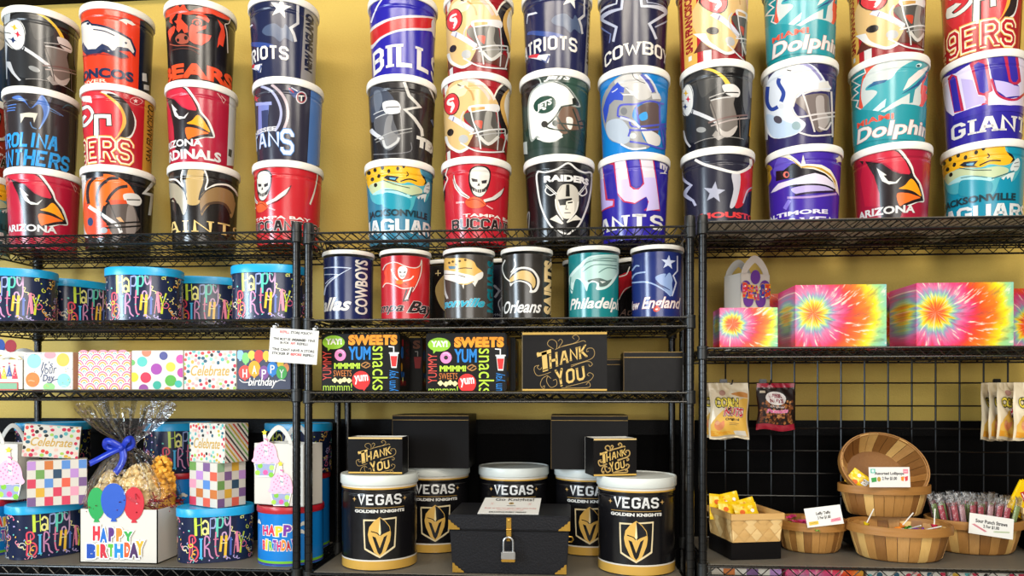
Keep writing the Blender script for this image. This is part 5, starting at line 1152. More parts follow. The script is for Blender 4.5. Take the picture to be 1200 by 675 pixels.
def glines(z1, z2, edge=True):
    def f(A):
        for z in (z1, z2): A.band(0, A.W, A.H-z, A.H-z+.0016, '#B8924A')
        if edge: A.band(0, .0015, 0, A.H, '#8E7038')
    return f
carton('plain_black_box', 'plain black box with two gold lines, beside the right post on the third shelf', 'box', (730.5, 2.31), (800, 2.31), CS3, at(765, 412.2, 2.31).z-CS3, .13, m_black, glines(.002, .018))
carton('plain_black_box', 'plain black box set back behind the gold lettered box', 'box', (690, 2.47), (735, 2.47), CS3, at(720, 420.5, 2.47).z-CS3, .12, m_black, glines(.004, .02, False))
# ------------------------------------------------------------------ black hockey tins, boxes and chest on the bottom middle shelf
m_lid2 = mat('pale_green_white_lid', '#D6DBD6', .35, scale=40)
VH = .30; VB = .276
def vegas(A):
    H = VB; r = A.T.rm; A.band(-PI*r, PI*r, .002, .030, '#C69B46'); A.band(-PI*r, PI*r, .030, .0345, '#E8E2D4'); A.band(-PI*r, PI*r, H-.022, H-.017, '#C69B46'); A.band(-PI*r, PI*r, H-.017, H-.006, '#E8E2D4')
    A.tx('VEGAS', -.072, .072, .205, .240, '#E6E6E4', blk=.3, uv=True)
    for x in (-.085, .085): A.star(x, .224, .008, '#C8A060', .3, 4, uv=True)
    A.band(-.082, .082, .1965, .1985, '#9A7A42'); A.tx('GOLDEN KNIGHTS', -.083, .083, .182, .192, '#D8D6D0', bold=.05, uv=True)
    k = .00053; q = lambda p: [((x-202)*k, .168-(y-338)*k) for x, y in parse(p)]       # emblem authored in a 5x crop of the front tin
    A.po(q('103,350 190,350 202,336 215,345 304,340 300,440 295,520 202,578 110,528 105,440'), '#D9C79E', uv=True); A.po(q('112,360 192,358 202,346 214,354 296,350 292,436 286,512 202,566 118,520 114,440'), '#101010', uv=True)
    A.po(q('202,336 235,360 262,395 268,440 262,480 235,545 202,568 170,545 140,480 132,440 140,395 168,360'), '#D2A855', uv=True); A.po(q('203,340 232,362 258,396 263,420 203,440'), '#0F1117', uv=True)
    A.po(q('132,430 202,448 268,425 262,470 235,545 202,568 170,545 140,480'), '#D2A855', uv=True); A.po(q('158,448 178,455 202,520 226,455 246,442 215,545 202,560 190,545'), '#101010', uv=True); A.po(q('203,345 209,430 202,452 195,430'), '#EAD9A8', uv=True); A.st(q('150,420 185,430 200,445'), .003, '#101010', uv=True); A.st(q('204,445 225,432 256,420'), .003, '#101010', uv=True)
for px, Y, lab in ((445, 2.372, 'black gold banded hockey tin in front on the left, under a thank you box'), (745.5, 2.372, 'black gold banded hockey tin in front on the right, under a thank you box'),
               (510, 2.635, 'black gold banded hockey tin at the back on the left, under a large black box'), (602, 2.635, 'black gold banded hockey tin at the back, directly behind the chest'), (691, 2.635, 'black gold banded hockey tin at the back on the right, under a large black box')):
    tin(px, Y, CS4, '#121113', vegas, lab, 'black hockey popcorn tins', r0=.1215, r1=.1215, H=VB, lidr=.1265, lidh=.0305, ringd=.034)
T0 = LIDS[(.1265, .0305)]
T0.data.materials[0] = m_lid2
ZL = CS4+VB-.0305+.021+.0305                              # top of those lids
def ty_small(x0, y0, k, sx, sy, ox, oy):
    def f(A):
        A.band(0, A.W, A.H-.006, A.H, '#D2B478'); A.band(0, A.W, 0, .006, '#C8A04A')
        A.fr(x0, y0, k); thankyou(A, lambda x, y: (ox+(x-190)*sx, oy+(y-85)*sy))
    return f
H_ = at(440, 513, 2.29).z-ZL
carton('thank_you_box', 'small black thank you box on the left front hockey tin', 'box', (408, 2.315), (471.5, 2.315), ZL+.0005, H_, .085, m_black, ty_small(395, 505, 10.39, .84, .80, 250, 115), opened=True, inside=m_white)
carton('thank_you_box', 'small black thank you box on the right front hockey tin, turned to show its side', 'box', (695.5, 2.30), (746, 2.335), ZL+.0005, H_, .10, m_black, ty_small(590, 470, 3.29, .21, .225, 370, 162), opened=True, inside=m_white, right=lambda A: A.band(0, A.W, 0, .005, '#C8A04A'))
for x0, x1, lab in ((459.5, 549.5, 'large plain black box with gold lines on the left back hockey tin'), (645.5, 736, 'large plain black box with gold lines on the right back hockey tin')):
    carton('plain_black_box', lab, 'box', (x0, 2.50), (x1, 2.50), ZL+.0005, at(500, 486.5, 2.50).z-ZL, .20, m_black, glines(.003, .018))
# chest
m_leath = mat('black_grained_leatherette', '#131316', .42, bump=.4, scale=170, hex2='#1A1A1E', spec=.2); m_brass = mat('worn_brass', '#C9A048', .35, metal=.85, scale=80, hex2='#A87E30'); m_steelm = mat('brushed_steel', '#B9B9B8', .3, metal=.9, scale=60)
cA = at(527, 600, 2.245); cB = at(667, 600, 2.245); CW = cB.x-cA.x; ch_h = .182; cz = CS4
t = thing('chest', 'black chest with brass corners and a hasp between the hockey tins', 'chest', ((cA.x+cB.x)/2, 2.245+.125, cz), 0)
bm = bmesh.new(); bmesh.ops.create_cube(bm, size=1)
for v in bm.verts:
    top = v.co.z > 0; v.co = Vector((v.co.x*(CW if top else CW*.955), v.co.y*(.25 if top else .24), .135 if top else .0))
bmesh.ops.bevel(bm, geom=bm.edges[:], offset=.003, segments=2, affect='EDGES'); mb = MB(); mb.bm(bm, m_leath); mb.build('chest_body', t)
mb = MB(); mb.box((-CW/2-.004, -.131, .1365), (CW/2+.004, .127, ch_h), m_leath, .004); mb.box((-CW/2+.002, -.129, .1345), (CW/2-.002, .125, .1370), m_black); lid = mb.build('chest_lid', t)
def corner(sx, z0, up, y, par, W):
    p = [(0, 0), (.036, 0), (.034, .005), (.028, .007), (.025, .012), (.019, .013), (.016, .019), (.009, .021), (.006, .028), (0, .03)]
    pts = [(sx*(W/2-x), z0+(z if up else -z)) for x, z in p]
    if (sx > 0) != up: pts = pts[::-1]
    m = MB(); m.prism(pts, y-.002, y, m_brass); o = m.build('brass_corner', par, 0)
for sx in (-1, 1): corner(sx, .1375, True, -.1315, lid, CW+.006); corner(sx, .003, True, -.1215, t, CW*.955)
mb = MB(); mb.box((-.0075, -.1345, .142), (.0075, -.1313, .176), m_brass, .001); mb.lathe([(.004, 0), (.004, .003), (.001, .004)], m_brass, 10, Matrix.Translation((0, -.1345, .168)) @ Matrix.Rotation(PI/2, 4, 'X')); mb.box((-.0075, -.1345, .108), (.0075, -.1278, .139), m_brass, .001); mb.tube([(-.008, -.136, .140), (.008, -.136, .140)], .003, m_brass, 8); mb.tube([(-.005, -.1345, .112), (-.005, -.143, .112), (-.005, -.146, .108), (.005, -.146, .108), (.005, -.143, .112), (.005, -.1345, .112)], .0018, m_brass, 6); mb.build('hasp', t)
mb = MB(); mb.tube([(CW*.49, -.03, .1), (CW*.49+.012, -.03, .1), (CW*.49+.016, -.03, .092), (CW*.49+.010, -.03, .084), (CW*.49, -.03, .084)], .003, m_brass, 7); mb.build('side_ring', t)
p = thing('padlock', 'steel padlock with brass base hanging on the black chest', 'padlock', (t.location.x, t.location.y-.1500, cz+.045))
mb = MB(); mb.box((-.0215, -.008, .006), (.0215, .008, .032), m_steelm, .003); mb.build('lock_body', p); mb = MB(); mb.box((-.0212, -.0082, .0), (.0212, .0082, .0085), m_brass, .002); mb.build('base_plate', p)
mb = MB(); mb.tube([(-.0145, 0, .028), (-.0145, 0, .060)]+[(-.0145*math.cos(a), 0, .060+.0145*math.sin(a)) for a in (PI*i/8 for i in range(1, 8))]+[(.0145, 0, .060), (.0145, 0, .028)], .0032, m_steelm, 8); mb.build('shackle', p)
# card lying on the chest
m_paper = mat('white_paper', '#E4E2DC', .6, scale=90)
def card_sign(name, label, P4, art, m=None, thick=.0012, cat='sign'):
    """a flat card through four corner points: bottom-left, bottom-right, top-right, top-left"""
    bl, br, tr, tl = [Vector(p) for p in P4]; ex = (br-bl); W = ex.length; ex.normalize(); up = (tl-bl); up = up-ex*up.dot(ex); H = up.length; up.normalize(); n = ex.cross(up)
    M = Matrix.Identity(4); c = (bl+br)/2
    for i in range(3): M[i][0], M[i][1], M[i][2], M[i][3] = ex[i], -n[i], up[i], c[i]
    mb = MB(); mb.box((-W/2, 0, 0), (W/2, thick, H), m or m_paper)
    F_ = Face(M, (-W/2, 0, 0), (1, 0, 0), (0, -1, 0)); A = Art(mb, F_.surf, F_.conv, None, card, lim=(.0005, H-.0005, .0005, W-.0005)); A.W, A.H = W, H; art(A)
    o = mb.build(name, smooth=30); o.matrix_world = M; return tag(o, label, cat)
zt = cz+ch_h+.001
def knights(A):
    W, H = A.W, A.H
    A.tx('Go Knights!', W*.2, W*.88, H*.73, H*.97, '#2b2926', bold=.02, uv=True); A.el(W*.5, H*.63, W*.045, H*.07, '#B9964A', uv=True); A.el(W*.5, H*.63, W*.02, H*.03, '#2b2926', uv=True)
    for x in (.17, .82):
        for i in range(6): A.st([(W*x, H*.6), (W*x+W*.045*math.cos(i*1.05), H*.6+H*.1*math.sin(i*1.05))], .0009, '#D88A80', False, uv=True)
    A.tx('TICKETS', W*.43, W*.58, H*.45, H*.50, '#6a6864', bold=.03, uv=True); A.tx('Enter to win two game night seats today', W*.08, W*.95, H*.27, H*.36, '#D0605A', uv=True); A.tx('One entry each visit', W*.3, W*.74, H*.17, H*.25, '#D88A80', uv=True); A.tx('DRAWING EVERY FRIDAY', W*.18, W*.80, H*.05, H*.12, '#3a3835', bold=.03, uv=True)
bl = at(559.5, 602.5, 2.265); bl.z = zt; br = at(631, 603.5, 2.265); br.z = zt
card_sign('paper_card', 'white go knights card propped on the chest lid', (bl, br, at(635, 583.5, 2.475), at(567, 583, 2.475)), knights)
# sign clipped over the posts
def policy(A):
    W, H = A.W, A.H; r_, k_ = '#CF5A5A', '#3a3836'
    A.tx('REFILL', W*.20, W*.40, H*.86, H*.94, r_, bold=.04, uv=True); A.tx('STORE POLICY!', W*.42, W*.86, H*.86, H*.94, k_, bold=.04, uv=True)
    A.tx('TINS MUST BE', W*.07, W*.43, H*.65, H*.73, k_, bold=.03, uv=True); A.tx('UNDAMAGED', W*.45, W*.75, H*.65, H*.73, k_, bold=.07, uv=True); A.tx('TINS', W*.78, W*.94, H*.65, H*.73, k_, bold=.03, uv=True)
    A.tx('IN FOR', W*.22, W*.40, H*.54, H*.62, k_, bold=.03, uv=True); A.tx('ANY', W*.43, W*.54, H*.54, H*.62, r_, bold=.05, uv=True); A.tx('REFILL!', W*.57, W*.80, H*.54, H*.62, k_, bold=.03, uv=True)
    A.tx('TINS CANT HAVE A STORE', W*.06, W*.94, H*.34, H*.42, k_, bold=.03, uv=True); A.tx('STICKER IF', W*.06, W*.42, H*.22, H*.30, k_, bold=.03, uv=True); A.tx('BEFORE', W*.45, W*.68, H*.22, H*.30, r_, bold=.05, uv=True); A.tx('REFILL!', W*.71, W*.94, H*.22, H*.30, k_, bold=.03, uv=True); A.st([(W*.38, H*.07), (W*.6, H*.07)], .0008, '#c9c7c4', False, uv=True)
YS = 2.205
o = card_sign('refill_policy_sign', 'white refill policy paper clipped in front of the left and middle posts', (at(314.5, 423.5, YS), at(371, 427.5, YS), at(374, 386.5, YS), at(318.5, 384, YS)), policy)
for x, y in ((323, 383), (369.5, 386)):
    mb = MB(); c = at(x, y, YS-.004)
    mb.lathe([(.0045, 0), (.0045, .003), (.0025, .005), (.0025, .011), (.004, .013), (.004, .014)], mat('clear_pin_plastic', '#D0D4D6', .2), 10, Matrix.Translation(c) @ Matrix.Rotation(PI/2, 4, 'X'))
    mb.tube([c+Vector((0, 0, .010)), c+Vector((0, .018, .010)), c+Vector((0, .022, .004))], .0016, mat('clear_pin_plastic', '#D0D4D6', .2), 6)
    q = mb.build('push_clip'); tag(q, 'small clear clip holding the %s corner of the refill policy paper' % ('left' if x < 350 else 'right'), 'clip', 'clips holding the refill paper')
# ------------------------------------------------------------------ cellophane birthday gift
m_cello = bpy.data.materials.new('clear_cellophane'); m_cello.use_nodes = True
nt = m_cello.node_tree; N_, L_ = nt.nodes, nt.links; N_.remove(N_['Principled BSDF'])
tr_ = N_.new('ShaderNodeBsdfTransparent'); gl = N_.new('ShaderNodeBsdfGlossy'); gl.inputs['Roughness'].default_value = .12; fr = N_.new('ShaderNodeFresnel'); fr.inputs[0].default_value = 1.5; mx = N_.new('ShaderNodeMixShader')
nz = N_.new('ShaderNodeTexNoise'); nz.inputs['Scale'].default_value = 38; tc = N_.new('ShaderNodeTexCoord'); bp = N_.new('ShaderNodeBump'); bp.inputs['Strength'].default_value = .8; bp.inputs['Distance'].default_value = .012
tr_.inputs[0].default_value = (.985, .985, .985, 1)
L_.new(tc.outputs['Object'], nz.inputs['Vector']); L_.new(nz.outputs['Fac'], bp.inputs['Height']); L_.new(bp.outputs[0], gl.inputs['Normal']); L_.new(bp.outputs[0], fr.inputs['Normal'])
mth = N_.new('ShaderNodeMath'); mth.operation = 'MULTIPLY_ADD'; mth.inputs[1].default_value = .5; mth.inputs[2].default_value = .01; L_.new(fr.outputs[0], mth.inputs[0])
L_.new(mth.outputs[0], mx.inputs[0]); L_.new(tr_.outputs[0], mx.inputs[1]); L_.new(gl.outputs[0], mx.inputs[2]); L_.new(mx.outputs[0], N_['Material Output'].inputs[0])
m_pop = mat('caramel_popcorn', '#E3B765', .55, bump=.5, scale=120, hex2='#F0DFB0'); m_pop2 = mat('cheese_popcorn', '#E39A1C', .55, bump=.5, scale=120, hex2='#F0B84A'); m_red = mat('red_paper_shred', '#8E1420', .5, scale=60); m_ribbon = mat('royal_blue_ribbon', '#1530A8', .3, scale=60)
gA = at(93.5, 600, 2.262); gB = at(184.5, 600, 2.262); GW_ = gB.x-gA.x; GD = .16; GH = at(140, 597, 2.262).z-LS4
t = thing('gift_basket', 'cellophane wrapped birthday popcorn gift in a white box with blue bow', 'gift', ((gA.x+gB.x)/2, 2.262+GD/2, LS4), 0)
M = Matrix.Translation(t.location); W, d = GW_/2, GD/2
mb = MB(); mb.box((-W, -d, 0), (W, d, .003), m_white); mb.box((-W, -d, 0), (W, -d+.003, GH), m_white); mb.box((-W, d-.003, 0), (W, d, GH), m_white); mb.box((-W, -d, 0), (-W+.003, d, GH), m_white); mb.box((W-.003, -d, 0), (W, d, GH), m_white); mb.build('box', t, 0)
F_ = Face(M, (-W, -d-.0005, 0), (1, 0, 0), (0, -1, 0))
def decal(name, label, fn, th=.0012):
    m_ = MB(); A = Art(m_, F_.surf, F_.conv, None, card); fn(A); o = m_.build(name, t, 0); md = o.modifiers.new('thickness', 'SOLIDIFY'); md.thickness = th; md.offset = -1; o['label'] = label
def bal(cx, cy, rx, ry, c, lay):
    def f(A):
        A.fr(80, 460, 3.14); A.layer = lay*45
        A.po([(cx+rx*math.sin(a), cy-ry*math.cos(a)*(1 if math.cos(a) > 0 else 1.12)) for a in (2*PI*i/24 for i in range(24))], c); A.po([(cx-6, cy+ry*1.08), (cx+6, cy+ry*1.08), (cx+12, cy+ry*1.28), (cx-10, cy+ry*1.28)], c)
    return f
decal('balloon', 'green balloon', bal(104, 405, 32, 56, '#1F9A4A', 0)); decal('balloon', 'red balloon', bal(242, 405, 38, 58, '#C6202E', 0)); decal('balloon', 'blue balloon', bal(168, 395, 46, 62, '#2352B4', 1))
def hb(A):
    A.fr(80, 460, 3.14); A.layer = 95
    for i, (ch, x0, x1, y0, y1, c) in enumerate((('H', 92, 120, 545, 490, '#CF2A3A'), ('A', 118, 146, 552, 498, '#1F6AC0'), ('P', 150, 172, 548, 496, '#5A2A7A'), ('P', 178, 202, 548, 498, '#E8862A'), ('Y', 205, 240, 552, 510, '#3AA04A'))): A.tx(ch, x0, x1, y0, y1, c, bold=.08, out=('#F2F0EA', .22))
    for ch, x0, x1, y0, y1, c in (('B', 70, 108, 610, 556, '#1C4AA8'), ('I', 106, 118, 602, 558, '#E8B030'), ('R', 120, 148, 608, 556, '#C8283A'), ('T', 148, 172, 604, 556, '#5AB03A'), ('H', 172, 205, 608, 555, '#1C84C8'), ('D', 208, 232, 606, 550, '#E05A2A'), ('A', 226, 262, 608, 552, '#4A2A5A'), ('Y', 250, 282, 598, 545, '#EDA82A')): A.tx(ch, x0, x1, y0, y1, c, bold=.08, out=('#F2F0EA', .22))
decal('letter_cutout', 'multicoloured happy birthday letters', hb)
def kernels(m_, center, rad, n, rnd, m, up=.2):
    for i in range(n):
        while True:
            v = Vector((rnd.gauss(0, 1), rnd.gauss(0, 1), rnd.gauss(0, 1))).normalized()
            if v.z > -up: break
        p = Vector(center)+Vector((v.x*rad[0], v.y*rad[1], v.z*rad[2]))
        bm = bmesh.new(); bmesh.ops.create_icosphere(bm, subdivisions=1, radius=rnd.uniform(.007, .0105))
        for q in bm.verts: q.co = q.co*rnd.uniform(.75, 1.25)+p
        m_.bm(bm, m)
rnd = random.Random(11)
mb = MB(); mb.lathe([(.001, .0), (.06, .0), (.066, .04), (.055, .085), (.03, .10), (.001, .105)], m_pop, 20, Matrix.Translation((-.062, 0, GH-.02)), sx=.95, sy=.9, cap0=False, cap1=False); kernels(mb, (-.062, 0, GH+.025), (.058, .055, .092), 170, rnd, m_pop); o = mb.build('popcorn_bag', t); o['label'] = 'pale popcorn on the left'
mb = MB(); mb.lathe([(.001, .0), (.06, .0), (.072, .05), (.06, .105), (.03, .125), (.001, .13)], m_pop, 20, Matrix.Translation((.035, -.01, GH-.02)), sx=1., sy=.85, cap0=False, cap1=False); kernels(mb, (.035, -.01, GH+.035), (.068, .058, .102), 240, rnd, m_pop); o = mb.build('popcorn_bag', t); o['label'] = 'caramel popcorn in the middle'
mb = MB(); mb.lathe([(.001, .0), (.04, .0), (.045, .05), (.036, .12), (.02, .14), (.001, .145)], m_pop2, 20, Matrix.Translation((.093, .02, GH-.02)), sx=.9, sy=.9, cap0=False, cap1=False); kernels(mb, (.094, .01, GH+.065), (.036, .038, .095), 140, rnd, m_pop2); o = mb.build('popcorn_bag', t); o['label'] = 'orange cheese popcorn on the right'
mb = MB()
for i in range(330):
    x, y = rnd.uniform(-W+.006, W+.004), rnd.uniform(-d+.006, d-.006); z = GH+rnd.uniform(-.012, .012)+(.038 if x > .015 and y < .03 else 0)*rnd.random(); a = rnd.uniform(0, 6.3)
    mb.tube([(x, y, z), (x+.012*math.cos(a), y+.012*math.sin(a), z+rnd.uniform(-.006, .01)), (x+.02*math.cos(a+.6), y+.02*math.sin(a+.6), z+rnd.uniform(-.014, .004))], (.0022 if x > 0 else .0014), m_red, 3, cap=False)
o = mb.build('paper_shred', t); o['kind'] = 'stuff'
# cellophane: closed bag up to the tie, then a wide fanned plume
zt_ = at(150, 525, 2.3).z-LS4; ztop = at(140, 469, 2.3).z-LS4
rnd = random.Random(21); n = 96; rows = []
ph = [rnd.uniform(0, 6.3) for _ in range(6)]
def crk(a, k): return sum(math.sin(a*f+p) for f, p in zip((5, 9, 14, 22, 31, 47), ph))*k
for z, ax, ay, k in ((GH*.45, W-.012, d-.012, .0003), (GH*.8, W-.009, d-.009, .0006), (GH-.004, W-.006, d-.007, .001), (GH+.02, W+.004, d-.003, .002), (GH+.05, W+.010, d-.003, .0025), (GH+.085, W-.002, d-.006, .003), (zt_-.045, W*.62, d*.62, .004), (zt_-.018, W*.26, d*.3, .0035), (zt_, .017, .015, .0015)):
    sq = 1 if z < GH+.03 else 0
    rows.append([((ax*(math.copysign(abs(math.cos(a))**(.25 if sq else .7), math.cos(a)))+crk(a, k)), (ay*math.copysign(abs(math.sin(a))**(.25 if sq else .7), math.sin(a))+crk(a+1, k)), z+crk(a*1.3, k*.6)) for a in (2*PI*i/n for i in range(n))])
cx0 = at(150, 520, 2.34).x-t.location.x
for j in range(len(rows)-3, len(rows)): rows[j] = [(x+cx0*(j-len(rows)+4)/3, y, z) for x, y, z in rows[j]]
for f, ax, ay in ((.18, .05, .028), (.4, .105, .05), (.65, .150, .068), (.85, .178, .076), (1.0, .196, .08)):
    row = []
    for i in range(n):
        a = 2*PI*i/n; fold = (1 if i % 4 < 2 else -1)*.010*f
        x = math.cos(a); zz = zt_+(ztop-zt_)*f*(.78+.22*abs(math.sin(a*1.5+.4))+.05*math.sin(a*7+1))
        row.append((cx0+x*ax*(1.0 if x < 0 else .82)*(.8+.2*math.sin(a*3+2))+fold, math.sin(a)*ay+fold*.8+crk(a, .001*f), zz+crk(a*1.7, .003*f)))
    rows.append(row)
vs = [p for r in rows for p in r]; fs = [(j*n+i, j*n+(i+1) % n, (j+1)*n+(i+1) % n, (j+1)*n+i) for j in range(len(rows)-1) for i in range(n)]
mb = MB(); mb.add(vs, fs, m_cello); o = mb.build('cellophane_wrap', t, 180); o['label'] = 'clear crinkled cellophane gathered into a plume'
mb = MB(); bx, by, bz = cx0, -.032, zt_
def ribbon(pts, w):
    pts = [Vector(p) for p in smooth_pts(pts, False, 5)]; V = []; Fc = []
    for i, p in enumerate(pts):
        tv = (pts[min(i+1, len(pts)-1)]-pts[max(i-1, 0)]).normalized(); s_ = tv.cross(Vector((0, -1, .25))).normalized()*w/2; V += [p-s_, p+s_]
    Fc = [(2*i, 2*i+1, 2*i+3, 2*i+2) for i in range(len(pts)-1)]; mb.add(V, Fc, m_ribbon)
ribbon([(bx, by, bz), (bx-.03, by-.012, bz+.020), (bx-.052, by-.01, bz+.022), (bx-.055, by-.004, bz+.004), (bx-.03, by-.002, bz-.004), (bx, by, bz)], .020)
ribbon([(bx, by, bz), (bx+.02, by-.014, bz+.022), (bx+.034, by-.012, bz+.03), (bx+.036, by-.004, bz+.012), (bx+.02, by-.002, bz), (bx, by, bz)], .022)
ribbon([(bx, by-.004, bz), (bx-.035, by-.012, bz-.016), (bx-.075, by-.018, bz-.038), (bx-.105, by-.014, bz-.052)], .020); ribbon([(bx, by-.004, bz), (bx+.012, by-.014, bz-.03), (bx+.004, by-.02, bz-.06), (bx-.012, by-.022, bz-.082)], .024)
bm = bmesh.new(); bmesh.ops.create_uvsphere(bm, u_segments=12, v_segments=8, radius=.011); bmesh.ops.translate(bm, verts=bm.verts[:], vec=(bx, by-.004, bz)); mb.bm(bm, m_ribbon)
mb.tube([(bx+.02*math.cos(a), .019*math.sin(a), bz) for a in (2*PI*i/16 for i in range(16))], .004, m_ribbon, 6, closed=True)
o = mb.build('bow', t, 60); md = o.modifiers.new('thickness', 'SOLIDIFY'); md.thickness = .0008
# ------------------------------------------------------------------ tie-dye boxes on the right unit
def tiedye(name, cx, cz, sc, dim=1.0, ph=0.):
    if name in MATS: return MATS[name]
    m = bpy.data.materials.new(name); m.use_nodes = True; MATS[name] = m; nt = m.node_tree; N = nt.nodes; L = nt.links; b = N['Principled BSDF']; b.inputs['Roughness'].default_value = .38
    def mt(op, a, c=None, d=None):
        n = N.new('ShaderNodeMath'); n.operation = op
        for i, v in enumerate((a, c, d)):
            if v is None: continue
            if isinstance(v, (int, float)): n.inputs[i].default_value = v
            else: L.new(v, n.inputs[i])
        return n.outputs[0]
    tc = N.new('ShaderNodeTexCoord'); sp = N.new('ShaderNodeSeparateXYZ'); L.new(tc.outputs['Object'], sp.inputs[0])
    x = mt('SUBTRACT', sp.outputs[0], cx); z = mt('SUBTRACT', sp.outputs[2], cz); y = sp.outputs[1]
    r = mt('SQRT', mt('ADD', mt('ADD', mt('MULTIPLY', x, x), mt('MULTIPLY', z, z)), mt('MULTIPLY', mt('MULTIPLY', y, y), .25)))
    th = mt('ARCTAN2', z, x)
    sw = mt('ADD', th, mt('MULTIPLY', r, -2.0))                       # spokes lean with the radius
    cb = N.new('ShaderNodeCombineXYZ'); L.new(mt('COSINE', sw), cb.inputs[0]); L.new(mt('SINE', sw), cb.inputs[1]); L.new(mt('MULTIPLY', r, 2.2), cb.inputs[2])
    n1 = N.new('ShaderNodeTexNoise'); n1.inputs['Scale'].default_value = 7.; n1.inputs['Detail'].default_value = 2; L.new(cb.outputs[0], n1.inputs['Vector'])
    n2 = N.new('ShaderNodeTexNoise'); n2.inputs['Scale'].default_value = 11.; n2.inputs['Detail'].default_value = 3; n2.inputs['W' if False else 'Roughness'].default_value = .55; L.new(cb.outputs[0], n2.inputs['Vector'])
    turn = mt('FRACT', mt('ADD', mt('DIVIDE', th, 2*PI), .66+ph))
    rs = mt('MULTIPLY', r, sc)
    fade = mt('MINIMUM', mt('MULTIPLY', rs, 3.5), 1.0)
    p = mt('ADD', mt('ADD', rs, mt('MULTIPLY', mt('SUBTRACT', turn, .5), mt('MULTIPLY', fade, -.0))), mt('MULTIPLY', mt('MULTIPLY', mt('SUBTRACT', n1.outputs['Fac'], .5), fade), .20))
    rp = N.new('ShaderNodeValToRGB'); L.new(p, rp.inputs[0]); cr = rp.color_ramp
    stops = [(0, '#F8C08A'), (.03, '#F07A22'), (.20, '#EE4E10'), (.245, '#F0D018'), (.275, '#8CC49A'), (.305, '#8A90B0'), (.35, '#D0709A'), (.43, '#DE4078'), (.49, '#E43040'), (.55, '#EE4A10'), (.68, '#F07A10'), (.79, '#F2DA10'), (.87, '#9CD080'), (1.0, '#78B8B4')]
    cr.elements[0].position = 0; cr.elements[0].color = lin(stops[0][1]); cr.elements[1].position = 1; cr.elements[1].color = lin(stops[-1][1])
    for q, c in stops[1:-1]: e = cr.elements.new(q); e.color = lin(c)
    def mixc(f, a, c, lo, hi, amt):
        mr = N.new('ShaderNodeMapRange'); mr.inputs[1].default_value = lo; mr.inputs[2].default_value = hi; mr.inputs[3].default_value = 0; mr.inputs[4].default_value = amt; L.new(f, mr.inputs[0])
        mx = N.new('ShaderNodeMix'); mx.data_type = 'RGBA'; L.new(mr.outputs[0], mx.inputs[0]); L.new(a, mx.inputs[6]); mx.inputs[7].default_value = lin(c); return mx.outputs[2]
    c = mixc(n2.outputs['Fac'], rp.outputs[0], '#F6E6D0', .585, .68, .8)
    c = mixc(n2.outputs['Fac'], c, '#4A4440', .44, .30, .5)
    L.new(c, b.inputs['Base Color']); return m
gt = 'rainbow tie-dye gift boxes'
def td(x0, x1, Y, D, ytop, label, cxf, czf, sc, mn, LY=None):
    a = at(x0, HZ, Y); b = at(x1, HZ, Y); W = b.x-a.x; H = at((x0+x1)/2, ytop, Y).z-RS1
    return carton('tie_dye_box', label, 'box', (x0, Y), (x1, Y), RS1, H, D, tiedye(mn, W*(cxf-.5), H*czf, sc), None, group=gt, bev=.0008)
td(843.5, 911.5, 2.262, .105, 360.5, 'small rainbow tie-dye gift box in front of the white peace bag', .22, .58, 6.5, 'tie_dye_card_small')
td(932, 1039, 2.262, .185, 333.5, 'large rainbow tie-dye gift box in the middle of the right unit', .20, .54, 4.3, 'tie_dye_card_large')
td(1074, 1188, 2.262, .185, 331, 'large rainbow tie-dye gift box at the right end', .20, .54, 4.0, 'tie_dye_card_wide')
td(897, 970, 2.535, .13, 344, 'tie-dye gift box at the back, just right of the peace bag', .5, .4, 4.2, 'tie_dye_card_back')
td(1000, 1072, 2.50, .13, 343, 'tie-dye gift box at the back, in the gap between the two large ones', .7, .4, 4.2, 'tie_dye_card_back_two')
td(1165, 1222, 2.50, .13, 338, 'tie-dye gift box at the back, cut off by the right edge', .8, .4, 4.2, 'tie_dye_card_back_three')
# ------------------------------------------------------------------ black grid panel and hanging snack bags
m_grid = mat('black_grid_wire', '#080808', .3, scale=100)
YG = 2.628; x931 = at(931, HZ, YG).x; z449 = at(950, 449, YG).z; GC = .0785
gx0 = x931-4*GC; gn = 15; gz1 = z449+GC; gz0 = gz1-12*GC
t = thing('wire_grid', 'black wire grid across the back of the right unit', 'display grid', (x931+3*GC, YG, RZ[2]+.004), 0)
ox, oz = t.location.x, t.location.z
mb = MB(); zb_ = RZ[2]+.0045
for i in range(gn): x = gx0+i*GC-ox; mb.tube([(x, 0, zb_-oz), (x, 0, gz1-oz)], .0030, m_grid, 6)
for j in range(13):
    z = gz1-j*GC
    if z > zb_: mb.tube([(gx0-ox, -.0045, z-oz), (gx0+(gn-1)*GC-ox, -.0045, z-oz)], .0030, m_grid, 6)
mb.tube([(gx0-ox, 0, zb_-oz+.003), (gx0+(gn-1)*GC-ox, 0, zb_-oz+.003)], .003, m_grid, 6); mb.build('grid_wires', t)
hk = []
def hook(px, L=.12):
    x = at(px, HZ, YG).x; h = thing('grid_hook', 'black hook on the grid holding the %s' % hookof.pop(0), 'hook', (x, YG-.0078, z449), 0, 'black hooks on the grid')
    mb = MB(); mb.box((-.013, -.006, -.004), (.013, .0, .014), m_grid, .002); mb.build('hook_plate', h); mb = MB(); mb.tube([(0, -.004, -.002), (0, -L*.5, -.004), (0, -L, -.004), (0, -L-.012, .008)], .0026, m_grid, 6); mb.build('peg', h); return x
hookof = ['corn snack bags on the left', 'caramel nut bag', 'row of corn snack bags on the right']
m_foil = lambda n, c, c2=None: mat(n, c, .25, bump=.35, scale=26, hex2=c2)
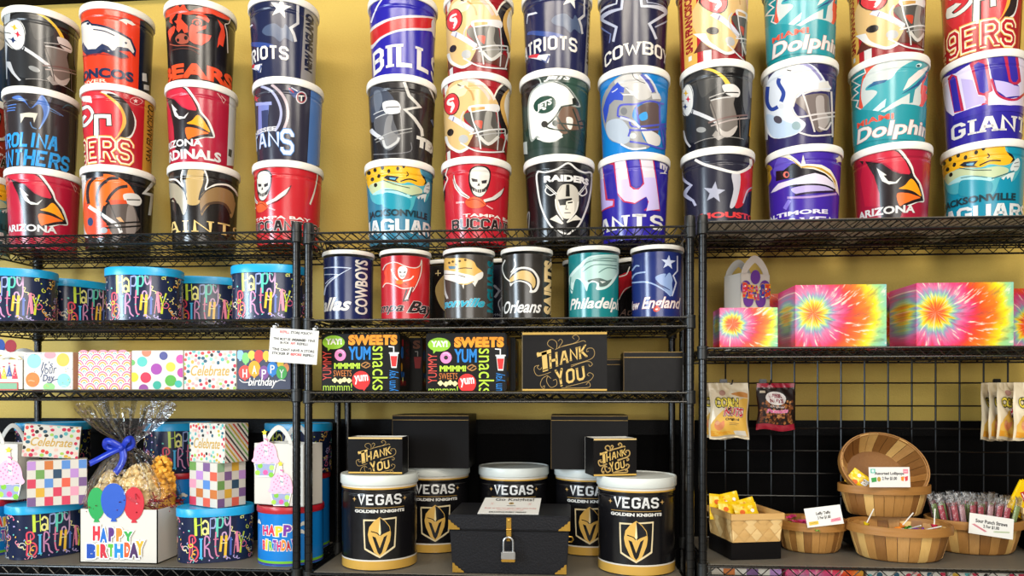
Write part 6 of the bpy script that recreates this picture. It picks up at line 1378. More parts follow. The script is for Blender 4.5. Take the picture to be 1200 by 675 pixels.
def snack(label, X, Y, zt_, W, H, base, art, rz=0, group=None, thick=.022, seal=None, conv_px=None, seed=1):
    """a pillow pouch hanging by its top seal; local origin at the hang hole"""
    t = thing('snack_bag', label, 'snack bag', (X, Y, zt_), rz, group); rnd = random.Random(seed); nx, nz = 22, 26
    M = Matrix.Translation((X, Y, zt_)) @ Matrix.Rotation(rz, 4, 'Z'); ph = [rnd.uniform(0, 6) for _ in range(8)]
    def bulge(u, v):                                        # u,v in 0..1
        e = (max(0, math.sin(PI*u))**.55)*(max(0, math.sin(PI*min(1, max(0, (v-.02)/.86))))**.5)
        wr = .0022*(math.sin(u*13+ph[0]+v*4)+math.sin(v*17+ph[1])+math.sin((u+v)*21+ph[2]))*max(0, math.sin(PI*u))
        return thick*e*(.45+.75*(1-v)) + wr
    edge = lambda v, s: s*(.5-.018*math.sin(v*9+ph[3]+s)-.02*math.exp(-((v-.5)/.3)**2))
    def pt(u, v, side, off=0):
        x = (edge(v, -1)*(1-u)+edge(v, 1)*u)*W; b = bulge(u, v); return Vector((x, -(b+.0006+off) if side > 0 else b*.9+.0006, (v-.965)*H+.004*math.sin(u*7+ph[4])*(1-v)))
    for part in (('pouch', .13, .91), ('top_seal', .91, 1.), ('bottom_seal', 0, .13 if seal else .05)):
        nm, v0, v1 = part
        if nm == 'pouch' and not seal: v0 = .05
        if nm == 'bottom_seal': v1 = .13 if seal else .05
        mb = MB(); k = nz if nm == 'pouch' else 4; vs = []; fs = []
        for side in (1, -1):
            for j in range(k+1):
                for i in range(nx+1): vs.append(pt(i/nx, v0+(v1-v0)*j/k, side))
        q = (nx+1)*(k+1)
        for s_ in (0, 1):
            for j in range(k):
                for i in range(nx):
                    a = s_*q+j*(nx+1)+i; f = (a, a+1, a+nx+2, a+nx+1); fs.append(f if s_ == 0 else f[::-1])
        for j in range(k):
            for i in (0, nx): a = j*(nx+1)+i; f = (a, a+nx+1, q+a+nx+1, q+a); fs.append(f if i == 0 else f[::-1])
        mb.add(vs, fs, (seal or base) if nm != 'pouch' else base)
        if nm == 'pouch' and art:
            class SF:
                pass
            def surf(s, tt, off):
                u = min(.999, max(.001, s/W+.5)); v = min(1, max(0, tt/H)); p = pt(u, v, 1, off+.0012); e_ = .01
                n = (pt(min(1, u+e_), v, 1)-pt(max(0, u-e_), v, 1)).cross(pt(u, min(1, v+e_), 1)-pt(u, max(0, v-e_), 1)); n.normalize(); return p, n
            F_ = Face(M, (-W/2, 0, -.965*H), (1, 0, 0), (0, -1, 0)); cv = lambda px, py: (lambda q: (q[0]-W/2, q[1]))(F_.conv(px, py))
            A = Art(mb, surf, cv, lambda a, b: [(-.5+i/nx)*W for i in range(nx+1) if a < (-.5+i/nx)*W < b], card, lim=(.052*H if not seal else .13*H, .905*H, -W*.46, W*.46)); A.tcuts = [H*(v0+(v1-v0)*j/nz) for j in range(nz+1)]; A.W, A.H = W, H; art(A)
        mb.build(nm, t, 70)
    return t
def corn(A):
    W, H = A.W, A.H; k = '#1a1512'
    A.po([(-W*.2, H*.5), (W*.5, H*.72), (W*.5, H*.05), (-W*.5, H*.05), (-W*.5, H*.2)], '#E3B24C', uv=True, sm=True); A.po([(-W*.5, H*.05), (W*.1, H*.05), (W*.0, H*.12), (-W*.5, H*.16)], '#E09A2A', uv=True)
    A.po([(W*.05, H*.80), (W*.3, H*.84), (W*.48, H*.80), (W*.48, H*.74), (W*.2, H*.76)], '#C8843A', uv=True, sm=True); A.el(-W*.17, H*.82, W*.08, H*.05, '#B88A7A', uv=True)
    A.tx('CORN', -W*.38, W*.22, H*.56, H*.73, '#F2DC4E', bold=.045, uv=True, rot=-.06, shear=-.1, out=(k, .17)); A.tx('NUTS', -W*.14, W*.36, H*.40, H*.55, '#C81E38', bold=.05, uv=True, rot=-.06, out=[(k, .24), ('#F0EAE0', .11)])
    A.tx('Original', -W*.10, W*.26, H*.305, H*.365, k, bold=.04, uv=True, rot=-.04); A.po([(-W*.36, H*.30), (-W*.30, H*.34), (-W*.22, H*.30), (-W*.14, H*.33), (-W*.12, H*.24), (-W*.18, H*.17), (-W*.28, H*.16), (-W*.36, H*.22)], '#E08A5A', uv=True, sm=True)
    A.el(-W*.30, H*.29, W*.06, H*.035, '#E8A87A', uv=True); A.st([(0, H*.27), (W*.25, H*.26)], .002, '#9a7a4a', False, uv=True); A.st([(0, H*.24), (W*.2, H*.235)], .002, '#9a7a4a', False, uv=True); A.po([(W*.1, H*.12), (W*.4, H*.15), (W*.44, H*.06), (W*.15, H*.05)], '#D8D0C0', uv=True)
def beer(A):
    W, H = A.W, A.H; A.band(-W*.5, W*.5, H*.1, H*.90, '#241612'); rnd = random.Random(4)
    for i in range(150):
        x = rnd.uniform(-W*.44, W*.44); y = rnd.uniform(H*.15, H*.62)
        A.el(x, y, .0048, .0038, rnd.choice(['#9A5A2E', '#B8743C', '#7A4220', '#C88A50', '#5A2E18']), rnd.uniform(0, 3), 8, uv=True); A.layer -= .9
    A.layer += 2; A.el(-.002, H*.68, W*.27, H*.145, '#EFE6E0', uv=True); A.tx('BEER', -W*.19, W*.16, H*.69, H*.775, '#8A2A3A', bold=.06, uv=True); A.tx('NUTS', -W*.18, W*.17, H*.585, H*.67, '#8A2A3A', bold=.06, uv=True)
    A.tx('Original', -W*.18, W*.2, H*.47, H*.53, '#E8D8D0', bold=.01, shear=.3, uv=True); A.tx('Peanuts', -W*.3, W*.3, H*.37, H*.46, '#E86A9A', bold=.05, shear=.3, uv=True, rot=.08, out=('#F4E4EA', .05)); A.po([(-W*.42, H*.84), (-W*.27, H*.84), (-W*.27, H*.79), (-W*.42, H*.79)], '#D8C8B0', uv=True)
m_cream = m_foil('cream_foil', '#E9DCC2', '#D8C49C'); m_beer = m_foil('dark_brown_foil', '#2A1812', '#3a2218'); m_crim = m_foil('crimson_foil', '#B8243C', '#8e1a2e')
hx = hook(847, .14); hx2 = hook(893, .10); hx3 = hook(1166, .20)
def bagpos(px, py, Y): p = at(px, py, Y); return p
for k_, (px, Y, rz) in enumerate(((854, 2.50, -.06), (842, 2.565, .05))):
    p = at(px, 453, Y); W = .128; H = (at(px, 452, Y).z-at(px, 517, Y).z)
    snack('cream corn snack bag hanging by the left post, front one' if k_ == 0 else 'cream corn snack bag hanging behind the front one, by the left post', p.x, Y, z449-.004-.003, W, H, m_cream, corn, rz, 'corn snack bags on hooks', seed=3+k_)
p = at(910, 453, 2.535); snack('dark brown caramel nut bag with crimson seals hanging on the grid', p.x-.003, 2.535, z449-.007, .125, at(910, 453, 2.535).z-at(910, 508, 2.535).z, m_beer, beer, -.02, None, .018, m_crim, seed=9)
for k_, (px, Y, rz) in enumerate(((1157, 2.585, .55), (1167, 2.545, .5), (1178, 2.505, .45), (1203, 2.45, .15))):
    p = at(px+6, 453, Y); H = at(px, 452, Y).z-at(px, 519, Y).z
    snack(('cream corn snack bag hanging on the right, nearest the grid', 'cream corn snack bag hanging on the right, second from the grid', 'cream corn snack bag hanging on the right, third from the grid', 'cream corn snack bag hanging at the right edge, foremost of its hook')[k_], p.x, Y, z449-.007, .125, H, m_cream, corn, rz, 'corn snack bags on hooks', thick=.015, seed=20+k_)
# ------------------------------------------------------------------ baskets
m_w = [mat('basket_wood_%s' % n, c, .55, bump=.25, scale=18, stretch=(8, 8, 1), hex2=c2) for n, c, c2 in (('mid', '#B98749', '#A97638'), ('light', '#E0B871', '#D2A45A'), ('dark', '#94652F', '#845626'), ('tan', '#C4955A', '#B07F42'))]
m_rim = mat('basket_rim_wood', '#AD7A3C', .5, bump=.25, scale=18, stretch=(1, 1, 8), hex2='#9A682E')
BZ = RZ[2]+.0045
def basket(label, loc, rx, ry, h, rb=.82, seed=0, rot=None, pal=(0, 0, 3, 1, 0, 2, 0, 3, 0, 1), rz=0):
    t = thing('bushel_basket', label, 'basket', loc, rz, 'wooden bushel baskets', rot); rnd = random.Random(seed); n = 26
    f = lambda a, k, z: (math.sin(a)*rx*k, -math.cos(a)*ry*k, z)
    mb = MB(); t0 = .003
    for i in range(n):                                        # one stave after the other, bent in at the foot
        a0, a1 = 2*PI*i/n+.006, 2*PI*(i+1)/n-.006; o = .0012 if i % 2 else 0; m = m_w[pal[(i+seed) % len(pal)] if rnd.random() < .8 else rnd.randrange(4)]
        prof = [(rb*.93, .001), (rb, .008), (rb+(1-rb)*.45, h*.45), (1.0, h)]; vs = []; fs = []
        for k, z in prof:
            for a in (a0, (a0+a1)/2, a1):
                p = f(a, k+o/rx, z); q = f(a, k+o/rx-t0/rx, z+(.002 if z < .01 else 0)); vs += [p, q]
        for j in range(3):
            for c in (0, 1):
                b = j*6+c*2; fs += [(b, b+2, b+8, b+6), (b+1, b+7, b+9, b+3)]
            b = j*6; fs += [(b, b+6, b+7, b+1), (b+4, b+5, b+11, b+10)]
        fs += [(18, 20, 21, 19), (20, 22, 23, 21), (0, 1, 3, 2), (2, 3, 5, 4)]; mb.add(vs, fs, m)
    mb.add([f(2*PI*k/40, rb*.94, .004) for k in range(40)]+[f(2*PI*k/40, rb*.94, .001) for k in range(40)], [tuple(range(40)), tuple(range(40, 80))[::-1]], m_w[2]); mb.build('staves', t, 35)
    def band(nm, k0, k1, z0, z1):
        m_ = MB(); N = 56; vs = [f(2*PI*i/N, k, z) for k, z in ((k0, z0), (k1, z0), (k1, z1), (k0, z1)) for i in range(N)]
        m_.add(vs, [(j*N+i, j*N+(i+1) % N, ((j+1) % 4)*N+(i+1) % N, ((j+1) % 4)*N+i) for j in range(4) for i in range(N)], m_rim); o = m_.build(nm, t, 35)
        return o
    band('outer_rim', 1.002+.0014/rx, 1.002+.0052/rx, h-.024, h+.002); band('inner_rim', .985-.0022/rx, .998-.0022/rx, h-.022, h+.001)
    return t
def bpos(px, Y): return at(px, HZ, Y).x
# lollipop basket in front, taffy basket, straw basket
bl_ = bpos(1053, 2.375); LB = (bl_, 2.375)
basket('bushel basket of lollipops, foremost on the lower right shelf', (bl_, 2.375, BZ), .146, .112, .105, seed=2, rz=-.12)
bt_ = bpos(949, 2.48); TB = (bt_, 2.475)
basket('bushel basket of taffy beside the black riser box', (bt_, 2.475, BZ), .108, .10, .096, seed=5, pal=(0, 0, 2, 0, 3, 0, 0, 2))
bs_ = bpos(1141, 2.50); SB = (bs_, 2.50)
basket('bushel basket packed with candy straws at the right', (bs_, 2.50, BZ), .142, .108, .104, seed=3, pal=(0, 1, 0, 0, 2, 1, 0, 3))
# raised pair on a dark riser
zr = at(1028, 603.5, 2.50).z
rr_ = MB(); XR = bpos(1029, 2.57); rr_.box((-.10, -.055, 0), (.10, .055, zr-BZ-.001), m_black, .002); o = rr_.build('riser_box', smooth=20); o.location = (XR, 2.57, BZ); tag(o, 'black riser box under the raised bushel basket, behind the lollipops', 'box')
UB = (XR, 2.555)
basket('raised bushel basket holding another basket, in the middle of the right shelf', (XR, 2.525, zr), .140, .088, .098, seed=7, pal=(0, 2, 1, 0, 2, 2, 1, 0))
tb = basket('empty bushel basket tipped on its side inside the raised basket', (XR-.004, 2.585, zr+.128), .134, .110, .09, seed=4, rb=.74, pal=(2, 1, 2, 2, 2, 3, 1, 2, 2))
tb.rotation_euler = (math.radians(68), math.radians(14), math.radians(-8))
# tray box and woven basket at the left
def quad_frame(a, b): 
    rz = math.atan2(b.y-a.y, b.x-a.x); return rz
ra = at(857, HZ, 2.285); rb_ = at(915.5, HZ, 2.32); rzq = quad_frame(ra, rb_); wq = math.hypot(rb_.x-ra.x, rb_.y-ra.y)
hq = at(886, 636, 2.30).z-BZ
carton('riser_box', 'flat black box under the woven basket beside the left post', 'box', (857, 2.285), (915.5, 2.32), BZ, hq, .17, m_black, None, bev=.001)
dq = .175; cq = (ra+rb_)/2+Vector((-math.sin(rzq), math.cos(rzq), 0))*(dq/2-.005)
WB = thing('woven_basket', 'square woven chip basket of yellow candy packs on the flat black box', 'basket', (cq.x, cq.y, BZ+hq+.0005), rzq)
m_ch = [mat('woven_chip_%d_wood' % i, c, .5, bump=.2, scale=14, stretch=(1, 1, 6), hex2=c2) for i, (c, c2) in enumerate((('#D9B273', '#C99A58'), ('#E8C890', '#DDB674')))]
def wv(W0, D0, W1, D1, h):
    mb = MB(); cols = 9
    C0 = [(-W0, -D0), (W0, -D0), (W0, D0), (-W0, D0)]; C1 = [(-W1, -D1), (W1, -D1), (W1, D1), (-W1, D1)]
    for s_ in range(4):
        a0, b0, a1, b1 = Vector(C0[s_]), Vector(C0[(s_+1) % 4]), Vector(C1[s_]), Vector(C1[(s_+1) % 4]); nrm = Vector(((b0-a0).y, -(b0-a0).x)).normalized()
        n = 4; rows = 2
        def P(u, v, o): 
            p = (a0.lerp(b0, u)).lerp(a1.lerp(b1, u), v); return Vector((p.x+nrm.x*o, p.y+nrm.y*o, h*v+.001))
        mb.add([P(0, 0, 0), P(1, 0, 0), P(1, 1, 0), P(0, 1, 0), P(0, 0, -.003), P(1, 0, -.003), P(1, 1, -.003), P(0, 1, -.003)], [(0, 1, 2, 3), (7, 6, 5, 4), (2, 6, 7, 3)], m_ch[0])
        for i in range(n+1):                                  # diagonal chips over the liner, alternately proud
            for dr in (1, -1):
                for j in range(rows):
                    u0 = (i+(.5 if j % 2 else 0))/n; ln = .5/n; v0 = j/rows; v1 = (j+1)/rows
                    q = [(u0, v0), (u0+ln, (v0+v1)/2), (u0, v1), (u0-ln, (v0+v1)/2)]
                    if dr < 0: q = [(u+ln, v+.5/rows) for u, v in q]
                    q = [(min(1, max(0, u)), min(1, max(0, v))) for u, v in q]
                    cu = sum(u for u, v in q)/4; cv = sum(v for u, v in q)/4; qq = [(cu+(u-cu)*.93, cv+(v-cv)*.93) for u, v in q]
                    o = .0035 if dr > 0 else .0022; V = [P(u, v, o*.4) for u, v in qq]+[P(cu, cv, o)]
                    mb.add(V, [(0, 1, 4), (1, 2, 4), (2, 3, 4), (3, 0, 4)], m_ch[(i+j+(dr > 0)) % 2])
    mb.add([(-W0, -D0, .002), (W0, -D0, .002), (W0, D0, .002), (-W0, D0, .002)], [(0, 1, 2, 3)], m_ch[0]); return mb
hw = at(890, 603, 2.30).z-(BZ+hq)
wW, wD = wq/2+.001, dq/2
wv(wW*.94, wD*.94, wW*1.02, wD*1.02, hw).build('woven_sides', WB, 25)
mb = MB()
for o_, z0, z1 in ((.004, hw-.016, hw+.003), (-.004, hw-.014, hw+.002)):
    W1, D1 = wW*1.02+o_, wD*1.02+o_; t_ = .0022
    mb.box((-W1, -D1, z0), (W1, -D1+t_, z1), m_rim if False else m_ch[0], .0006); mb.box((-W1, D1-t_, z0), (W1, D1, z1), m_ch[0], .0006); mb.box((-W1, -D1, z0), (-W1+t_, D1, z1), m_ch[0], .0006); mb.box((W1-t_, -D1, z0), (W1, D1, z1), m_ch[0], .0006)
mb.build('rim_band', WB, 25)
m_yel = m_foil('yellow_candy_foil', '#F0D010', '#E8B80C')
def ypack(label, M, seed, W=.075, H=.085):
    t = thing('candy_pack', label, 'candy pack', (0, 0, 0), 0, 'yellow candy packs'); rnd = random.Random(seed); mb = MB(); n = 10; vs = []; fs = []; ph = [rnd.uniform(0, 6) for _ in range(3)]
    for s_ in (1, -1):
        for j in range(n+1):
            for i in range(n+1):
                u, v = i/n, j/n; b = .007*(math.sin(PI*u)**.6)*(math.sin(PI*v)**.6)+.0008*math.sin(u*15+ph[0]+v*6)
                vs.append(Vector(((u-.5)*W, -s_*(b+.0004), v*H)))
    q = (n+1)**2
    for s_ in (0, 1):
        for j in range(n):
            for i in range(n): a = s_*q+j*(n+1)+i; f = (a, a+1, a+n+2, a+n+1); fs.append(f if s_ == 0 else f[::-1])
    for j in range(n):
        for i in (0, n): a = j*(n+1)+i; fs.append((a, a+n+1, q+a+n+1, q+a) if i == 0 else (a, q+a, q+a+n+1, a+n+1)); 
    mb.add(vs, fs, m_yel)
    def surf(s, tt, off):
        u = min(.98, max(.02, s/W+.5)); v = min(.98, max(.02, tt/H)); b = .007*(math.sin(PI*u)**.6)*(math.sin(PI*v)**.6)+.0008*math.sin(u*15+ph[0]+v*6); return Vector((s, -(b+.0012+off), tt)), Vector((0, -1, 0))
    A = Art(mb, surf, None, None, card, lim=(.003, H-.003, -W/2+.003, W/2-.003))
    A.tx('SOUR', -W*.1, W*.3, H*.25, H*.5, '#E8E4DC', bold=.08, uv=True, out=('#1a1a30', .12)); A.el(-W*.2, H*.68, .008, .008, '#E86A1A', uv=True); A.el(W*.25, H*.7, .006, .006, '#F4F0E0', uv=True); A.st([(-W*.4, H*.15), (W*.4, H*.12)], .003, '#E8922A', False, uv=True)
    for i in range(6): A.el(rnd.uniform(-W*.4, W*.4), rnd.uniform(H*.1, H*.9), .003, .003, '#E8A010', uv=True)
    mb.build('pouch', t, 60); t.matrix_world = M; return t
MW = Matrix.Translation(WB.location) @ Matrix.Rotation(rzq, 4, 'Z')
for k_, (x, y, z, tl, rl, lab) in enumerate(((-.056, .050, .046, .35, .12, 'yellow candy pack at the back left of the woven basket'), (-.010, .056, .050, .3, -.2, 'yellow candy pack standing highest at the back of the woven basket'), (.034, .024, .034, .3, -.25, 'yellow candy pack at the right of the woven basket'), (-.040, .004, .030, .4, .06, 'yellow candy pack leaning at the left front of the woven basket'), (.012, -.022, .026, .35, -.12, 'yellow candy pack foremost in the woven basket'))):
    ypack(lab, MW @ Matrix.Translation((x, y, z)) @ Matrix.Rotation(rl, 4, 'Y') @ Matrix.Rotation(-tl, 4, 'X'), 30+k_)
# taffy pieces
rnd = random.Random(8); g6 = 'wrapped taffy pieces'
def taffy(col, p, rz, tilt, label):
    t = thing('taffy_piece', label, 'candy', p, 0, g6); t.rotation_euler = (tilt, 0, rz); m = mat('taffy_wrap_'+col, col, .3, bump=.3, scale=70); mb = MB(); mb.box((-.022, -.007, 0), (.022, .007, .010), m, .003)
    mb.build('wrapped_middle', t); tw = MB()
    for s_ in (-1, 1): tw.add([(s_*.021, 0, .005), (s_*.036, -.009, .001), (s_*.039, -.003, .008), (s_*.037, .003, .002), (s_*.036, .009, .009)], [(0, 1, 2), (0, 2, 3), (0, 3, 4)], m)
    o = tw.build('twist', t, 0); md = o.modifiers.new('thickness', 'SOLIDIFY'); md.thickness = .0008
for k_ in range(16):
    a = k_*2.4; r_ = .082*math.sqrt((k_+.5)/16); c = ['#5FAE2E', '#E0559A', '#D83A7A', '#6ABF3A', '#C83A5A', '#E8A03A'][k_ % 6]; nmz = {'#5FAE2E': 'green', '#6ABF3A': 'light green', '#E0559A': 'pink', '#D83A7A': 'hot pink', '#C83A5A': 'red', '#E8A03A': 'orange'}[c]
    taffy(c, (TB[0]+r_*math.cos(a), TB[1]+r_*math.sin(a)*.9, BZ+.074+.016*((k_*7) % 3)*.5), rnd.uniform(0, 3), rnd.uniform(-.3, .3), nmz+' wrapped taffy piece in the basket behind the small price card')
fill = MB(); fill.lathe([(.001, 0), (.086, 0), (.098, .062), (.001, .066)], mat('assorted_wrapped_taffy', '#A8486A', .4, bump=.8, scale=60, hex2='#5F8A3A'), 28, Matrix.Translation((TB[0], TB[1], BZ+.006)), sy=.92, cap0=False, cap1=False); o = fill.build('taffy_pile'); tag(o, 'deep pile of wrapped taffy filling the basket', 'candy', None, 'stuff')
# lollipops
m_stick = mat('white_paper_stick', '#E8E4DA', .6)
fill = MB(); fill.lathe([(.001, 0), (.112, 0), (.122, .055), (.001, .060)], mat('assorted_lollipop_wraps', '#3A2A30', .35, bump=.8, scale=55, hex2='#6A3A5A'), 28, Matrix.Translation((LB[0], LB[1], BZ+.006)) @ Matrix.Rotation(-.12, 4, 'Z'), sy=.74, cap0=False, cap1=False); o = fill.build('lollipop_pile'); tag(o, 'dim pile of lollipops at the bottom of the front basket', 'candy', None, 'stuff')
def lolly(p, rot, col, label):
    t = thing('lollipop', label, 'lollipop', p, 0, 'lollipops in the front basket'); t.rotation_euler = rot; m = mat('lollipop_wrap_'+col, col, .25, bump=.3, scale=60)
    mb = MB(); bm = bmesh.new(); bmesh.ops.create_uvsphere(bm, u_segments=14, v_segments=10, radius=.014); bmesh.ops.scale(bm, vec=(1, 1, .85), verts=bm.verts[:]); mb.bm(bm, m); mb.lathe([(.013, .005), (.008, .012), (.0045, .016), (.009, .022), (.010, .026)], m, 10, cap0=False, cap1=False); mb.build('candy_head', t)
    mb = MB(); mb.tube([(0, 0, .008), (0, 0, .075)], .002, m_stick, 8); mb.build('stick', t)
zl = BZ+.076
for x, y, rot, c, lab in ((-.095, .03, (0, .45, 0), '#E8C81E', 'yellow lollipop with its stick up, at the left of the front basket'), (-.045, .015, (1.3, .3, .5), '#3F8A3A', 'green wrapped lollipop lying in the front basket'), (.005, .02, (.2, .6, 0), '#E8862A', 'orange lollipop, its stick leaning right, middle of the front basket'), (.055, .01, (1.2, -.4, 1.2), '#7A3A9A', 'purple wrapped lollipop in the front basket'), (.035, .04, (1.2, .2, .2), '#4FA03A', 'light green lollipop behind the purple one in the front basket'), (.105, .0, (-.1, .10, 0), '#C8324A', 'red lollipop, its stick upright by the right rim of the front basket')):
    lolly((LB[0]+x, LB[1]+y, zl+(.0)), rot, c, lab)
# candy straws, each in its own clear sleeve
m_slv = m_cello.copy(); m_slv.name = 'clear_sleeve_plastic'; [setattr(q.inputs[2], 'default_value', .10) for q in m_slv.node_tree.nodes if q.type == 'MATH']; [setattr(q.inputs['Roughness'], 'default_value', .3) for q in m_slv.node_tree.nodes if q.type == 'BSDF_GLOSSY']; gS = 'candy straws in clear sleeves'
SC = ['#CC5A66', '#DC9AA2', '#A2BA70', '#C8465A', '#C4CE8A', '#E2B4B8']; SN = ['red', 'pink', 'green', 'red', 'pale green', 'pale pink']
straws = {}
def straw(col, p, rot, L, label):
    t = thing('candy_straw', label, 'candy', p, 0, gS); t.rotation_euler = rot
    if col not in straws:
        m = mat('sugar_straw_'+col, col, .6, bump=.6, scale=180, var=.3); mb = MB()
        for dx in (-.0052, .0, .0052): mb.tube([(dx, 0, .004), (dx, .001, .07), (dx, 0, .138)], .0032, m, 7)
        a = mb.build('straws', t); sl = MB(); rows = []; n = 12
        for z, w_, d_ in ((0, .0105, .001), (.01, .0100, .005), (.08, .0105, .0055), (.140, .0105, .005), (.150, .0105, .003), (.166, .0135, .001)): rows.append([(w_*math.cos(q)*(1+.06*math.sin(z*300+q*3)), d_*math.sin(q)+.0012*math.sin(z*200+q*2), z+(.004*math.sin(q*5) if z > .16 else 0)) for q in (2*PI*i/n for i in range(n))])
        vs = [v for r in rows for v in r]; fs = [(j*n+i, j*n+(i+1) % n, (j+1)*n+(i+1) % n, (j+1)*n+i) for j in range(len(rows)-1) for i in range(n)]; sl.add(vs, fs, m_slv); b = sl.build('clear_sleeve', t, 60); straws[col] = (a, b)
    else:
        for q in straws[col]: c = q.copy(); COL.objects.link(c); c.parent = t
rnd = random.Random(14); k_ = 0
for row, (yy, n, zz) in enumerate(((.072, 8, .012), (.036, 9, .006), (.0, 9, .0), (-.036, 9, -.004), (-.070, 8, -.006))):
    for i in range(n):
        u = (i+.5)/n*2-1; x = u*.104*math.sqrt(max(.2, 1-(yy/.105)**2)); ci = rnd.randrange(6)
        straw(SC[ci], (SB[0]+x, SB[1]+yy*.86, BZ+.009+rnd.uniform(0, .008)), (rnd.uniform(-.03, .03)+(.05 if yy < 0 else -.05), u*.24+rnd.uniform(-.03, .03), rnd.uniform(-.2, .2)), .15, SN[ci]+' candy straws in a clear sleeve, standing in the basket at right'); k_ += 1
# right edge: woven basket with blue and yellow pack
mb = MB(); xe = at(1226, HZ, 2.47).x
eb = thing('woven_basket', 'pale woven chip basket cut off by the right edge', 'basket', (xe, 2.50, BZ+.085), -.25)
wv(.062, .085, .070, .093, .06).build('woven_sides', eb, 25)
mb = MB()
for s_ in (-1, 1): mb.box((-.075, s_*.097-.0015, .046), (.075, s_*.097+.0015, .064), m_ch[1], .0006); mb.box((s_*.073-.0015, -.097, .046), (s_*.073+.0015, .097, .064), m_ch[1], .0006)
mb.build('rim_band', eb, 25)
mb = MB(); mb.box((-.045, -.09, 0), (.075, .09, .084), m_black, .002); o = mb.build('riser_box', smooth=20); o.location = (xe, 2.50, BZ); o.rotation_euler = (0, 0, -.25); tag(o, 'black riser box at the right edge under the pale woven basket', 'box')
EM = Matrix.Translation((xe-.075, 2.47, BZ+.128)) @ Matrix.Rotation(.62, 4, 'Y') @ Matrix.Rotation(-.3, 4, 'X')
tp = thing('candy_pack', 'yellow and blue candy pack sticking out of the basket at the right edge', 'candy pack', (0, 0, 0), 0)
mb = MB(); mb.box((-.05, -.008, -.02), (.05, .008, .10), m_yel, .006)
F_ = Face(EM, (0, -.0085, 0), (1, 0, 0), (0, -1, 0)); A = Art(mb, F_.surf, F_.conv, None, card, lim=(-.018, .098, -.048, .048))
A.po([(.0, -.02), (.05, -.02), (.05, .1), (.012, .1), (.002, .04)], '#1A62B8', uv=True); A.el(-.006, .066, .020, .020, '#1a2a44', .4, uv=True); A.el(-.008, .067, .014, .012, '#D8DCE0', .4, uv=True); A.po([(-.036, .05), (-.01, .028), (.002, .036), (-.028, .062)], '#B8202A', uv=True); A.st([(-.03, .052), (-.005, .036)], .004, '#F0E6D8', False, uv=True)
mb.build('pouch', tp, 60); tp.matrix_world = EM
# price cards
def price(l1, l2, extra=None):
    def f(A):
        W, H = A.W, A.H; A.tx(l1, W*.14, W*.86, H*.58, H*.76, '#2e2c30', bold=.03, uv=True) if len(l1) > 12 else A.tx(l1, W*.30, W*.70, H*.55, H*.75, '#2e2c30', bold=.03, uv=True)
        A.tx(l2, W*.32, W*.68, H*.34, H*.52, '#2e2c30', bold=.03, uv=True)
        if extra: extra(A, W, H)
    return f
def x_taffy(A, W, H): A.po([(W*.06, H*.10), (W*.32, H*.12), (W*.32, H*.30), (W*.06, H*.28)], '#E8C048', uv=True); A.tx('taffy', W*.09, W*.29, H*.14, H*.26, '#9a7a2a', uv=True); A.po([(W*.66, H*.14), (W*.94, H*.18), (W*.94, H*.36), (W*.67, H*.30)], '#E8909E', uv=True); A.tx('taffy', W*.70, W*.91, H*.19, H*.3, '#B0506A', uv=True)
def x_lolly(A, W, H):
    A.po([(W*.04, H*.7), (W*.16, H*.7), (W*.16, H*.92), (W*.04, H*.92)], '#7CC4B4', uv=True); A.el(W*.10, H*.81, W*.03, H*.07, '#DDF0EA', uv=True); A.po([(W*.84, H*.68), (W*.96, H*.68), (W*.96, H*.9), (W*.84, H*.9)], '#EE8A9A', uv=True); A.st([(W*.86, H*.79), (W*.94, H*.79)], .0012, '#F8E0E4', False, uv=True)
    A.po([(W*.06, H*.24), (W*.18, H*.28), (W*.18, H*.5), (W*.05, H*.46)], '#3F9A4A', uv=True); A.el(W*.24, H*.40, W*.045, H*.12, '#B8963A', uv=True); A.po([(W*.78, H*.34), (W*.84, H*.3), (W*.86, H*.54), (W*.78, H*.52)], '#EE8A2A', uv=True); A.po([(W*.88, H*.3), (W*.94, H*.34), (W*.95, H*.56), (W*.87, H*.52)], '#D8404A', uv=True)
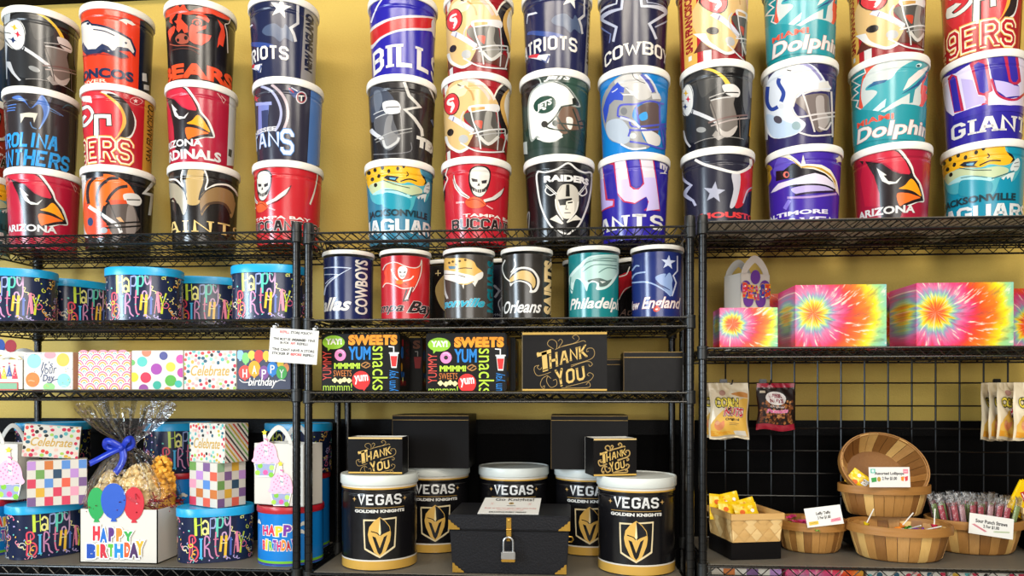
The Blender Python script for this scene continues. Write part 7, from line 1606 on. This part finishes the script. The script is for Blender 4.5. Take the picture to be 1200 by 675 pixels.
def x_straw(A, W, H):
    A.po([(W*.05, H*.46), (W*.12, H*.50), (W*.42, H*.20), (W*.36, H*.16)], '#D898A0', uv=True); A.st([(W*.09, H*.45), (W*.38, H*.2)], .0014, '#B8505A', False, uv=True); A.po([(W*.55, H*.20), (W*.92, H*.28), (W*.92, H*.36), (W*.56, H*.28)], '#C8D0B8', uv=True); A.st([(W*.58, H*.25), (W*.9, H*.32)], .0014, '#8aa06a', False, uv=True)
Yt = TB[1]-.108
card_sign('price_card', 'white price card for taffy standing in the round basket', (at(946.5, 618.5, Yt), at(989, 613.5, Yt), at(988, 592, Yt+.012), at(944, 596, Yt+.012)), price('Laffy Taffy', '3 For $1.00', x_taffy))
Yl = 2.525-.088-.012
card_sign('price_card', 'white price card for lollipops standing in the raised basket', (at(1019, 571, Yl), at(1067, 571, Yl), at(1066.5, 548, Yl+.006), at(1018, 547.5, Yl+.006)), price('Assorted Lollipops', '2 For $1.00', x_lolly))
Ys = SB[1]-.122
card_sign('price_card', 'white price card for candy straws leaning on the straw basket', (at(1135, 624.5, Ys), at(1187, 632.5, Ys), at(1189.5, 608, Ys+.01), at(1138.5, 601, Ys+.01)), price('Sour Punch Straws', '2 For $1.00', x_straw))
tp = ypack('yellow candy pack lying in the raised basket beside its price card', Matrix.Translation((bpos(1015, 2.48), 2.495, at(1000, 568, 2.49).z)) @ Matrix.Rotation(-.9, 4, 'Y') @ Matrix.Rotation(-.3, 4, 'X') @ Matrix.Translation((0.0, 0, -.03)), 77, .055, .085)
# ------------------------------------------------------------------ boxes on the shelf below, their tops just showing
US = RZ[3]+.0045
uz = lambda px: at(px, 668.5, 2.30).z-US-.045
carton('gift_box', 'chequered gift box on the shelf under the woven basket', 'box', (834, 2.275), (916, 2.275), US, .262, .085, m_white, checks(6, 6, 8), group='boxes on the shelf below')
carton('tie_dye_box', 'tie-dye gift box on the shelf under the taffy basket', 'box', (921, 2.275), (1012, 2.275), US, .262, .085, tiedye('tie_dye_card_under', -.05, .16, 3.8), None, group='boxes on the shelf below')
carton('gift_box', 'confetti gift box on the shelf under the lollipop basket', 'box', (1016, 2.275), (1108, 2.275), US, .262, .085, m_white, lambda A: confetti(A, 9, 110, .009), group='boxes on the shelf below')
carton('gift_box', 'confetti gift box on the shelf under the straw basket', 'box', (1112, 2.275), (1204, 2.275), US, .262, .085, m_white, lambda A: confetti(A, 12, 110, .009), group='boxes on the shelf below')
